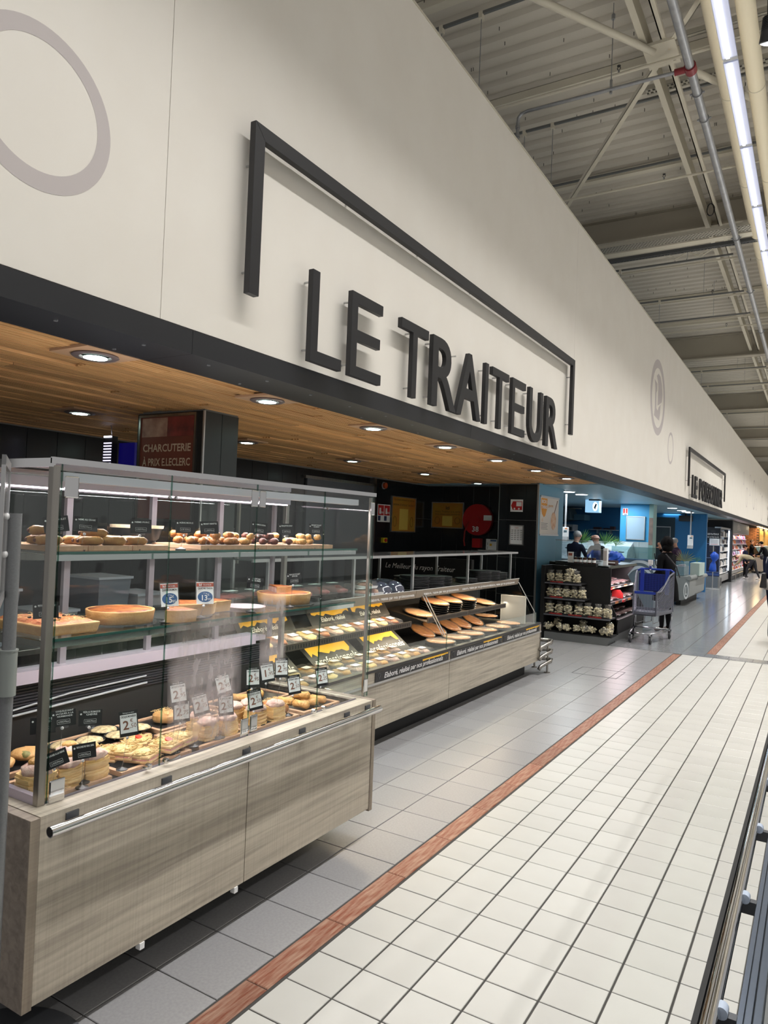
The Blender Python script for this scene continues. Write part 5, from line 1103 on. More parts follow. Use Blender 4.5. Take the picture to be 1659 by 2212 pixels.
for k, y in enumerate((5.12, 5.33)):
    o = thing('domed_lid', ['glossy dark grey dome, nearer of the two beside the steel post', 'glossy dark grey dome, farther of the two beside the steel post'][k], 'lid', (-3.2, y, 1.0965), 0, 'grey domes')
    MB().lathe((-3.2, y, 1.0966), [(.215, 0), (.20, .012), (.19, .045), (.15, .08), (.08, .098), (.004, .102)], 24, 1, .43).build('dome', mat('smoke_dome', (74, 76, 92), .12, coat=1), o, smooth='all')
LID = mat('lid_black', (66, 66, 68), .3)
lm = MB().lathe((0,0,0), [(.10, 0), (.118, .004), (.125, .013), (.128, .014), (.124, .016), (.112, .010), (.09, .008), (.003, .008)], 24, wob=.01).mesh('platter', LID); lm.polygons.foreach_set('use_smooth', [True]*len(lm.polygons))
stk = ((-3.16, 5.80, 8, 'first, tallest'), (-3.35, 6.02, 6, 'second, rear'), (-3.14, 6.07, 7, 'third'), (-3.2, 6.36, 6, 'fourth'), (-3.33, 6.62, 4, 'fifth, rear'), (-3.16, 6.93, 3, 'sixth, lowest'), (-3.16, 7.26, 8, 'seventh'), (-3.18, 7.56, 7, 'eighth'), (-3.2, 7.84, 5, 'ninth and last'))
for s, (x, y, n, w_) in enumerate(stk):
    for k in range(n):
        o = bpy.data.objects.new('black_platter', lm); C.objects.link(o); o.location = (x+random.uniform(-.005, .005), y+random.uniform(-.005, .005), 1.0965+.0142*k)
        o.scale = (1.1, 1.1, 1) if s != 5 else (.95, .95, 1)
        tag(o, 'black party platter in the %s stack, %s from below' % (w_, nm[k]), 'platter', 'black platters stacked on the top shelf')
# bumper hoops at the counter's end
bp = thing('bumper_hoops', 'three bent steel tube hoops guarding the far end of the counter', 'bumper', (-2.7, 8.3, 0))
for k, z in enumerate((.36, .25, .14)):
    pts = [(-3.1, 8.26+.0, z+.02), (-2.85, 8.28, z+.02), (-2.72, 8.32, z+.02), (-2.66, 8.33, z+.015), (-2.655, 8.28, z), (-2.69, 8.20, z-.02), (-2.72, 8.13, z-.045), (-2.73, 8.10, z-.075)]
    MB().tube(pts, .022, 12).build('hoop', STEEL, bp, smooth='all')
for x, y in ((-2.70, 8.31), (-2.93, 8.52)):
    MB().cyl((x, y, .008), (x, y, .38), .012, 12).build('leg', STEEL, bp, smooth=True); MB().cyl((x, y, 0), (x, y, .008), .035, 18).build('foot_plate', STEEL, bp)
MB().cyl((-2.70, 8.31, .36), (-2.93, 8.52, .36), .012, 8).cyl((-2.70, 8.31, .15), (-2.93, 8.52, .15), .012, 8).build('stretcher', STEEL, bp)

# ================================================================ PEOPLE
SKIN = mat('skin', (196, 150, 126), .55, noise=(8, (182, 132, 108), .6)); SKIN2 = mat('skin_olive', (166, 122, 98), .55)
def cloth(name, c): return mat(name, c, .9, spec=.12, noise=(30, tuple(int(v*.82) for v in c), .8), bump=(60, .25))
EDGES = [('pelvis','spine'),('spine','chest'),('chest','neckb'),('neckb','neck'),('neck','head1'),('head1','head2'),('head2','head3')]
for s_n in ('l', 'r'):
    EDGES += [('chest', 'sh'+s_n), ('sh'+s_n, 'up'+s_n), ('up'+s_n, 'el'+s_n), ('el'+s_n, 'fo'+s_n), ('fo'+s_n, 'wr'+s_n), ('wr'+s_n, 'pa'+s_n),
              ('pelvis', 'hi'+s_n), ('hi'+s_n, 'th'+s_n), ('th'+s_n, 'kn'+s_n), ('kn'+s_n, 'ca'+s_n), ('ca'+s_n, 'an'+s_n), ('an'+s_n, 'ba'+s_n), ('ba'+s_n, 'to'+s_n)]
RAD = dict(pelvis=.082, spine=.074, chest=.088, neckb=.046, neck=.031, head1=.045, head2=.056, head3=.044, sh=.043, up=.031, el=.025, fo=.024, wr=.015, pa=.019, hi=.058, th=.050, kn=.034, ca=.033, an=.022, ba=.024, to=.018)
def human(name, label, loc, rz, H, J, mats, hair=None, group=None, slim=1.0, coat=0, finger_curl=.6):
    """J: joints in units of H, local frame x right, y forward; mats: dict torso, arm, leg, shoe, skin"""
    J = {k: Vector(v) for k, v in J.items()}
    for s_n, sg in (('l', -1), ('r', 1)):
        J['up'+s_n] = J['sh'+s_n].lerp(J['el'+s_n], .45); J['fo'+s_n] = J['el'+s_n].lerp(J['wr'+s_n], .35)
        J['th'+s_n] = J['hi'+s_n].lerp(J['kn'+s_n], .45); J['ca'+s_n] = J['kn'+s_n].lerp(J['an'+s_n], .32)
    root = thing(name, label, 'person', loc, rz, group)
    names = []; ed = []
    for a, b in EDGES:
        for q in (a, b):
            if q not in names: names.append(q)
        ed.append((names.index(a), names.index(b)))
    co = [J[n]*H for n in names]; rad = []
    for n in names:
        k = n[:-1] if n[-1] in 'lr' and n[:-1] in RAD else n
        r_ = RAD[k]*H
        if k in ('pelvis', 'spine', 'chest', 'hi', 'th', 'sh', 'up', 'el', 'fo'): r_ *= slim*(1.12 if coat and k not in ('hi', 'th') else 1)
        rad.append(r_)
    # fingers: a thumb and four fingers of different lengths, each a bent chain rooted in the palm
    for s_n, sg in (('l', -1), ('r', 1)):
        d = (J['pa'+s_n]-J['wr'+s_n]).normalized(); side = d.cross(Vector((0, 1, .2))).normalized(); nrm = side.cross(d).normalized(); base = J['pa'+s_n]*H
        for q, (o, L_) in enumerate(((-.013, .036), (-.0045, .043), (.0045, .041), (.0125, .033), (.021, .028))):
            p = base+side*o*H*(1 if q < 4 else 1); dd = d if q < 4 else (d*.6+side*.8).normalized(); idx = names.index('pa'+s_n)
            pts = [p+dd*L_*H*.5, p+dd*L_*H*.85+nrm*L_*H*finger_curl*.4, p+dd*L_*H+nrm*L_*H*finger_curl*.85]
            for pp in pts: names.append('f'); co.append(pp); rad.append(.0052*H); ed.append((idx, len(co)-1)); idx = len(co)-1
    me = bpy.data.meshes.new(name); me.from_pydata([tuple(c) for c in co], ed, []); o = bpy.data.objects.new(name+'_t', me); C.objects.link(o)
    sk = o.modifiers.new('skin', 'SKIN'); sk.use_smooth_shade = True; sk.branch_smoothing = .5
    for i, sv in enumerate(me.skin_vertices[0].data): sv.radius = (rad[i], rad[i]); sv.use_root = (i == 0)
    sb = o.modifiers.new('sub', 'SUBSURF'); sb.levels = 1; sb.render_levels = 1
    dg = bpy.context.evaluated_depsgraph_get(); m2 = bpy.data.meshes.new_from_object(o.evaluated_get(dg)); bpy.data.objects.remove(o)
    order = ['torso', 'arm', 'leg', 'shoe', 'skin']
    m2.materials.clear()
    for k in order: m2.materials.append(mats[k])
    reg = {}
    for n in set(names):
        k = n[:-1] if n[-1] in 'lr' and n[:-1] in RAD else n
        reg[n] = 4 if k in ('neck', 'head1', 'head2', 'head3', 'pa', 'f') else 0 if k in ('pelvis', 'spine', 'chest', 'neckb') else 1 if k in ('sh', 'up', 'el', 'fo', 'wr') else 3 if k in ('ba', 'to') else 2
    segs = [(co[a], co[b], reg[names[a]], reg[names[b]], names[a]) for a, b in ed]
    for p in m2.polygons:
        c = p.center; best = None
        for a, b, ra, rb, na in segs:
            ab = b-a; t = max(0, min(1, (c-a).dot(ab)/max(ab.length_squared, 1e-9))); dist = (a+ab*t-c).length
            cut = .5 if na[:2] not in ('an', 'wr') else .25
            if best is None or dist < best[0]: best = (dist, ra if t < cut else rb)
        p.material_index = best[1]; p.use_smooth = True
    # the head is narrower than deep
    body = bpy.data.objects.new('body', m2); C.objects.link(body); body.parent = root
    hc = (J['head2']*H); f = (J['nose']-J['head2']).normalized() if 'nose' in J else Vector((0, 1, 0)); upv = (J['head3']-J['head1']).normalized(); rgt = f.cross(upv).normalized()
    f = upv.cross(rgt).normalized(); Mh = Matrix((rgt, f, upv)).transposed().to_4x4(); Mh.translation = hc
    def hb(nm, c, r_, m, n=10, mm=8, wob=0, seed=1):
        mb = MB().ball((0,0,0), r_, n, mm, wob, seed); mb.v = [tuple(Mh @ (Vector(v)+Vector(c))) for v in mb.v]; return mb.build(nm, m, body, world=False, smooth='all')
    h = H
    hb('nose', (0, .060*h, -.006*h), (.008*h, .013*h, .013*h), mats['skin']); hb('mouth', (0, .052*h, -.031*h), (.013*h, .006*h, .004*h), mat('lips', (150, 84, 78), .5))
    for sg in (-1, 1):
        hb('eye', (sg*.019*h, .050*h, .006*h), (.0075*h, .006*h, .0045*h), mat('eye_dark', (46, 38, 36), .3)); hb('eyebrow', (sg*.019*h, .052*h, .016*h), (.012*h, .005*h, .003*h), hair[0] if hair else mats['skin']); hb('ear', (sg*.053*h, .0, -.002*h), (.008*h, .012*h, .018*h), mats['skin'])
    if hair:
        hm, style = hair
        if style == 'short': hb('hair', (0, -.014*h, .014*h), (.055*h, .056*h, .050*h), hm, 18, 12, .05)
        elif style == 'ring': hb('hair', (0, -.026*h, -.020*h), (.050*h, .034*h, .022*h), hm, 18, 10, .05)
        elif style == 'bun': hb('hair', (0, -.014*h, .016*h), (.060*h, .062*h, .056*h), hm, 18, 12, .06); hb('hair_bun', (0, -.05*h, .058*h), (.028*h, .028*h, .026*h), hm, 12, 8, .08)
        elif style == 'bob': hb('hair', (0, -.016*h, .004*h), (.066*h, .066*h, .070*h), hm, 18, 12, .07); hb('hair_length', (0, -.03*h, -.045*h), (.060*h, .05*h, .05*h), hm, 16, 10, .12); hb('hair_twist', (0, -.062*h, .012*h), (.036*h, .034*h, .040*h), hm, 12, 9, .14)
    return root, body
def stand_pose(**kw):
    J = dict(pelvis=(0,0,.53), spine=(0,0,.63), chest=(0,.005,.735), neckb=(0,0,.815), neck=(0,.005,.855), head1=(0,.012,.895), head2=(0,.014,.935), head3=(0,.008,.965), nose=(0,.07,.93),
             shl=(-.098,0,.795), shr=(.098,0,.795), ell=(-.125,-.01,.625), elr=(.125,-.01,.625), wrl=(-.125,.05,.495), wrr=(.125,.05,.495), pal=(-.12,.065,.455), par=(.12,.065,.455),
             hil=(-.048,0,.50), hir=(.048,0,.50), knl=(-.052,.012,.285), knr=(.052,.012,.285), anl=(-.055,-.005,.050), anr=(.055,-.005,.050), bal=(-.058,.05,.022), bar=(.058,.05,.022), tol=(-.06,.085,.018), tor=(.06,.085,.018))
    J.update(kw); return J
def garment(name, parent, prof, m, sx=1, sy=.72, wob=.03, n=22, c=(0,0,0)):
    mb = MB().lathe(c, prof, n, sx, sy, wob=wob, seed=5); return mb.build(name, m, parent, world=False, smooth='all')
BLKCLOTH = cloth('black_wool', (14, 14, 17)); NAVY = cloth('navy_cloth', (26, 30, 52)); DKHAIR = mat('dark_hair', (13, 11, 12), .8, spec=.15); GRHAIR = mat('grey_hair', (150, 146, 142), .6); BRHAIR = mat('brown_hair', (72, 48, 34), .6)
WSHOE = mat('white_shoe', (214, 212, 206), .6); DSHOE = mat('dark_shoe', (34, 32, 34), .6)
# woman in black coat, raising a hand to her glasses, seen from behind her left side
H = 1.66
w_, wb = human('person', 'woman in a long black coat raising a hand to her face behind the shopping trolley', (-2.26, 13.35, 0), math.radians(62), H,
    stand_pose(elr=(.155,.06,.70), wrr=(.085,.15,.86), par=(.055,.135,.895), ell=(-.14,-.02,.64), wrl=(-.13,.09,.56), pal=(-.12,.13,.54), nose=(.02,.07,.925)),
    dict(torso=BLKCLOTH, arm=BLKCLOTH, leg=BLKCLOTH, shoe=mat('grey_trainer', (110, 108, 104), .7), skin=SKIN2), (DKHAIR, 'bob'), coat=1, slim=1.05)
garment('coat_skirt', w_, [(.115*H, .66*H), (.118*H, .58*H), (.135*H, .50*H), (.150*H, .40*H), (.158*H, .33*H), (.150*H, .33*H), (.10*H, .5*H)], BLKCLOTH)
MB().tube([(-.11*H, .07*H, .82*H), (-.02*H, .12*H, .70*H), (.10*H, .10*H, .58*H)], .008, 6).tube([(-.11*H, -.07*H, .82*H), (0, -.115*H, .70*H), (.11*H, -.08*H, .58*H)], .012, 6).build('bag_strap', mat('strap_grey', (70, 68, 72), .7), w_, world=False)
mb = MB()
for sg in (-1, 1): mb.tube([(sg*.035+.022*math.cos(2*PI*i/14), .125, 1.552+.018*math.sin(2*PI*i/14)) for i in range(15)], .002, 5)
mb.tube([(-.06, .12, 1.556), (-.092, .0, 1.556)], .002, 5).build('glasses', BLACKM, w_, world=False)
# two fishmongers
def worker(label, loc, rz, H_, hair, torso, skin=SKIN, coat=0):
    r_, b_ = human('person', label, loc, rz, H_, stand_pose(ell=(-.14,.06,.64), elr=(.14,.06,.64), wrl=(-.10,.19,.60), wrr=(.10,.19,.60), pal=(-.085,.225,.59), par=(.085,.225,.59), neck=(0,.02,.853), head1=(0,.035,.89), head2=(0,.048,.925), head3=(0,.05,.955), nose=(0,.095,.90)),
        dict(torso=torso, arm=torso, leg=NAVY, shoe=DSHOE, skin=skin), hair, coat=coat); return r_
f1 = worker('grey-haired fishmonger in dark blue seen from behind near the hanging scale', (-4.80, 16.5, 0), math.radians(-20), 1.74, (GRHAIR, 'short'), NAVY)
f2 = worker('bald fishmonger in a black shirt looking down beside the palm leaves', (-4.24, 16.3, 0), math.radians(60), 1.72, (mat('shaven', (170, 130, 112), .6), 'ring'), BLKCLOTH)
f3 = worker('grey-haired man in a purple shirt serving behind the fish island', (-3.22, 20.4, 0), math.radians(75), 1.66, (GRHAIR, 'short'), cloth('plum_cloth', (70, 54, 74)))
# stooping shopper in beige
H = 1.62
b_, bb = human('person', 'shopper in a beige jumper bending down to the lit wall fridge', (-2.43, 34.5, 0), math.radians(78), H,
    dict(pelvis=(0,-.04,.51), spine=(0,.06,.575), chest=(0,.17,.615), neckb=(0,.245,.615), neck=(0,.285,.61), head1=(0,.32,.60), head2=(0,.35,.585), head3=(0,.372,.575), nose=(0,.36,.52),
         shl=(-.095,.225,.60), shr=(.095,.225,.60), ell=(-.12,.27,.44), elr=(.12,.30,.47), wrl=(-.10,.37,.345), wrr=(.08,.42,.37), pal=(-.09,.40,.315), par=(.07,.45,.345),
         hil=(-.05,-.05,.49), hir=(.05,-.05,.49), knl=(-.06,.08,.28), knr=(.06,-.10,.27), anl=(-.065,.10,.05), anr=(.065,-.19,.05), bal=(-.065,.155,.022), bar=(.065,-.135,.022), tol=(-.065,.19,.018), tor=(.065,-.10,.018)),
    dict(torso=cloth('beige_knit', (156, 148, 122)), arm=cloth('beige_knit', (156, 148, 122)), leg=mat('dark_trousers', (28, 28, 34), .8), shoe=WSHOE, skin=SKIN), (BRHAIR, 'short'), slim=1.12, coat=1)
g_, gb = human('person', 'dark-haired girl in a dark coat standing beside the lit wall fridge', (-2.80, 36.2, 0), math.radians(-110), 1.45, stand_pose(), dict(torso=NAVY, arm=NAVY, leg=BLKCLOTH, shoe=DSHOE, skin=SKIN), (DKHAIR, 'bun'), coat=1)
j_, jb = human('person', 'dark-haired shopper in a black jacket leaning over the far serving counter', (-2.02, 37.0, 0), math.radians(70), 1.68,
    stand_pose(chest=(0,.05,.73), neckb=(0,.075,.80), neck=(0,.10,.84), head1=(0,.12,.875), head2=(0,.14,.91), head3=(0,.145,.94), nose=(0,.19,.885), shl=(-.098,.06,.78), shr=(.098,.06,.78), ell=(-.14,.12,.63), elr=(.14,.12,.63), wrl=(-.10,.23,.60), wrr=(.10,.23,.60), pal=(-.09,.26,.59), par=(.09,.26,.59)),
    dict(torso=BLKCLOTH, arm=BLKCLOTH, leg=NAVY, shoe=DSHOE, skin=SKIN), (DKHAIR, 'short'), coat=1)
tag(MB().ball((-2.17, 36.8, .95), (.09, .16, .14), 12, 8).tube([(-2.17, 36.72, 1.05), (-2.14, 36.9, 1.3), (-2.17, 37.0, 1.38)], .012, 5).build('handbag', BLKCARD, smooth='all'), 'black handbag carried by the shopper in the black jacket', 'bag')
c_p, cb = human('person', 'shopper holding up a phone far off before the brick wall', (-3.05, 43.3, 0), math.radians(-100), 1.72, stand_pose(elr=(.13,.07,.70), wrr=(.07,.13,.83), par=(.06,.15,.86)), dict(torso=BLKCLOTH, arm=BLKCLOTH, leg=NAVY, shoe=DSHOE, skin=SKIN), (BRHAIR, 'short'))
# man cut by the right edge
H = 1.74
m_, mb_ = human('person', 'man in navy trousers and a white-trimmed vest with a black bag at the right edge', (-.60, 13.25, 0), math.radians(-70), H, stand_pose(), dict(torso=cloth('navy_vest', (34, 38, 66)), arm=cloth('pale_sleeve', (186, 180, 176)), leg=NAVY, shoe=WSHOE, skin=SKIN), (BRHAIR, 'short'), coat=1)
garment('vest_hem', m_, [(.10*H, .60*H), (.108*H, .54*H), (.112*H, .50*H), (.106*H, .50*H), (.09*H, .56*H)], cloth('pale_sleeve', (186, 180, 176)))
tag(MB().hexa([(-.79, 13.0, .90), (-.69, 13.0, .90), (-.69, 13.32, .90), (-.79, 13.32, .90)], [(-.76, 13.02, 1.14), (-.70, 13.02, 1.14), (-.70, 13.30, 1.14), (-.76, 13.30, 1.14)]).build('shoulder_bag', BLKCARD, bevel=.015), 'black shoulder bag hanging at the hip of the man at the right edge', 'bag')

# ================================================================ SHOPPING TROLLEY
tw = thing('shopping_trolley', 'blue and grey plastic shopping trolley standing on the grey tiles', 'trolley', (-2.27, 12.05, 0))
BLU = mat('trolley_blue', (28, 56, 158), .35); DGR = mat('trolley_grey', (92, 94, 106), .45); ZINC = mat('zinc_tube', (190, 194, 200), .2, .95)
# corners: the narrow end faces the camera's left
fl, fr, br_, bl = Vector((-2.44, 11.62)), Vector((-2.10, 11.62)), Vector((-1.99, 12.42)), Vector((-2.56, 12.42))
def lerp2(a, b, t): return a+(b-a)*t
def slat_side(p, q, z0a, z1a, z0b, z1b, n, rise, m, nm):
    """slanted bars of one basket side between p and q"""
    d = (q-p); nn = Vector((-d.y, d.x)).normalized()*.006
    mb = MB()
    for k in range(-int(n*.5), n):
        za = z0a+(z1a-z0a)*k/n; zb = za+rise
        t0, t1 = 0, 1
        lo, hi = z0a, z1a
        if za < z0a: t0 = (z0a-za)/(zb-za) if zb > z0a else 1; za_ = z0a
        else: za_ = za
        topb = z1b; zb_ = zb
        if zb_ > topb: t1 = (topb-za)/(zb-za); zb_ = topb
        if t1 <= t0 or za > z1a: continue
        a = lerp2(p, q, t0); b = lerp2(p, q, t1); h = .0095
        mb.prism([(a.x, a.y, za_), (b.x, b.y, zb_), (b.x, b.y, zb_+h), (a.x, a.y, za_+h)], (nn.x, nn.y, 0))
    o = mb.build(nm, m, tw); o['kind'] = 'stuff'
slat_side(fr, br_, .46, .80, .46, 1.06, 13, .26, DGR, 'side_bars'); slat_side(fl, bl, .46, .80, .46, 1.06, 13, .26, DGR, 'side_bars')
mb = MB()
for k in range(12):   # wavy front bars
    z = .50+.022*k; pts = [lerp2(fl, fr, i/12) for i in range(13)]; mb.tube([(p.x, p.y, z+.006*math.sin(i*1.6)) for i, p in enumerate(pts)], .0035, 4)
for k in range(9): p = lerp2(fl, fr, k/8); mb.tube([(p.x, p.y-.002, .48), (p.x, p.y-.002, .76)], .0035, 4)
mb.build('front_grid', mat('trolley_pale', (120, 124, 140), .4), tw)['kind'] = 'stuff'
def wallp(a, b, za0, za1, zb0, zb1, nm, m, t=.012):
    d = (b-a); nn = Vector((-d.y, d.x)).normalized()*t; MB().prism([(a.x, a.y, za0), (b.x, b.y, zb0), (b.x, b.y, zb1), (a.x, a.y, za1)], (nn.x, nn.y, 0)).build(nm, m, tw, bevel=.003)
for a, b, q in ((fl, fr, 0), (fr, br_, 1), (br_, bl, 0), (bl, fl, 1)): wallp(a, b, .43, .485, .43, .485, 'basket_base_rail', DGR)
MB().hexa([(fl.x, fl.y, .43), (fr.x, fr.y, .43), (br_.x, br_.y, .43), (bl.x, bl.y, .43)], [(fl.x, fl.y, .442), (fr.x, fr.y, .442), (br_.x, br_.y, .442), (bl.x, bl.y, .442)]).build('basket_floor', DGR, tw)
wallp(fl, fr, .76, .80, .76, .80, 'front_rim', BLU, .02)
for a, b in ((fr, br_), (fl, bl)):
    m1 = lerp2(a, b, .25); m2_ = lerp2(a, b, .75)
    MB().tube([(a.x, a.y, .79), (m1.x, m1.y, .80), (lerp2(a, b, .5).x, lerp2(a, b, .5).y, .90), (m2_.x, m2_.y, 1.03), (b.x, b.y, 1.08)], .014, 8).build('side_rim', DGR, tw, smooth='all')
for p, z in ((fl, .80), (fr, .80), (br_, 1.08), (bl, 1.08)): MB().cyl((p.x, p.y, .44), (p.x, p.y, z), .013, 8).build('corner_upright', DGR, tw)
wallp(bl+Vector((.04, -.06)), br_+Vector((-.04, -.06)), .76, 1.05, .76, 1.05, 'child_seat_back', mat('trolley_blue_dark', (20, 38, 112), .4), .008)
for t in (.12, .80): p = lerp2(bl, br_, t); MB().box(p.x, p.x+.06, p.y-.09, p.y-.065, .72, 1.12).build('seat_upright', BLU, tw, bevel=.004)
MB().tube([(bl.x, bl.y+.02, 1.08), (bl.x+.05, bl.y+.06, 1.115), (br_.x-.05, br_.y+.06, 1.115), (br_.x, br_.y+.02, 1.08)], .017, 10).build('handle', BLU, tw, smooth='all')
mb = MB()
for k in range(10): p = lerp2(bl+Vector((.08, -.064)), br_+Vector((-.08, -.064)), k/9); mb.tube([(p.x, p.y, .78), (p.x, p.y, 1.03)], .003, 4)
for k in range(9): z = .79+.03*k; mb.tube([(bl.x+.07, bl.y-.066, z), (br_.x-.07, br_.y-.066, z)], .003, 4)
mb.build('seat_grid', BLU, tw)['kind'] = 'stuff'
o = MB().cyl((-2.35, 12.40, 1.10), (-2.35, 12.40, 1.20), .014, 10).box(-2.385, -2.315, 12.38, 12.42, 1.19, 1.27).build('coin_lock', WHITEPL, tw); MB().cyl((-2.35, 12.40, 1.12), (-2.35, 12.40, 1.17), .02, 10).build('lock_neck', BLU, tw)
W4 = [(-2.465, 11.60), (-2.17, 11.60), (-2.04, 12.50), (-2.60, 12.46)]
for k in range(4):
    a, b = W4[k], W4[(k+1) % 4]; MB().tube([(a[0], a[1], .15), (b[0], b[1], .15)], .012, 8).build('chassis_tube', ZINC, tw, smooth='all')
for p, q in (((-2.04, 12.50), (br_.x, br_.y)), ((-2.60, 12.46), (bl.x, bl.y))): MB().tube([(p[0], p[1], .15), (q[0], q[1]-.02, .45)], .012, 8).build('rear_strut', ZINC, tw, smooth='all')
for x0_, x1_ in ((-2.42, -2.40), (-2.16, -2.18), (-2.30, -2.29)): MB().tube([(x0_, 11.75, .43), (x0_, 11.75, .30), (x1_, 12.3, .28), (x1_, 12.35, .43)], .006, 6).build('wire_strut', ZINC, tw)
for x, y in W4:
    MB().box(x-.022, x-.016, y-.04, y+.03, .06, .15).box(x+.016, x+.022, y-.04, y+.03, .06, .15).box(x-.022, x+.022, y-.04, y+.03, .125, .15).build('caster_fork', ZINC, tw)
    MB().cyl((x-.015, y, .0605), (x+.015, y, .0605), .060, 20).cyl((x-.017, y, .0605), (x+.017, y, .0605), .02, 12).build('wheel', mat('wheel_dark', (48, 50, 54), .5), tw, smooth=True)

# ================================================================ SHELF UNIT OF CRACKER BAGS + CHILLED WALL CASE
LIP = mat('shelf_lip_grey', (110, 110, 116), .4, .3)
eu = thing('end_shelf_unit', 'black end-of-aisle shelf unit filled with bags of prawn crackers', 'shelf unit', (-3.2, 11.0, 0))
B(-3.70, -3.64, 10.93, 11.45, 0, 1.14).build('side_panel', BLACKM, eu); B(-3.64, -2.72, 11.30, 11.34, .12, 1.14 - .0).build('back_panel', BLACKM, eu)
MB().hexa([(-3.62, 10.92, 0), (-2.66, 10.92, 0), (-2.66, 11.40, 0), (-3.62, 11.40, 0)], [(-3.62, 10.92, .115), (-2.60, 10.92, .115), (-2.60, 11.40, .115), (-3.62, 11.40, .115)]).build('plinth', mat('plinth_grey', (106, 108, 108), .45), eu)
levels = [(.135, -2.60, 8), (.395, -2.63, 7), (.650, -3.02, 5), (.885, -3.08, 4)]
for z, xr, n in levels:
    s_h = MB().box(-3.64, xr, 10.95, 11.30, z-.02, z).build('shelf', BLACKM, eu)
    if z > .2:
        B(-3.66, xr+.01, 10.935, 10.95, z-.024, z-.004).build('lip', LIP, s_h)
        B(-3.60, xr-.04, 10.931, 10.936, z-.002, z+.022).build('price_strip', BLACKM, s_h)
        for k in range(int((xr+3.58)/.30)): text('red_lettering', 'CRACKERS', (-3.45+.30*k, 10.930, z+.002), (0, -1, 0), .026, mat('red_ink', (196, 44, 40), .6), s_h, width=.24, bold=.03)
FILM = glassmat('bag_film', (244, 244, 244), 2.2, .05, .08); CHIPS = mat('prawn_crackers', (244, 236, 208), .6, noise=(14, (222, 206, 164), .8))
R = random.Random(31)
def bagmesh(seed):
    R_ = random.Random(seed); mb = MB()
    for k in range(64):
        c = (R_.uniform(-.045, .045), R_.uniform(-.038, .038), R_.uniform(.012, .125)); r_ = R_.uniform(.013, .019)
        mb.ball(c, (r_, r_*.8, r_*.55), 6, 4, .3, k+seed)
    ch = mb.mesh('crackers', CHIPS); v = MB(); n = 14; prof = [(.030, 0), (.056, .02), (.060, .07), (.054, .12), (.036, .145), (.048, .175)]
    v.lathe((0,0,0), prof, n, 1, .8, wob=.09, seed=seed); fl_ = v.mesh('film', FILM); fl_.polygons.foreach_set('use_smooth', [True]*len(fl_.polygons)); return ch, fl_
bags = [bagmesh(40+q) for q in range(4)]
nm = ['first', 'second', 'third', 'fourth', 'fifth', 'sixth', 'seventh', 'eighth', 'ninth', 'tenth', 'eleventh', 'twelfth', 'thirteenth', 'fourteenth']
def bag(x, y, z, q, label, rot=(0,0,0), s=1):
    t_ = thing('cracker_bag', label, 'bag', (x, y, z), rot, 'bags of white crackers'); t_.scale = (s, s, s)
    for me, n_ in zip(bags[q % 4], ('crackers', 'film')):
        o = bpy.data.objects.new(n_, me); C.objects.link(o); o.parent = t_
        if n_ == 'crackers': o['kind'] = 'stuff'
for li, (z, xr, n) in enumerate(levels[::-1]):
    word_ = ['top', 'second', 'third', 'bottom'][li]
    for k in range(n):
        x = -3.575+(xr+3.575-.05)*k/(n-1) if n > 4 else -3.57+.135*k
        if li < 3: bag(x, 11.02+R.uniform(-.01, .02), z, k+li, 'bag of white crackers on the %s shelf, the %s from the left' % (word_, nm[k]), (R.uniform(-.05, .05), R.uniform(-.08, .08), R.uniform(-.3, .3)), 1.1 if li < 2 else 1.18)
        else: bag(x+.03, 11.05, z+.055, k, 'bag of crackers lying loose in the bottom tray, the %s from the left' % nm[k], (1.3, R.uniform(-.9, .9), R.uniform(-.5, .5)), 1.0)
bag(-3.33, 11.06, .885+.17, 1, 'bag of white crackers lying across the top row', (1.45, .2, 1.2), .95)
for k in range(3): bag(-3.52+.42*k, 11.2, .20, k, 'bag of crackers at the back of the bottom tray, the %s from the left' % nm[k], (.9, .4-.3*k, .3), 1.05)
cc = thing('chilled_wall_case', 'black open chilled case of packed meat behind the cracker shelves', 'refrigerator', (-3.2, 12.2, 0))
YA, YB = 11.46, 13.5
B(-3.75, -3.65, YA, YB, .1, 1.17).build('back_panel', BLACKM, cc); B(-3.7, -2.66, YA, YB, .0, .10).build('plinth', mat('plinth_grey', (106, 108, 108), .45), cc)
MB().hexa([(-3.7, YA, .1), (-2.66, YA, .1), (-2.66, YB, .1), (-3.7, YB, .1)], [(-3.7, YA, .34), (-2.62, YA, .34), (-2.62, YB, .34), (-3.7, YB, .34)]).build('base', BLACKM, cc)
MB().hexa([(-3.75, YA, 1.15), (-2.78, YA, 1.12), (-2.78, YB, 1.12), (-3.75, YB, 1.15)], [(-3.75, YA, 1.19), (-2.80, YA, 1.16), (-2.80, YB, 1.16), (-3.75, YB, 1.19)]).build('canopy', mat('canopy_dark', (52, 58, 56), .3), cc)
for y in (YA, YB-.03): MB().prism([(-3.70, y, .1), (-2.62, y, .1), (-2.66, y, .42), (-2.95, y, .95), (-2.80, y, 1.15), (-3.70, y, 1.15)], (0, .03, 0)).build('end_cheek', BLACKM, cc)
PT = mat('pink_tube', (255, 220, 230), .5, emit=(255, 206, 220), est=6)
B(-2.90, -2.87, YA+.05, YB-.05, 1.105, 1.112).build('lit_tube', PT, cc)
area('case_light', (-2.9, 12.45, 1.10), .04, 1.9, 9, (1, .84, .88)); area('case_light', (-2.8, 12.45, .80), .04, 1.9, 5, (1, .84, .88))
MEATP = mat('packed_meat', (196, 96, 92), .4, noise=(14, (232, 196, 190), .9))
pm = []
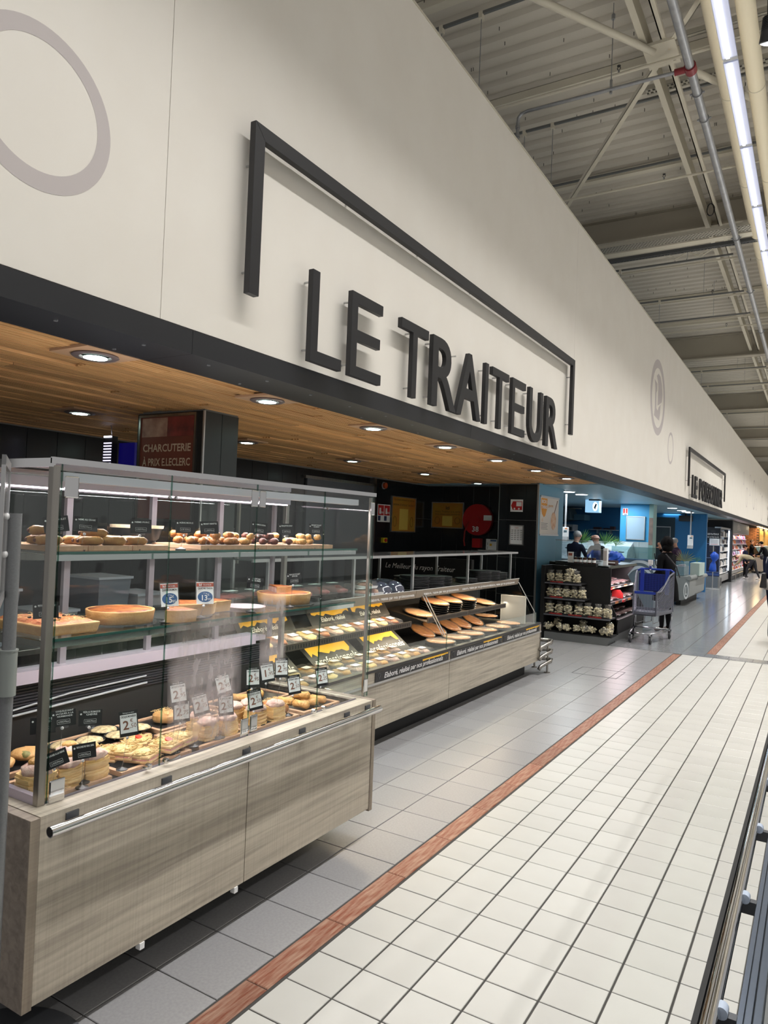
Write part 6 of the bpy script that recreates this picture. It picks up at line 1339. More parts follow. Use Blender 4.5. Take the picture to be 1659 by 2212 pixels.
for q in range(3):
    a = MB().box(-.09, .09, -.065, .065, 0, .012).mesh('tray', BPLATE if q else WHITEPL); b = MB().ball((0,0,.018), (.08, .055, .014), 10, 6, .12, q).mesh('meat', MEATP); c = MB().box(-.091, .091, -.066, .066, .030, .033).mesh('film', PLASTIC); pm.append((a, b, c))
for li, (z, x) in enumerate(((.352, -2.80), (.60, -2.90), (.83, -2.97))):
    if li: 
        s_h = MB().hexa([(-3.5, YA+.04, z+.02), (x+.14, YA+.04, z-.03), (x+.14, YB-.04, z-.03), (-3.5, YB-.04, z+.02)], [(-3.5, YA+.04, z+.03), (x+.14, YA+.04, z-.02), (x+.14, YB-.04, z-.02), (-3.5, YB-.04, z+.03)]).build('shelf', DARKPL, cc); B(x+.14, x+.15, YA+.04, YB-.04, z-.05, z-.01).build('price_rail', DARKPL, s_h)
        for k in range(4): B(x+.151, x+.153, YA+.3+.45*k, YA+.52+.45*k, z-.045, z-.012).build('price_label', [mat('orange_label', (222, 140, 84), .6), PAPER][k % 2], s_h)
    for r_ in range(2):
        for k in range(13):
            y = YA+.13+.148*k; q = (k+r_+li) % 3
            t_ = thing('meat_tray', 'wrapped meat tray, %s level, %s row, %s from the cracker shelves' % (['lowest', 'middle', 'upper'][li], ['front', 'rear'][r_], nm[k]), 'tray', (x-.02-.20*r_, y, z+(.002 if li else 0)+.024*r_), (0, .09 if li else 0, 0), 'packed meat trays')
            for me, n_ in zip(pm[q], ('tray', 'meat', 'film')): o = bpy.data.objects.new(n_, me); C.objects.link(o); o.parent = t_
for k, (y, z, x) in enumerate(((11.62, .84, -2.83), (12.25, .61, -2.76))):
    t_ = thing('red_divider', ['red octagonal shelf divider on the upper level of the chilled case', 'red octagonal shelf divider on the middle level of the chilled case'][k], 'divider', (x, y, z), 0, 'red shelf dividers')
    MB().prism([(x-.16, y, z), (x+.02, y, z), (x+.02, y, z+.08), (x-.03, y, z+.14), (x-.16, y, z+.14)], (0, .006, 0)).build('plate', RED, t_); B(x+.0, x+.03, y-.01, y+.16, z-.06, z-.02).build('red_tag', RED, t_)
# things on top of the two units
def simple(name, label, cat, parts, loc, group=None):
    t_ = thing(name, label, cat, loc, 0, group)
    for n_, mb_x, m in parts: mb_x.build(n_, m, t_)
    return t_
gb_ = simple('glass_guard', 'clear glass guard box standing on the rear of the cracker shelf unit', 'glass guard', [('front_glass', B(-3.66, -3.14, 11.47, 11.476, 1.20, 1.54), GLASS), ('side_glass', B(-3.146, -3.14, 11.476, 12.3, 1.20, 1.54), GLASS), ('top_edge', B(-3.66, -3.135, 11.468, 11.48, 1.535, 1.545), ALU), ('base', B(-3.66, -3.12, 11.46, 12.3, 1.19, 1.20), BLACKM)], (-3.4, 11.6, 1.19))
for k in range(5):
    x = -3.30+.072*k; simple('glass_jar', 'small labelled glass jar on the shelf top, the %s from the left' % nm[k], 'jar', [('jar', MB().cyl((x, 11.40, 1.191), (x, 11.40, 1.265), .030, 14), mat('jar_fill', (70, 30, 20), .2)), ('label', MB().cyl((x, 11.40, 1.205), (x, 11.40, 1.245), .0308, 14, caps=False), PAPER), ('lid', MB().cyl((x, 11.40, 1.265), (x, 11.40, 1.282), .031, 14), mat('jar_lid', (66, 54, 34), .35, .5))], (x, 11.40, 1.191), 'glass jars')
B(-3.36, -2.96, 11.34, 11.46, 1.14, 1.19).build('jar_plinth', BLACKM, eu)
simple('small_box', 'small white carton standing left of the glass jars', 'box', [('carton', B(-3.42, -3.34, 11.37, 11.41, 1.191, 1.36), PAPER), ('print', B(-3.41, -3.35, 11.368, 11.37, 1.30, 1.34), mat('rust_print', (180, 100, 80), .6))], (-3.38, 11.4, 1.191))
simple('brochure_stand', 'tall white leaflet stand right of the glass jars', 'leaflet stand', [('stand', B(-2.92, -2.86, 11.60, 11.68, 1.165, 1.44), PAPER), ('print', B(-2.915, -2.865, 11.598, 11.60, 1.24, 1.40), mat('pale_print', (190, 180, 176), .6))], (-2.9, 11.6, 1.165))
simple('spice_box', 'flat dark red carton on the canopy of the chilled case', 'box', [('carton', B(-2.94, -2.82, 12.0, 12.2, 1.166, 1.235), mat('dark_carton', (60, 24, 22), .5)), ('print', B(-2.935, -2.825, 11.998, 12.0, 1.19, 1.215), PAPER)], (-2.88, 12.1, 1.166))
simple('folded_bag', 'crumpled bright blue bag lying on the chilled case', 'bag', [('bag', MB().ball((-2.98, 12.6, 1.27), (.15, .13, .10), 12, 8, .22, 4), mat('blue_bag', (30, 84, 190), .5))], (-2.98, 12.6, 1.18))
simple('clear_bin', 'clear plastic bin standing beside the crumpled blue bag', 'bin', [('bin', MB().hexa([(-3.16, 12.3, 1.19), (-3.04, 12.3, 1.19), (-3.04, 12.45, 1.19), (-3.16, 12.45, 1.19)], [(-3.18, 12.28, 1.40), (-3.02, 12.28, 1.40), (-3.02, 12.47, 1.40), (-3.18, 12.47, 1.40)]), PLASTIC)], (-3.1, 12.4, 1.19))

# ================================================================ WALL POSTERS AND FITTINGS (catering department)
def poster(name, label, x0, x1, z0, z1, y, fm, bg, drawer=None, cat='poster', group=None):
    t_ = thing(name, label, cat, ((x0+x1)/2, y, (z0+z1)/2), 0, group); w = .016
    mb = MB()
    for q in ((x0, x1, z0, z0+w), (x0, x1, z1-w, z1), (x0, x0+w, z0+w, z1-w), (x1-w, x1, z0+w, z1-w)): mb.box(q[0], q[1], y-.018, y, q[2], q[3])
    mb.build('frame', fm, t_); B(x0+w, x1-w, y-.008, y-.001, z0+w, z1-w).build('sheet', bg, t_)
    if drawer: drawer(t_)
    return t_
def blk(t_, x0, x1, z0, z1, y, m, nm='print_block'): B(x0, x1, y-.0015, y, z0, z1).build(nm, m, t_)
def txt(t_, body, x, z, y, s, m, w=None, **k): text('lettering', body, (x, y, z), (0, -1, 0), s, m, t_, width=w, **k)
MUST = mat('mustard_sheet', (176, 140, 44), .6, noise=(3, (180, 108, 36), .6)); DINK = mat('olive_ink', (70, 56, 20), .6)
def d_ici(t_):
    txt(t_, 'ici', -5.75, 2.00, 11.702, .09, DINK, bold=.03); txt(t_, 'Votre Traiteur à la carte', -5.75, 1.945, 11.702, .045, DINK, .5); txt(t_, 'Vous prenez votre commande', -5.75, 1.90, 11.702, .04, DINK, .5)
    blk(t_, -5.85, -5.65, 1.70, 1.88, 11.703, mat('pale_mustard', (220, 190, 90), .6)); 
    for sx in (-5.95, -5.55): MB().tube([(sx+.05*math.cos(a), 11.702, 1.80+.06*math.sin(a)) for a in [2*PI*i/10 for i in range(11)]], .003, 4).build('drawn_hat', DINK, t_)
poster('wall_poster', 'yellow landscape poster ici Votre Traiteur in a silver frame', -6.07, -5.43, 1.66, 2.13, 11.711, ALU, MUST, d_ici, group='yellow catering posters')
# portrait poster on the long back wall (faces +x)
tp = thing('wall_poster', 'yellow portrait poster with drawn dishes on the black side wall', 'poster', (-6.15, 10.8, 1.87), 0, 'yellow catering posters')
mb = MB()
for q in ((10.38, 11.22, 1.56, 1.575), (10.38, 11.22, 2.155, 2.17), (10.38, 10.395, 1.575, 2.155), (11.205, 11.22, 1.575, 2.155)): mb.box(-6.152, -6.135, q[0], q[1], q[2], q[3])
mb.build('frame', ALU, tp); B(-6.152, -6.145, 10.395, 11.205, 1.575, 2.155).build('sheet', MUST, tp)
text('lettering', 'Vous pouvez commander sur notre site', (-6.143, 10.8, 2.10), (1, 0, 0), .05, DINK, tp, width=.7); text('lettering', 'www.traiteur.leclerc', (-6.143, 10.8, 2.01), (1, 0, 0), .075, DINK, tp, width=.74); B(-6.145, -6.143, 10.65, 10.95, 1.60, 1.96).build('print_block', mat('pale_mustard', (220, 190, 90), .6), tp)
for yy in (10.5, 11.08): MB().tube([(-6.143, yy+.05*math.cos(a), 1.74+.09*math.sin(a)) for a in [2*PI*i/10 for i in range(11)]], .003, 4).build('drawn_hat', DINK, tp)
fs = thing('fire_sign', 'pair of red and white fire extinguisher instruction signs on the side wall', 'sign', (-6.15, 10.14, 1.86))
B(-6.152, -6.147, 9.94, 10.34, 1.72, 2.01).build('sheet', PAPER, fs)
for y in (9.955, 10.15): B(-6.147, -6.1455, y, y+.175, 1.83, 1.995).build('red_panel', RED, fs); MB().cyl((-6.1445, y+.05, 1.85), (-6.1445, y+.05, 1.95), .02, 10).build('white_extinguisher', WINK, fs); text('lettering', 'eau', (-6.144, y+.12, 1.86), (1, 0, 0), .07, WINK, fs); B(-6.147, -6.1455, y, y+.08, 1.74, 1.82).build('dark_panel', mat('ink_blue', (40, 50, 90), .6), fs)
simple('wall_switch', 'small yellow and red emergency switch on the black side wall', 'switch', [('box', B(-6.152, -6.11, 10.09, 10.22, 1.38, 1.46), mat('switch_yellow', (220, 200, 40), .4)), ('button', MB().cyl((-6.11, 10.155, 1.42), (-6.09, 10.155, 1.42), .03, 12), RED)], (-6.15, 10.15, 1.42))
simple('alarm_sounder', 'small round orange alarm sounder high on the black side wall', 'alarm', [('dome', MB().cyl((-6.152, 10.1, 2.32), (-6.10, 10.1, 2.32), .05, 16), mat('orange_plastic', (170, 70, 30), .4)), ('ring', MB().cyl((-6.152, 10.1, 2.32), (-6.135, 10.1, 2.32), .06, 16), GREYPL)], (-6.15, 10.1, 2.32))
hr = thing('hose_reel', 'large red fire hose reel numbered 38 on the black rear wall', 'hose reel', (-5.12, 11.6, 1.83))
MB().cyl((-5.12, 11.69, 1.83), (-5.12, 11.60, 1.83), .275, 40).build('drum', mat('reel_red', (168, 26, 30), .35), hr, smooth=True); MB().cyl((-5.12, 11.60, 1.83), (-5.12, 11.585, 1.83), .06, 20).build('hub', mat('reel_red', (168, 26, 30), .35), hr, smooth=True)
MB().tube([(-5.25, 11.57, 1.79), (-5.33, 11.56, 1.62), (-5.34, 11.56, 1.45), (-5.32, 11.56, 1.36)], .014, 8).build('hose', mat('hose_red', (150, 30, 24), .5), hr, smooth='all'); txt(hr, '38', -5.14, 1.62, 11.583, .13, WINK, bold=.02); B(-4.99, -4.84, 11.583, 11.598, 1.82, 1.91).build('white_label', PAPER, hr); B(-5.2, -5.05, 11.60, 11.72, 1.34, 1.50).build('valve_box', mat('reel_red', (168, 26, 30), .35), hr)
B(-5.16, -5.08, 11.69, 11.72, 1.7, 1.96).build('wall_mount', BLACKM, hr)
nb = thing('notice', 'white and blue printed notice taped low on the rear wall below the hose reel', 'notice', (-4.88, 11.7, 1.4)); B(-4.98, -4.78, 11.706, 11.711, 1.31, 1.50).build('sheet', PAPER, nb); blk(nb, -4.90, -4.79, 1.46, 1.49, 11.706, mat('blue_print', (62, 98, 146), .6)); txt(nb, '2', -4.95, 1.40, 11.704, .05, INK); txt(nb, '2', -4.95, 1.33, 11.704, .05, INK); blk(nb, -4.91, -4.87, 1.38, 1.42, 11.706, YEL)
ts = thing('pictogram_sign', 'red and white safety pictogram with arrow high on the black pier', 'sign', (-4.2, 11.08, 2.07)); B(-4.31, -4.10, 11.086, 11.0915, 1.97, 2.17).build('plate', PAPER, ts); MB().prism([(-4.30, 11.0855, 2.07), (-4.27, 11.0855, 2.0), (-4.11, 11.0855, 2.0), (-4.11, 11.0855, 2.14), (-4.27, 11.0855, 2.14)], (0, .0005, 0)).build('red_arrow', RED, ts); blk(ts, -4.21, -4.12, 2.06, 2.13, 11.0855, PAPER, 'white_box')
for x in (-4.24, -4.165): MB().cyl((x, 11.0855, 2.02), (x, 11.083, 2.02), .015, 12).build('white_figure', PAPER, ts)
def d_list(t_):
    txt(t_, 'TARIFS', -4.19, 1.70, 11.08, .022, RED)
    for r_ in range(6):
        for c_x in range(4): blk(t_, -4.28+.05*c_x, -4.245+.05*c_x, 1.665-.03*r_, 1.675-.03*r_, 11.083, GREYI)
poster('framed_notice', 'small silver-framed printed notice on the black pier', -4.31, -4.07, 1.43, 1.755, 11.091, ALU, PAPER, d_list, 'notice')
# poster on the blue side face (faces +x)
pp = thing('food_poster', 'white poster with orange shield and noodle box on the blue pier face', 'poster', (-3.83, 11.64, 1.93))
mb = MB()
for q in ((11.16, 12.12, 1.60, 1.625), (11.16, 12.12, 2.225, 2.25)): mb.box(-3.84, -3.822, q[0], q[1], q[2], q[3])
mb.build('frame', ALU, pp); B(-3.84, -3.832, 11.17, 12.11, 1.625, 2.225).build('sheet', mat('cream_poster', (224, 214, 204), .6), pp)
MB().prism([(-3.8318, y, z) for y, z in ((11.20, 2.21), (11.50, 2.21), (11.50, 2.05), (11.42, 1.93), (11.35, 1.90), (11.26, 1.95), (11.20, 2.05))], (.001, 0, 0)).build('orange_shield', mat('orange_print', (226, 150, 40), .6), pp)
text('lettering', 'BOX:', (-3.830, 11.35, 2.13), (1, 0, 0), .075, WINK, pp, width=.25, bold=.03); text('lettering', 'TWINS', (-3.830, 11.35, 2.04), (1, 0, 0), .075, WINK, pp, width=.27, bold=.03); text('lettering', 'gourm', (-3.830, 11.68, 2.08), (1, 0, 0), .07, mat('orange_print', (226, 150, 40), .6), pp, width=.24)
text('lettering', '15', (-3.830, 11.27, 1.83), (1, 0, 0), .07, mat('orange_print', (226, 150, 40), .6), pp)
for k in range(5): B(-3.8318, -3.8308, 11.22, 11.55-.04*(k % 2), 1.80-.024*k, 1.807-.024*k).build('text_line', GREYI, pp)
MB().prism([(-3.8318, 11.85+.14*math.cos(a), 1.85+.15*math.sin(a)) for a in [2*PI*i/20 for i in range(20)]], (.001, 0, 0)).build('noodle_picture', mat('noodle_print', (206, 130, 80), .6, noise=(16, (240, 220, 190), .8)), pp); MB().prism([(-3.8305, 11.86, 1.98), (-3.8305, 11.89, 1.98), (-3.8305, 12.05, 2.20), (-3.8305, 12.02, 2.20)], (.001, 0, 0)).build('chopstick_picture', BROWNINK, pp)
# charcuterie light poster on the near pier
cp = thing('charcuterie_poster', 'dark red poster CHARCUTERIE A PRIX with sausages in a steel frame on the near pier', 'poster', (-4.1, 3.65, 2.1))
mb = MB()
for q in ((-4.40, -3.80, 2.392, 2.41), (-4.40, -3.80, 1.62, 1.64), (-4.40, -4.382, 1.64, 2.392), (-3.818, -3.80, 1.64, 2.392)): mb.box(q[0], q[1], 3.645, 3.662, q[2], q[3])
mb.build('frame', STEEL, cp); B(-4.382, -3.818, 3.655, 3.661, 1.64, 2.392).build('sheet', mat('brick_sheet', (128, 66, 46), .6, noise=(4, (104, 50, 36), .7)), cp)
def cblk(x0, x1, z0, z1, m, nm_='photo_block'): B(x0, x1, 3.6535, 3.655, z0, z1).build(nm_, m, cp)
cblk(-4.37, -4.10, 2.245, 2.385, mat('sausage_photo', (120, 60, 52), .5, noise=(9, (214, 180, 150), .9))); cblk(-4.095, -3.83, 2.245, 2.385, mat('ham_photo', (60, 30, 28), .5, noise=(8, (170, 70, 60), .9)))
SINK = mat('sand_ink', (206, 186, 160), .6)
for k, ln in enumerate(('CHARCUTERIE', 'À PRIX E.LECLERC')): text('lettering', ln, (-4.10, 3.6525, 2.135-.105*k), (0, -1, 0), .078, SINK, cp, width=.50, bold=.02)
# insect lamp and dark slotted panel left of the pier
il = thing('insect_lamp', 'slim insect lamp of bright louvres hung by a chain left of the near pier', 'lamp', (-5.44, 4.2, 2.2))
B(-5.51, -5.40, 4.19, 4.25, 2.0, 2.36).build('housing', BLACKM, il)
mb = MB()
for k in range(11): mb.box(-5.505, -5.405, 4.182, 4.19, 2.03+.026*k, 2.04+.026*k)
mb.build('bright_louvres', mat('violet_white', (230, 226, 245), .4, emit=(225, 220, 250), est=1.2), il)['kind'] = 'stuff'
B(-5.505, -5.405, 4.18, 4.19, 2.345, 2.36).build('lit_top', mat('violet_white_hot', (240, 240, 255), .4, emit=(235, 235, 255), est=3), il)
B(-5.38, -5.17, 4.25, 4.29, 2.0, 2.30).build('blue_screen', mat('uv_panel', (16, 14, 60), .4, emit=(30, 20, 150), est=.15), il); MB().tube([(-5.43, 4.21, 2.36), (-5.30, 4.1, 2.42), (-5.2, 4.0, 2.47)], .004, 5).build('chain', STEEL, il)
# half-height partition with the department's motto
pt_ = thing('motto_partition', 'low black partition lettered Le Meilleur du rayon Traiteur behind the counter', 'partition', (-4.9, 9.0, 0))
B(-6.1, -4.02, 8.98, 9.06, 0, 1.24).build('panel', BLACKM, pt_); text('lettering', 'Le Meilleur du rayon Traiteur', (-4.83, 8.976, 1.055), (0, -1, 0), .105, WINK, pt_, width=1.12, shear=.3)
simple('cardboard_box', 'open cardboard box standing on the counter shelf behind the glass post', 'box', [('carton', B(-3.50, -3.30, 5.62, 5.95, 1.30, 1.31), mat('carton_brown', (120, 96, 70), .8))], (-3.4, 5.8, 1.3)) if False else None
dm = thing('service_door', 'grey cold-room door with a steel frame on the black back wall', 'door', (-6.14, 8.9, 0))
B(-6.152, -6.12, 8.0, 9.75, 0, 2.28).build('leaf', mat('door_grey', (112, 116, 124), .35, .5), dm); B(-6.152, -6.11, 9.75, 9.82, 0, 2.42).build('frame_post', STEEL, dm); B(-6.152, -6.11, 7.95, 9.82, 2.28, 2.32).build('frame_head', STEEL, dm)
elab = thing('green_poster', 'dark green poster on a white-framed board behind the glass case', 'poster', (-4.8, 5.0, 1.7))
B(-5.02, -4.60, 5.0, 5.02, 1.25, 1.95).build('board', mat('white_frame', (190, 190, 186), .5), elab); B(-4.99, -4.63, 4.994, 5.0, 1.28, 1.92).build('sheet', mat('green_black', (40, 48, 42), .6), elab)
text('lettering', 'Elaboré, réalisé', (-4.81, 4.992, 1.63), (0, -1, 0), .055, WINK, elab, shear=.3, width=.31); text('lettering', 'par nos charcutiers', (-4.81, 4.992, 1.55), (0, -1, 0), .055, WINK, elab, shear=.3, width=.33); MB().prism([(-4.99, 4.993, 1.28), (-4.63, 4.993, 1.28), (-4.63, 4.993, 1.47), (-4.8, 4.993, 1.50), (-4.99, 4.993, 1.40)], (0, .001, 0)).build('brush_stroke', YEL, elab); MB().tube([(-4.86, 4.992, 1.84), (-4.81, 4.992, 1.74), (-4.76, 4.992, 1.84)], .005, 5).tube([(-4.89, 4.992, 1.82), (-4.81, 4.992, 1.70), (-4.73, 4.992, 1.82)], .004, 5).build('drawn_mark', WINK, elab)
B(-5.0, -4.95, 5.0, 5.06, 0, 1.25).build('post', ALU, elab)

# preparation table seen through the glass case
wtb = thing('prep_table', 'steel preparation table with an undershelf behind the glass case', 'table', (-3.95, 2.6, 0))
B(-4.25, -3.62, 1.7, 3.5, .88, .91).build('table_top', STEEL, wtb, bevel=.003); B(-4.2, -3.67, 1.75, 3.45, .25, .27).build('undershelf', STEEL, wtb)
for x, y in ((-4.2, 1.76), (-3.68, 1.76), (-4.2, 3.43), (-3.68, 3.43)): B(x-.02, x+.02, y-.02, y+.02, 0, .88).build('leg', STEEL, wtb)
for k, (y, h, c_) in enumerate(((1.95, .20, (196, 200, 206)), (2.25, .30, (120, 124, 132)), (2.62, .16, (206, 206, 210)), (3.0, .34, (104, 108, 118)), (3.3, .22, (176, 172, 176)))):
    simple('storage_tub', ['low pale tub leftmost on the preparation table', 'tall grey tub on the preparation table', 'low white tub in the middle of the preparation table', 'tallest grey tub on the preparation table', 'pale tub at the far end of the preparation table'][k], 'tub',
           [('tub', MB().hexa([(-4.05, y-.10, .911), (-3.8, y-.10, .911), (-3.8, y+.10, .911), (-4.05, y+.10, .911)], [(-4.08, y-.12, .911+h), (-3.77, y-.12, .911+h), (-3.77, y+.12, .911+h), (-4.08, y+.12, .911+h)]), mat('tub_%d' % k, c_, .4)), ('lid', B(-4.09, -3.76, y-.13, y+.13, .911+h, .926+h), mat('tub_lid', (168, 170, 178), .4))], (-3.9, y, .911), 'tubs on the preparation table')

# ================================================================ FISH DEPARTMENT
cf = B(-8, -2.87, 11.26, 30.2, 2.46, 2.50).build('ceiling_blue', mat('pale_blue_ceiling', (150, 184, 200), .35)); tag(cf, 'pale blue panelled ceiling over the fish department', kind='structure')
for k in range(8): B(-8, -2.87, 11.27+2.37*k, 11.27+2.37*(k+1)-.012, 2.425, 2.46).build('ceiling_panel', mat('pale_blue_ceiling', (150, 184, 200), .35), cf)
LENSW = mat('white_lens', (255, 255, 255), .3, emit=(240, 248, 255), est=9)
for k, (x, y) in enumerate(((-3.26, 19.8), (-3.28, 21.4), (-3.29, 22.25), (-3.29, 22.95), (-3.94, 13.0), (-3.94, 13.85))):
    d = thing('downlight', ['first round white downlight in the pale blue ceiling above the fish island', 'second round white downlight in the pale blue ceiling', 'third round white downlight in the pale blue ceiling', 'farthest round white downlight in the pale blue ceiling', 'small downlight in the blue ceiling beside the hanging pole', 'small downlight in the blue ceiling next to the light box'][k], 'lamp', (x, y, 2.42), 0, 'fish department downlights')
    MB().cyl((x, y, 2.424), (x, y, 2.412), .13, 24).build('ring', WHITEPL, d); MB().cyl((x, y, 2.412), (x, y, 2.408), .11, 24).build('lens', LENSW, d)
for y in (13.5, 17, 21, 25): area('fish_ceiling_light', (-4.0, y, 2.40), .5, 1.5, 26, (.88, .96, 1))
wf = B(-8, -4.1, 20.5, 20.7, 0, 2.5).build('wall_fish', BLUED); tag(wf, 'deep blue rear wall of the fish preparation area', kind='structure')
wl2 = B(-6.7, -6.5, 12.1, 20.5, 0, 2.5).build('wall_fish_side', BLUED); tag(wl2, 'deep blue side wall of the fish preparation area', kind='structure')
wb_ = B(-4.15, -3.46, 18.0, 18.2, 0, 2.42).build('wall_bright', BLUEB); tag(wb_, 'bright sky-blue wall with white tiles low down and a framed board', kind='structure')
for r_ in range(2):
    for k in range(3): B(-4.14+.226*k, -4.14+.226*k+.222, 17.985, 18.0, 1.02+.25*r_, 1.02+.25*r_+.246).build('wall_tile', mat('pale_tile', (176, 190, 194), .3), wb_)
wc_ = B(-3.46, -3.36, 17.9, 18.3, 0, 2.42).build('wall_post', mat('pale_green_post', (130, 164, 160), .5)); tag(wc_, 'slim pale post with a printed picture strip beside the sky-blue wall', kind='structure')
B(-3.455, -3.365, 17.895, 17.9, 1.45, 2.10).build('picture_strip', mat('slate_picture', (150, 124, 110), .6, noise=(6, (90, 84, 84), .9)), wc_)
wd_ = B(-4.6, -2.98, 24.3, 24.5, 0, 2.42).build('wall_far_blue', mat('mid_blue_wall', (24, 104, 158), .5)); tag(wd_, 'mid-blue wall with a dark doorway beyond the fish counter', kind='structure')
B(-4.50, -3.90, 24.28, 24.3, 0, 2.29).build('doorway_panel', mat('dark_teal', (16, 42, 52), .5), wd_); B(-4.46, -4.03, 24.26, 24.28, 0, 1.98).build('door_leaf', mat('slate_leaf', (38, 52, 58), .5), wd_)
mb = MB(); mb.box(-4.47, -4.02, 24.25, 24.26, 1.97, 2.0); mb.box(-4.04, -4.02, 24.25, 24.26, 0, 1.97); mb.build('door_trim', GREYPL, wd_)
simple('wall_monitor', 'dark monitor hung high on the mid-blue wall', 'screen', [('screen', B(-3.78, -3.38, 24.2, 24.28, 2.18, 2.36), DARKPL), ('bracket', B(-3.6, -3.56, 24.2, 24.28, 2.36, 2.42), DARKPL)], (-3.58, 24.25, 2.27))
wbd = thing('framed_board', 'blank pale blue board in a silver frame on the sky-blue wall', 'board', (-3.78, 17.98, 1.85)); mb = MB()
for q in ((-4.0, -3.56, 1.56, 1.578), (-4.0, -3.56, 2.112, 2.13), (-4.0, -3.982, 1.578, 2.112), (-3.578, -3.56, 1.578, 2.112)): mb.box(q[0], q[1], 17.955, 17.985, q[2], q[3])
mb.build('frame', ALU, wbd); B(-3.982, -3.578, 17.965, 17.985, 1.578, 2.112).build('sheet', mat('pale_blue_sheet', (160, 186, 206), .3), wbd)
sg_ = thing('safety_notice', 'small red and white extinguisher notice on the sky-blue wall', 'notice', (-4.03, 17.98, 2.23)); B(-4.09, -3.97, 17.975, 17.995, 2.15, 2.32).build('sheet', PAPER, sg_); B(-4.08, -4.04, 17.97, 17.975, 2.20, 2.31).build('red_panel', RED, sg_); B(-4.02, -3.98, 17.97, 17.975, 2.20, 2.31).build('red_panel', RED, sg_); B(-4.06, -3.99, 17.97, 17.975, 2.16, 2.18).build('blue_line', mat('blue_print', (62, 98, 146), .6), sg_)
# hood, shelf, oven, light box, hanging scale
hd = thing('extraction_hood', 'grey extraction hood on the deep blue wall', 'hood', (-6.1, 20.2, 2.2))
MB().hexa([(-6.6, 19.6, 1.95), (-5.86, 19.6, 2.04), (-5.86, 20.48, 2.04), (-6.6, 20.48, 1.95)], [(-6.6, 19.9, 2.36), (-6.0, 19.9, 2.36), (-6.0, 20.48, 2.36), (-6.6, 20.48, 2.36)]).build('canopy', mat('hood_grey', (86, 106, 112), .4, .3), hd); B(-5.86, -5.56, 19.9, 20.48, 2.04, 2.20).build('control_box', mat('box_blue', (60, 96, 112), .5), hd); B(-6.6, -5.8, 20.3, 20.48, 2.36, 2.39).build('top_shelf', GREYPL, hd)
simple('wall_oven', 'pale metal appliance below the extraction hood', 'appliance', [('body', B(-6.25, -5.9, 20.0, 20.48, 1.72, 1.91), GREYPL), ('door', B(-6.22, -5.93, 19.99, 20.0, 1.74, 1.84), mat('slate_leaf', (38, 52, 58), .5))], (-6.1, 20.2, 1.8))
ws = simple('wall_shelf', 'steel wall shelf carrying dark boxes on the deep blue wall', 'shelf', [('shelf', B(-5.5, -4.75, 20.2, 20.48, 1.78, 1.80), ALU), ('bracket', B(-5.3, -5.28, 20.25, 20.48, 1.68, 1.78), ALU), ('bracket', B(-4.95, -4.93, 20.25, 20.48, 1.68, 1.78), ALU)], (-5.1, 20.4, 1.79))
for k, (x, w, h) in enumerate(((-5.30, .2, .06), (-5.05, .14, .04), (-4.88, .12, .09))): simple('dark_box', 'dark box on the steel wall shelf, the %s from the left' % nm[k], 'box', [('carton', B(x-w/2, x+w/2, 20.25, 20.4, 1.801, 1.80+h), mat('box_red_black', (50, 22, 26), .6)), ('flap', B(x-w/2, x+w/2, 20.25, 20.4, 1.80+h, 1.80+h+.003), DARKPL)], (x, 20.3, 1.80), 'boxes on the wall shelf')
lb = thing('light_box', 'glowing pale blue hanging light box with a white fish emblem', 'sign', (-4.31, 16, 2.32)); B(-4.46, -4.16, 16.0, 16.22, 2.14, 2.42 - .0).build('box', mat('light_box_face', (170, 205, 226), .4, emit=(150, 200, 235), est=.8), lb); MB().prism([(-4.24+.055*math.cos(a), 15.998, 2.27+.10*math.sin(a)) for a in [2*PI*i/20 for i in range(20)]], (0, .002, 0)).build('oval', mat('lit_white', (255, 255, 255), .4, emit=(240, 250, 255), est=2), lb)
MB().prism([(-4.27, 15.996, 2.25), (-4.24, 15.996, 2.20), (-4.20, 15.996, 2.32), (-4.23, 15.996, 2.34)], (0, .001, 0)).build('fish_emblem', mat('teal_print', (60, 100, 120), .5), lb); B(-4.36, -4.12, 15.9, 16.05, 2.40, 2.46).build('mounting', DARKPL, lb)
def hanging_scale(label, x, y, zt, zb, w=.06):
    t_ = thing('hanging_scale', label, 'scale', (x, y, zb), 0, 'scales hung from pipes'); MB().cyl((x, y, zt), (x, y, 2.46), .018, 10).build('pole', GREYPL, t_, smooth=True); B(x-w, x+w, y-.05, y+.05, zb+.08, zt).build('housing', WHITEPL, t_, bevel=.01); MB().hexa([(x-w*1.1, y-.08, zb), (x+w*1.1, y-.08, zb), (x+w, y+.05, zb+.04), (x-w, y+.05, zb+.04)], [(x-w, y-.05, zb+.09), (x+w, y-.05, zb+.09), (x+w, y+.05, zb+.09), (x-w, y+.05, zb+.09)]).build('tray', GREYPL, t_)
    B(x-w*.2, x+w*.8, y-.052, y-.05, zt-.10, zt-.06).build('display', mat('scale_display', (90, 110, 120), .3), t_); B(x+w*.2, x+w*.9, y-.053, y-.051, zt-.04, zt-.015).build('orange_sticker', mat('orange_label', (222, 140, 84), .6), t_)
hanging_scale('white weighing unit on a pole near the blue pier', -4.13, 13.5, 1.77, 1.50)
hanging_scale('white weighing unit on a pole over the fish island', -3.11, 22.0, 1.74, 1.36, .07)
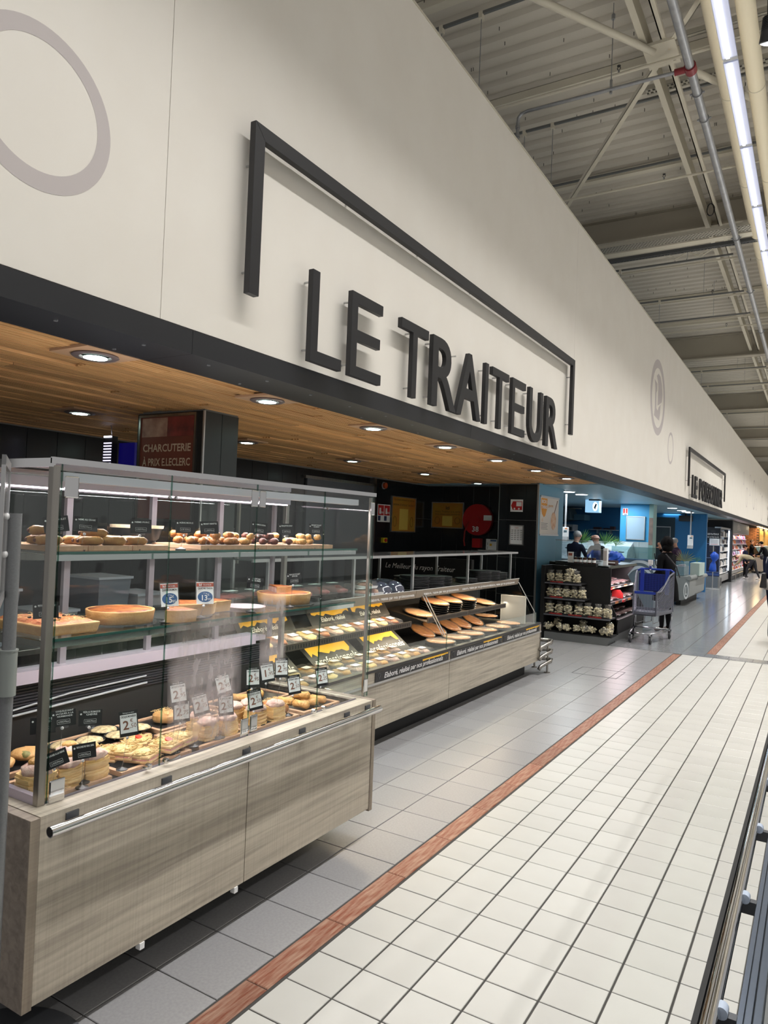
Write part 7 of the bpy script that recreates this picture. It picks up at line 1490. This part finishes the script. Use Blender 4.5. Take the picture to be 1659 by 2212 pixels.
# palm leaves
LEAF = mat('palm_leaf', (96, 142, 72), .5, rnd=.2); LEAFY = mat('pale_leaf', (150, 160, 96), .5, rnd=.2)
def palm(label, c, r_, n, m, a0, a1, rz=0, up_=1.0, grp='palm leaves', cat='plant'):
    t_ = thing('palm_fan', label, cat, c, rz, grp); R_ = random.Random(int(c[0]*100))
    MB().cyl(c, (c[0], c[1], c[2]+.03), .012, 6).build('stem', m, t_)
    me = MB().add([(0,-.012,-.006),(0,.012,.006),(1,.0,.0),(.55,.02,.045),(.55,-.02,-.045)], [(0,4,2,3,1)]).mesh('leaf', m)
    for k in range(n):
        o = bpy.data.objects.new('leaf', me); C.objects.link(o); o.parent = t_; a = a0+(a1-a0)*k/(n-1); o.rotation_euler = (R_.uniform(-.3, .3), -a, R_.uniform(-.35, .35)); s = r_*R_.uniform(.85, 1.1); o.scale = (s, s*.8, s*.8); o.location = (0, 0, .02)
ice = thing('ice_bank', 'heaped crushed ice bank laid with silvery fish', 'ice display', (-4.7, 17.0, 1.0)); 
MB().hexa([(-6.4, 16.9, 1.05), (-3.75, 16.9, 1.0), (-3.75, 17.9, 1.15), (-6.4, 17.9, 1.15)], [(-6.4, 17.3, 1.42), (-3.8, 17.3, 1.30), (-3.8, 17.9, 1.50), (-6.4, 17.9, 1.50)]).build('ice', mat('crushed_ice', (214, 226, 232), .5, noise=(9, (150, 166, 178), .9), bump=(20, .8)), ice)
B(-6.4, -3.75, 16.9, 17.9, 0, 1.05).build('stand', ALU, ice)
R = random.Random(77); fm_ = mat('fish_silver', (120, 130, 140), .25, .4, rnd=.3)
for k in range(16):
    x = -6.0+.14*k; tag(MB().ball((x, 17.12+.1*(k % 3), 1.33-.01*k*.4), (.07, .02, .02), 8, 5).build('whole_fish', fm_, smooth='all'), 'silvery fish lying on the crushed ice, the %s from the left' % (nm+['fifteenth', 'sixteenth'])[k], 'fish', 'fish on ice')
palm('pale palm fan left of the grey-haired fishmonger', (-5.5, 17.3, 1.45), .30, 12, LEAF, .3, 2.8)
palm('large palm fan between the two fishmongers', (-4.85, 17.2, 1.42), .34, 18, LEAF, .2, 2.9)
palm('palm fan right of the bald fishmonger', (-4.30, 17.2, 1.42), .32, 16, LEAF, .2, 2.9)
palm('smaller palm fan leaning towards the sky-blue wall', (-4.06, 17.25, 1.40), .24, 12, LEAF, .2, 2.2)
# fish serving counter behind the trolley
fc = thing('fish_counter', 'steel fish serving counter with low teal glass and white arcs on its front', 'counter', (-3.4, 16.3, 0))
B(-3.85, -2.95, 16.0, 16.85, 0, 1.15).build('body', mat('blue_grey_steel', (112, 128, 138), .4, .3), fc); B(-3.85, -2.93, 15.98, 16.0, 1.14, 1.17).build('edge_strip', mat('blue_ice', (90, 120, 150), .3), fc)
B(-3.85, -2.94, 15.99, 15.996, 1.17, 1.42).build('guard_glass', glassmat('teal_glass', (208, 226, 226), 1.0, .05), fc)
for r0, r1_ in ((.42, .50), (.58, .66)):
    n = 20; vs = [(-3.25+r_*math.cos(PI*i/n)*.62, 15.985, .62+r_*math.sin(PI*i/n)*.8) for i in range(n+1) for r_ in (r0, r1_)]; MB().add(vs, [(2*i, 2*i+1, 2*i+3, 2*i+2) for i in range(n)]).build('white_arc', mat('arc_white', (196, 204, 210), .5), fc)
# fish island
isl = thing('fish_island', 'grey moulded serving island with a round white emblem and glass box on top', 'counter', (-3.2, 19.9, 0))
IG = mat('island_grey', (138, 142, 142), .5); 
MB().prism([(x, 18.8, z) for x, z in ((-4.3, .13), (-2.80, .13), (-2.66, .22), (-2.64, .60), (-2.70, .66), (-2.70, .72), (-4.3, .72))], (0, 1.0, 0)).build('body', IG, isl, bevel=.01)
MB().prism([(x, 19.85, z) for x, z in ((-2.98, .13), (-2.82, .13), (-2.70, .22), (-2.68, .60), (-2.74, .66), (-2.98, .66))], (0, 2.0, 0)).build('rear_body', IG, isl, bevel=.01)
MB().cyl((-2.66, 18.78, .68), (-2.66, 19.8, .68), .055, 14).build('bumper_roll', IG, isl, smooth=True); MB().cyl((-2.66, 19.9, .64), (-2.66, 21.8, .64), .055, 14).build('bumper_roll', IG, isl, smooth=True)
B(-2.96, -2.85, 18.9, 21.6, 0, .13).build('plinth', BLACKM, isl)
n = 24; vs = [(-2.72+.0+r_*math.cos(2*PI*i/n)*.28, 18.795, .37+r_*math.sin(2*PI*i/n)) for i in range(n) for r_ in (.15, .205)]; MB().add(vs, [(2*i, 2*i+1, (2*i+3) % (2*n), (2*i+2) % (2*n)) for i in range(n)]).build('white_ring', PAPER, isl)
MB().prism([(-2.735, 18.795, .27), (-2.705, 18.795, .27), (-2.705, 18.795, .31), (-2.722, 18.795, .31), (-2.722, 18.795, .47), (-2.735, 18.795, .47)], (0, .001, 0)).build('white_emblem', PAPER, isl)
B(-3.0, -2.78, 18.82, 18.828, .73, 1.08).build('glass_box', mat('island_glass', (120, 160, 168), .2, alpha=.45), isl); B(-2.788, -2.78, 18.83, 19.6, .73, 1.08).build('glass_box', mat('island_glass', (120, 160, 168), .2, alpha=.45), isl); B(-2.80, -2.58, 19.9, 20.9, .70, 1.02).build('ice_bin', mat('bin_celadon', (176, 196, 190), .5), isl)
B(-3.9, -2.80, 18.9, 19.7, .73, .95).build('ice_bed', mat('pinkish_ice', (226, 190, 204), .5, noise=(8, (180, 150, 170), .9)), isl)
for k in range(5): tag(MB().box(-2.95+.001, -2.86, 19.0+.13*k, 19.1+.13*k, .951, .99).build('shellfish_tub', mat('tub_pink', (214, 170, 176), .4), None, bevel=.008), 'small pink tub in the glass box of the island, the %s from the front' % nm[k], 'tub', 'tubs in the island')
palm('yellow-green aloe-like plant on the fish island', (-2.86, 19.3, 1.06), .30, 14, LEAFY, .1, 3.0)
palm('small green tuft at the far end of the fish island', (-2.72, 20.5, 1.03), .16, 8, LEAF, .5, 2.6)
# price board of platters
pb = thing('platter_board', 'dark blue double price board LES PLATEAUX on a grey plinth', 'sign', (-3.2, 27.2, 0)); NB = mat('night_blue', (26, 32, 56), .5); SB = mat('steel_blue_line', (120, 136, 176), .5)
B(-3.71, -2.87, 27.0, 27.06, .38, 2.04).build('board', NB, pb); B(-3.71, -2.87, 26.985, 27.0, 1.50, 2.04).build('dark_head', mat('head_black', (20, 22, 28), .5), pb)
mb = MB()
for x in (-3.71, -3.305, -2.885): mb.box(x, x+.016, 26.98, 26.985, .50, 1.50)
for z in (1.49, 1.0, .52): mb.box(-3.71, -2.87, 26.98, 26.985, z, z+.018)
mb.build('pale_grid', SB, pb); B(-3.71, -2.87, 26.98, 26.985, .40, .50).build('footer', mat('footer_blue', (60, 84, 140), .5), pb)
for k, x in enumerate((-3.50, -3.09)):
    text('lettering', 'LES PLATEAUX', (x, 26.983, 1.80), (0, -1, 0), .085, WINK, pb, width=.36, bold=.02); text('lettering', 'DE NOTRE EQUIPE', (x, 26.983, 1.70), (0, -1, 0), .07, WINK, pb, width=.36)
    B(x-.07, x+.07, 26.98, 26.984, 1.93, 1.936).build('rule', GREYI, pb); B(x-.07, x+.07, 26.98, 26.984, 1.63, 1.636).build('rule', GREYI, pb); B(x-.16, x+.14, 26.98, 26.984, 1.55, 1.565).build('rule', GREYI, pb)
    for r_, pr in ((1.0, ('17,-', '8,-')[k]), (.52, ('9,-', '1,-')[k])):
        text('price_lettering', pr, (x-.02, 26.978, r_+.06), (0, -1, 0), .10, WINK, pb, bold=.03)
        for q in range(6): B(x-.11, x+.11-.02*(q % 3), 26.979, 26.981, r_+.22+.037*q, r_+.228+.037*q).build('text_line', GREYI, pb)
B(-3.50, -2.90, 26.95, 27.5, 0, .38).build('plinth', mat('plinth_slate', (110, 118, 126), .5), pb); B(-2.90, -2.84, 27.0, 27.5, 0, .38).build('plinth_end', mat('plinth_end', (150, 150, 148), .5), pb)
for y in (27.06, 27.28): B(-2.84, -2.835, y, y+.13, .06, .33).build('plinth_window', DARKPL, pb)
bs = thing('bag_stand', 'pole stand with a framed notice and a bunch of blue carrier bags', 'stand', (-2.96, 26.0, 0)); MB().cyl((-2.96, 26.0, 0), (-2.96, 26.0, 1.66), .014, 10).build('pole', ALU, bs); MB().cyl((-2.96, 26.0, 0), (-2.96, 26.0, .012), .22, 24).build('foot', GREYPL, bs)
B(-3.09, -2.77, 25.98, 25.995, 1.44, 1.68).build('notice_frame', ALU, bs); B(-3.075, -2.785, 25.975, 25.98, 1.455, 1.665).build('notice', PAPER, bs)
for q in range(4): B(-3.05, -2.83, 25.972, 25.975, 1.48+.045*q, 1.492+.045*q).build('text_line', RED if q == 0 else GREYI, bs)
tag(MB().tube([(-2.93, 25.94, 1.24), (-2.92, 25.93, 1.14), (-2.90, 25.93, 1.03), (-2.93, 25.94, .92), (-2.95, 25.94, .82), (-2.96, 25.94, .66), (-2.95, 25.94, .58)], [.03, .13, .12, .045, .09, .115, .10], 10).build('carrier_bags', mat('blue_bag', (30, 84, 190), .5, noise=(12, (24, 64, 160), .7)), smooth='all'), 'bunch of blue plastic carrier bags hanging on the notice pole', 'bags')
# lit wall fridge seen edge-on, black column, stocked multideck
lf = thing('lit_fridge', 'upright fridge with a vertical white light strip beside the price board', 'refrigerator', (-3.1, 29, 0))
B(-3.60, -3.16, 28.0, 31.2, .3, 2.08).build('body', DARKPL, lf); B(-3.16, -2.98, 28.0, 31.2, .12, .36).build('base', ALU, lf); B(-3.16, -2.95, 28.0, 31.2, 2.04, 2.10).build('header', ALU, lf); B(-3.02, -2.985, 31.12, 31.2, .45, 2.0).build('light_strip', mat('strip_white', (255, 255, 255), .4, emit=(226, 240, 255), est=5), lf)
for k in range(6): B(-3.18, -3.0, 28.02, 31.1, .40+.27*k, .415+.27*k).build('shelf', PAPER, lf)
R = random.Random(12); pal = [mat('pack_%s' % n_, c_, .5) for n_, c_ in (('white', (226, 222, 220)), ('rose', (216, 140, 140)), ('red', (176, 48, 46)), ('cream', (226, 200, 160)), ('dark', (52, 40, 48)), ('violet', (150, 110, 150)), ('slate', (120, 130, 140)), ('orange', (220, 130, 80)))]
ordn = nm+['fifteenth', 'sixteenth', 'seventeenth', 'eighteenth', 'nineteenth', 'twentieth']
for k in range(6):
    for j in range(8):
        y = 28.3+.36*j; o = MB().box(-3.14, -3.03, y, y+.22, .416+.27*k, .416+.27*k+R.uniform(.12, .2)).build('dairy_pack', pal[R.choice((0, 6, 4, 0))], bevel=.006); tag(o, 'small pack in the lit fridge, shelf level %s, %s along' % (nm[k], ordn[j]), 'pack', 'packs in the lit fridge')
bc = B(-3.78, -2.89, 31.2, 31.5, 0, 2.42).build('wall_black_return', mat('black_return', (18, 20, 24), .5)); tag(bc, 'black return wall before the stocked wall fridge', kind='structure')
md = thing('wall_fridge', 'long lit wall fridge stocked with packed meats, grey header above', 'refrigerator', (-3.2, 36, 0)); YA, YB = 31.6, 41.2
HG = mat('header_grey', (122, 120, 118), .5); B(-3.6, -3.05, YA, YB, 1.93, 2.42).build('header', HG, md); B(-3.7, -3.6, YA, YB, .1, 2.0).build('back_panel', PAPER, md); B(-3.6, -3.0, YA, YB, 0, .22).build('plinth', DARKPL, md); B(-3.6, -3.02, YA, YB, .22, .36).build('deck', ALU, md); B(-3.03, -2.99, YA, YB, .26, .40).build('front_edge', ALU, md); B(-3.6, -3.04, YA, YA+.06, .2, 1.95).build('end_cheek', HG, md)
for k in range(4): B(-3.05, -3.045, YA+.3, YA+1.3, 2.20+.05*k, 2.215+.05*k).build('vent_line', PAPER, md); B(-3.05, -3.045, YB-1.6, YB-.6, 2.20+.05*k, 2.215+.05*k).build('vent_line', PAPER, md)
for k in range(4): B(-3.05, -3.045, YA+3.4, YA+5.0-.2*k, 2.10+.07*k, 2.13+.07*k).build('header_lettering', mat('pale_print', (190, 180, 176), .6), md)
lv = (.52, .76, 1.0, 1.24, 1.48, 1.70); 
for k, z in enumerate(lv): B(-3.6, -3.16+.02*(5-k)*.6, YA+.08, YB-.05, z-.02, z).build('shelf', PAPER, md); B(-3.16+.02*(5-k)*.6, -3.15+.02*(5-k)*.6, YA+.08, YB-.05, z-.03, z+.015).build('price_rail', mat('rail_lilac', (206, 190, 204), .4), md)
area('fridge_light', (-3.12, 36.4, 1.92), .05, 9, 60, (1, .9, .93)); area('fridge_light', (-3.08, 36.4, 1.2), .05, 9, 30, (1, .9, .93))
fm2 = {}
for k, z in enumerate((.365,)+lv):
    x = -3.07 if k == 0 else -3.18+.02*(6-k)*.6
    for j in range(20):
        y = YA+.3+.47*j; w = .36; h = R.uniform(.11, .19); key = (k % 3, j % 4); c_ = R.choice(pal)
        o = MB().hexa([(x-.1, y, z), (x, y, z), (x, y+w, z), (x-.1, y+w, z)], [(x-.12, y, z+h), (x-.03, y, z+h), (x-.03, y+w*.9, z+h), (x-.12, y+w*.9, z+h)]).build('meat_pack', c_, None, bevel=.006)
        tag(o, 'packed product in the long wall fridge, level %s from below, %s along' % (nm[k], ordn[j]), 'pack', 'packs in the long wall fridge')
mb = MB(); 
for y in (31.5, 33.4, 35.3, 37.2): mb.cyl((-2.93, y, 0), (-2.93, y, .22), .02, 8)
mb.cyl((-2.93, 31.5, .22), (-2.93, 41, .22), .025, 8); mb.cyl((-2.93, 31.5, .22), (-3.3, 31.45, .22), .025, 8); tag(mb.build('guard_rail', STEEL), 'low steel guard rail along the foot of the wall fridges', 'rail')
# beyond: brick wall, slatted lit wall, serving counter
bkw = B(-6, -2.86, 44.2, 44.4, 0, 2.6).build('wall_brick', mat('mortar_dark', (70, 54, 40), .8)); tag(bkw, 'brown brick wall at the far end beyond the wall fridges', kind='structure')
bkm = MB().box(0, .20, -.02, 0, 0, .062).mesh('brick', mat('brown_brick', (146, 92, 54), .7, rnd=.25))
for r_ in range(16):
    for k in range(3): o = bpy.data.objects.new('brick', bkm); C.objects.link(o); o.parent = bkw; o.location = (-3.52+.215*k+(.1 if r_ % 2 else 0), 44.2, 1.22+.072*r_)
bsl = B(-3.0, -2.86, 46, 62, 0, 2.42).build('wall_slatted', mat('slat_gap', (90, 64, 30), .7)); tag(bsl, 'warm lit slatted timber wall at the far end', kind='structure')
for k in range(36): B(-2.86, -2.83, 46.05+.44*k, 46.05+.44*k+.30, .9, 2.25).build('slat', mat('gold_slat', (214, 166, 92), .5), bsl)
for y in (43, 47, 52, 57): area('warm_wash', (-2.75, y, 2.38), .2, 3, 50, (1, .74, .4))
fcn = thing('far_counter', 'distant serving counter with sloping glass beyond the stooping shopper', 'counter', (-2.6, 43, 0)); B(-2.80, -2.42, 41.4, 52, .1, .80).build('body', mat('far_body', (140, 128, 112), .5), fcn); B(-2.9, -2.5, 41.6, 51.8, 0, .1).build('plinth', BLACKM, fcn)
MB().hexa([(-2.45, 41.4, .80), (-2.43, 41.4, .80), (-2.43, 52, .80), (-2.45, 52, .80)], [(-2.75, 41.4, 1.34), (-2.73, 41.4, 1.34), (-2.73, 52, 1.34), (-2.75, 52, 1.34)]).build('sloping_glass', mat('island_glass', (120, 160, 168), .2, alpha=.45), fcn); B(-2.80, -2.72, 41.4, 52, 1.34, 1.37).build('top_shelf', PAPER, fcn)
for k in range(14): tag(MB().ball((-2.60, 41.9+.6*k, .862), (.1, .2, .06), 8, 5).build('bread_tray', mat('bread_gold', (206, 160, 96), .6), fcn if False else None, smooth='all'), 'golden baked goods in the distant sloping counter, heap %s from the front' % nm[k], 'bread', 'heaps in the distant counter')
# warm lamps over the far counter
for k in range(5): tag(MB().cyl((-2.7, 42.5+2*k, 2.41), (-2.7, 42.5+2*k, 2.38), .08, 14).build('warm_lamp', mat('warm_lens', (255, 230, 180), .4, emit=(255, 214, 150), est=8)), 'small warm ceiling lamp over the distant counter, the %s from the front' % nm[k], 'lamp', 'warm lamps far off')
# closing ends of the hall (plain shelving backs)
en = B(-9, 9, 62.0, 62.2, 0, 7.2).build('wall_far_end', mat('hall_end', (150, 146, 138), .7)); tag(en, 'pale far end wall of the hall', kind='structure')
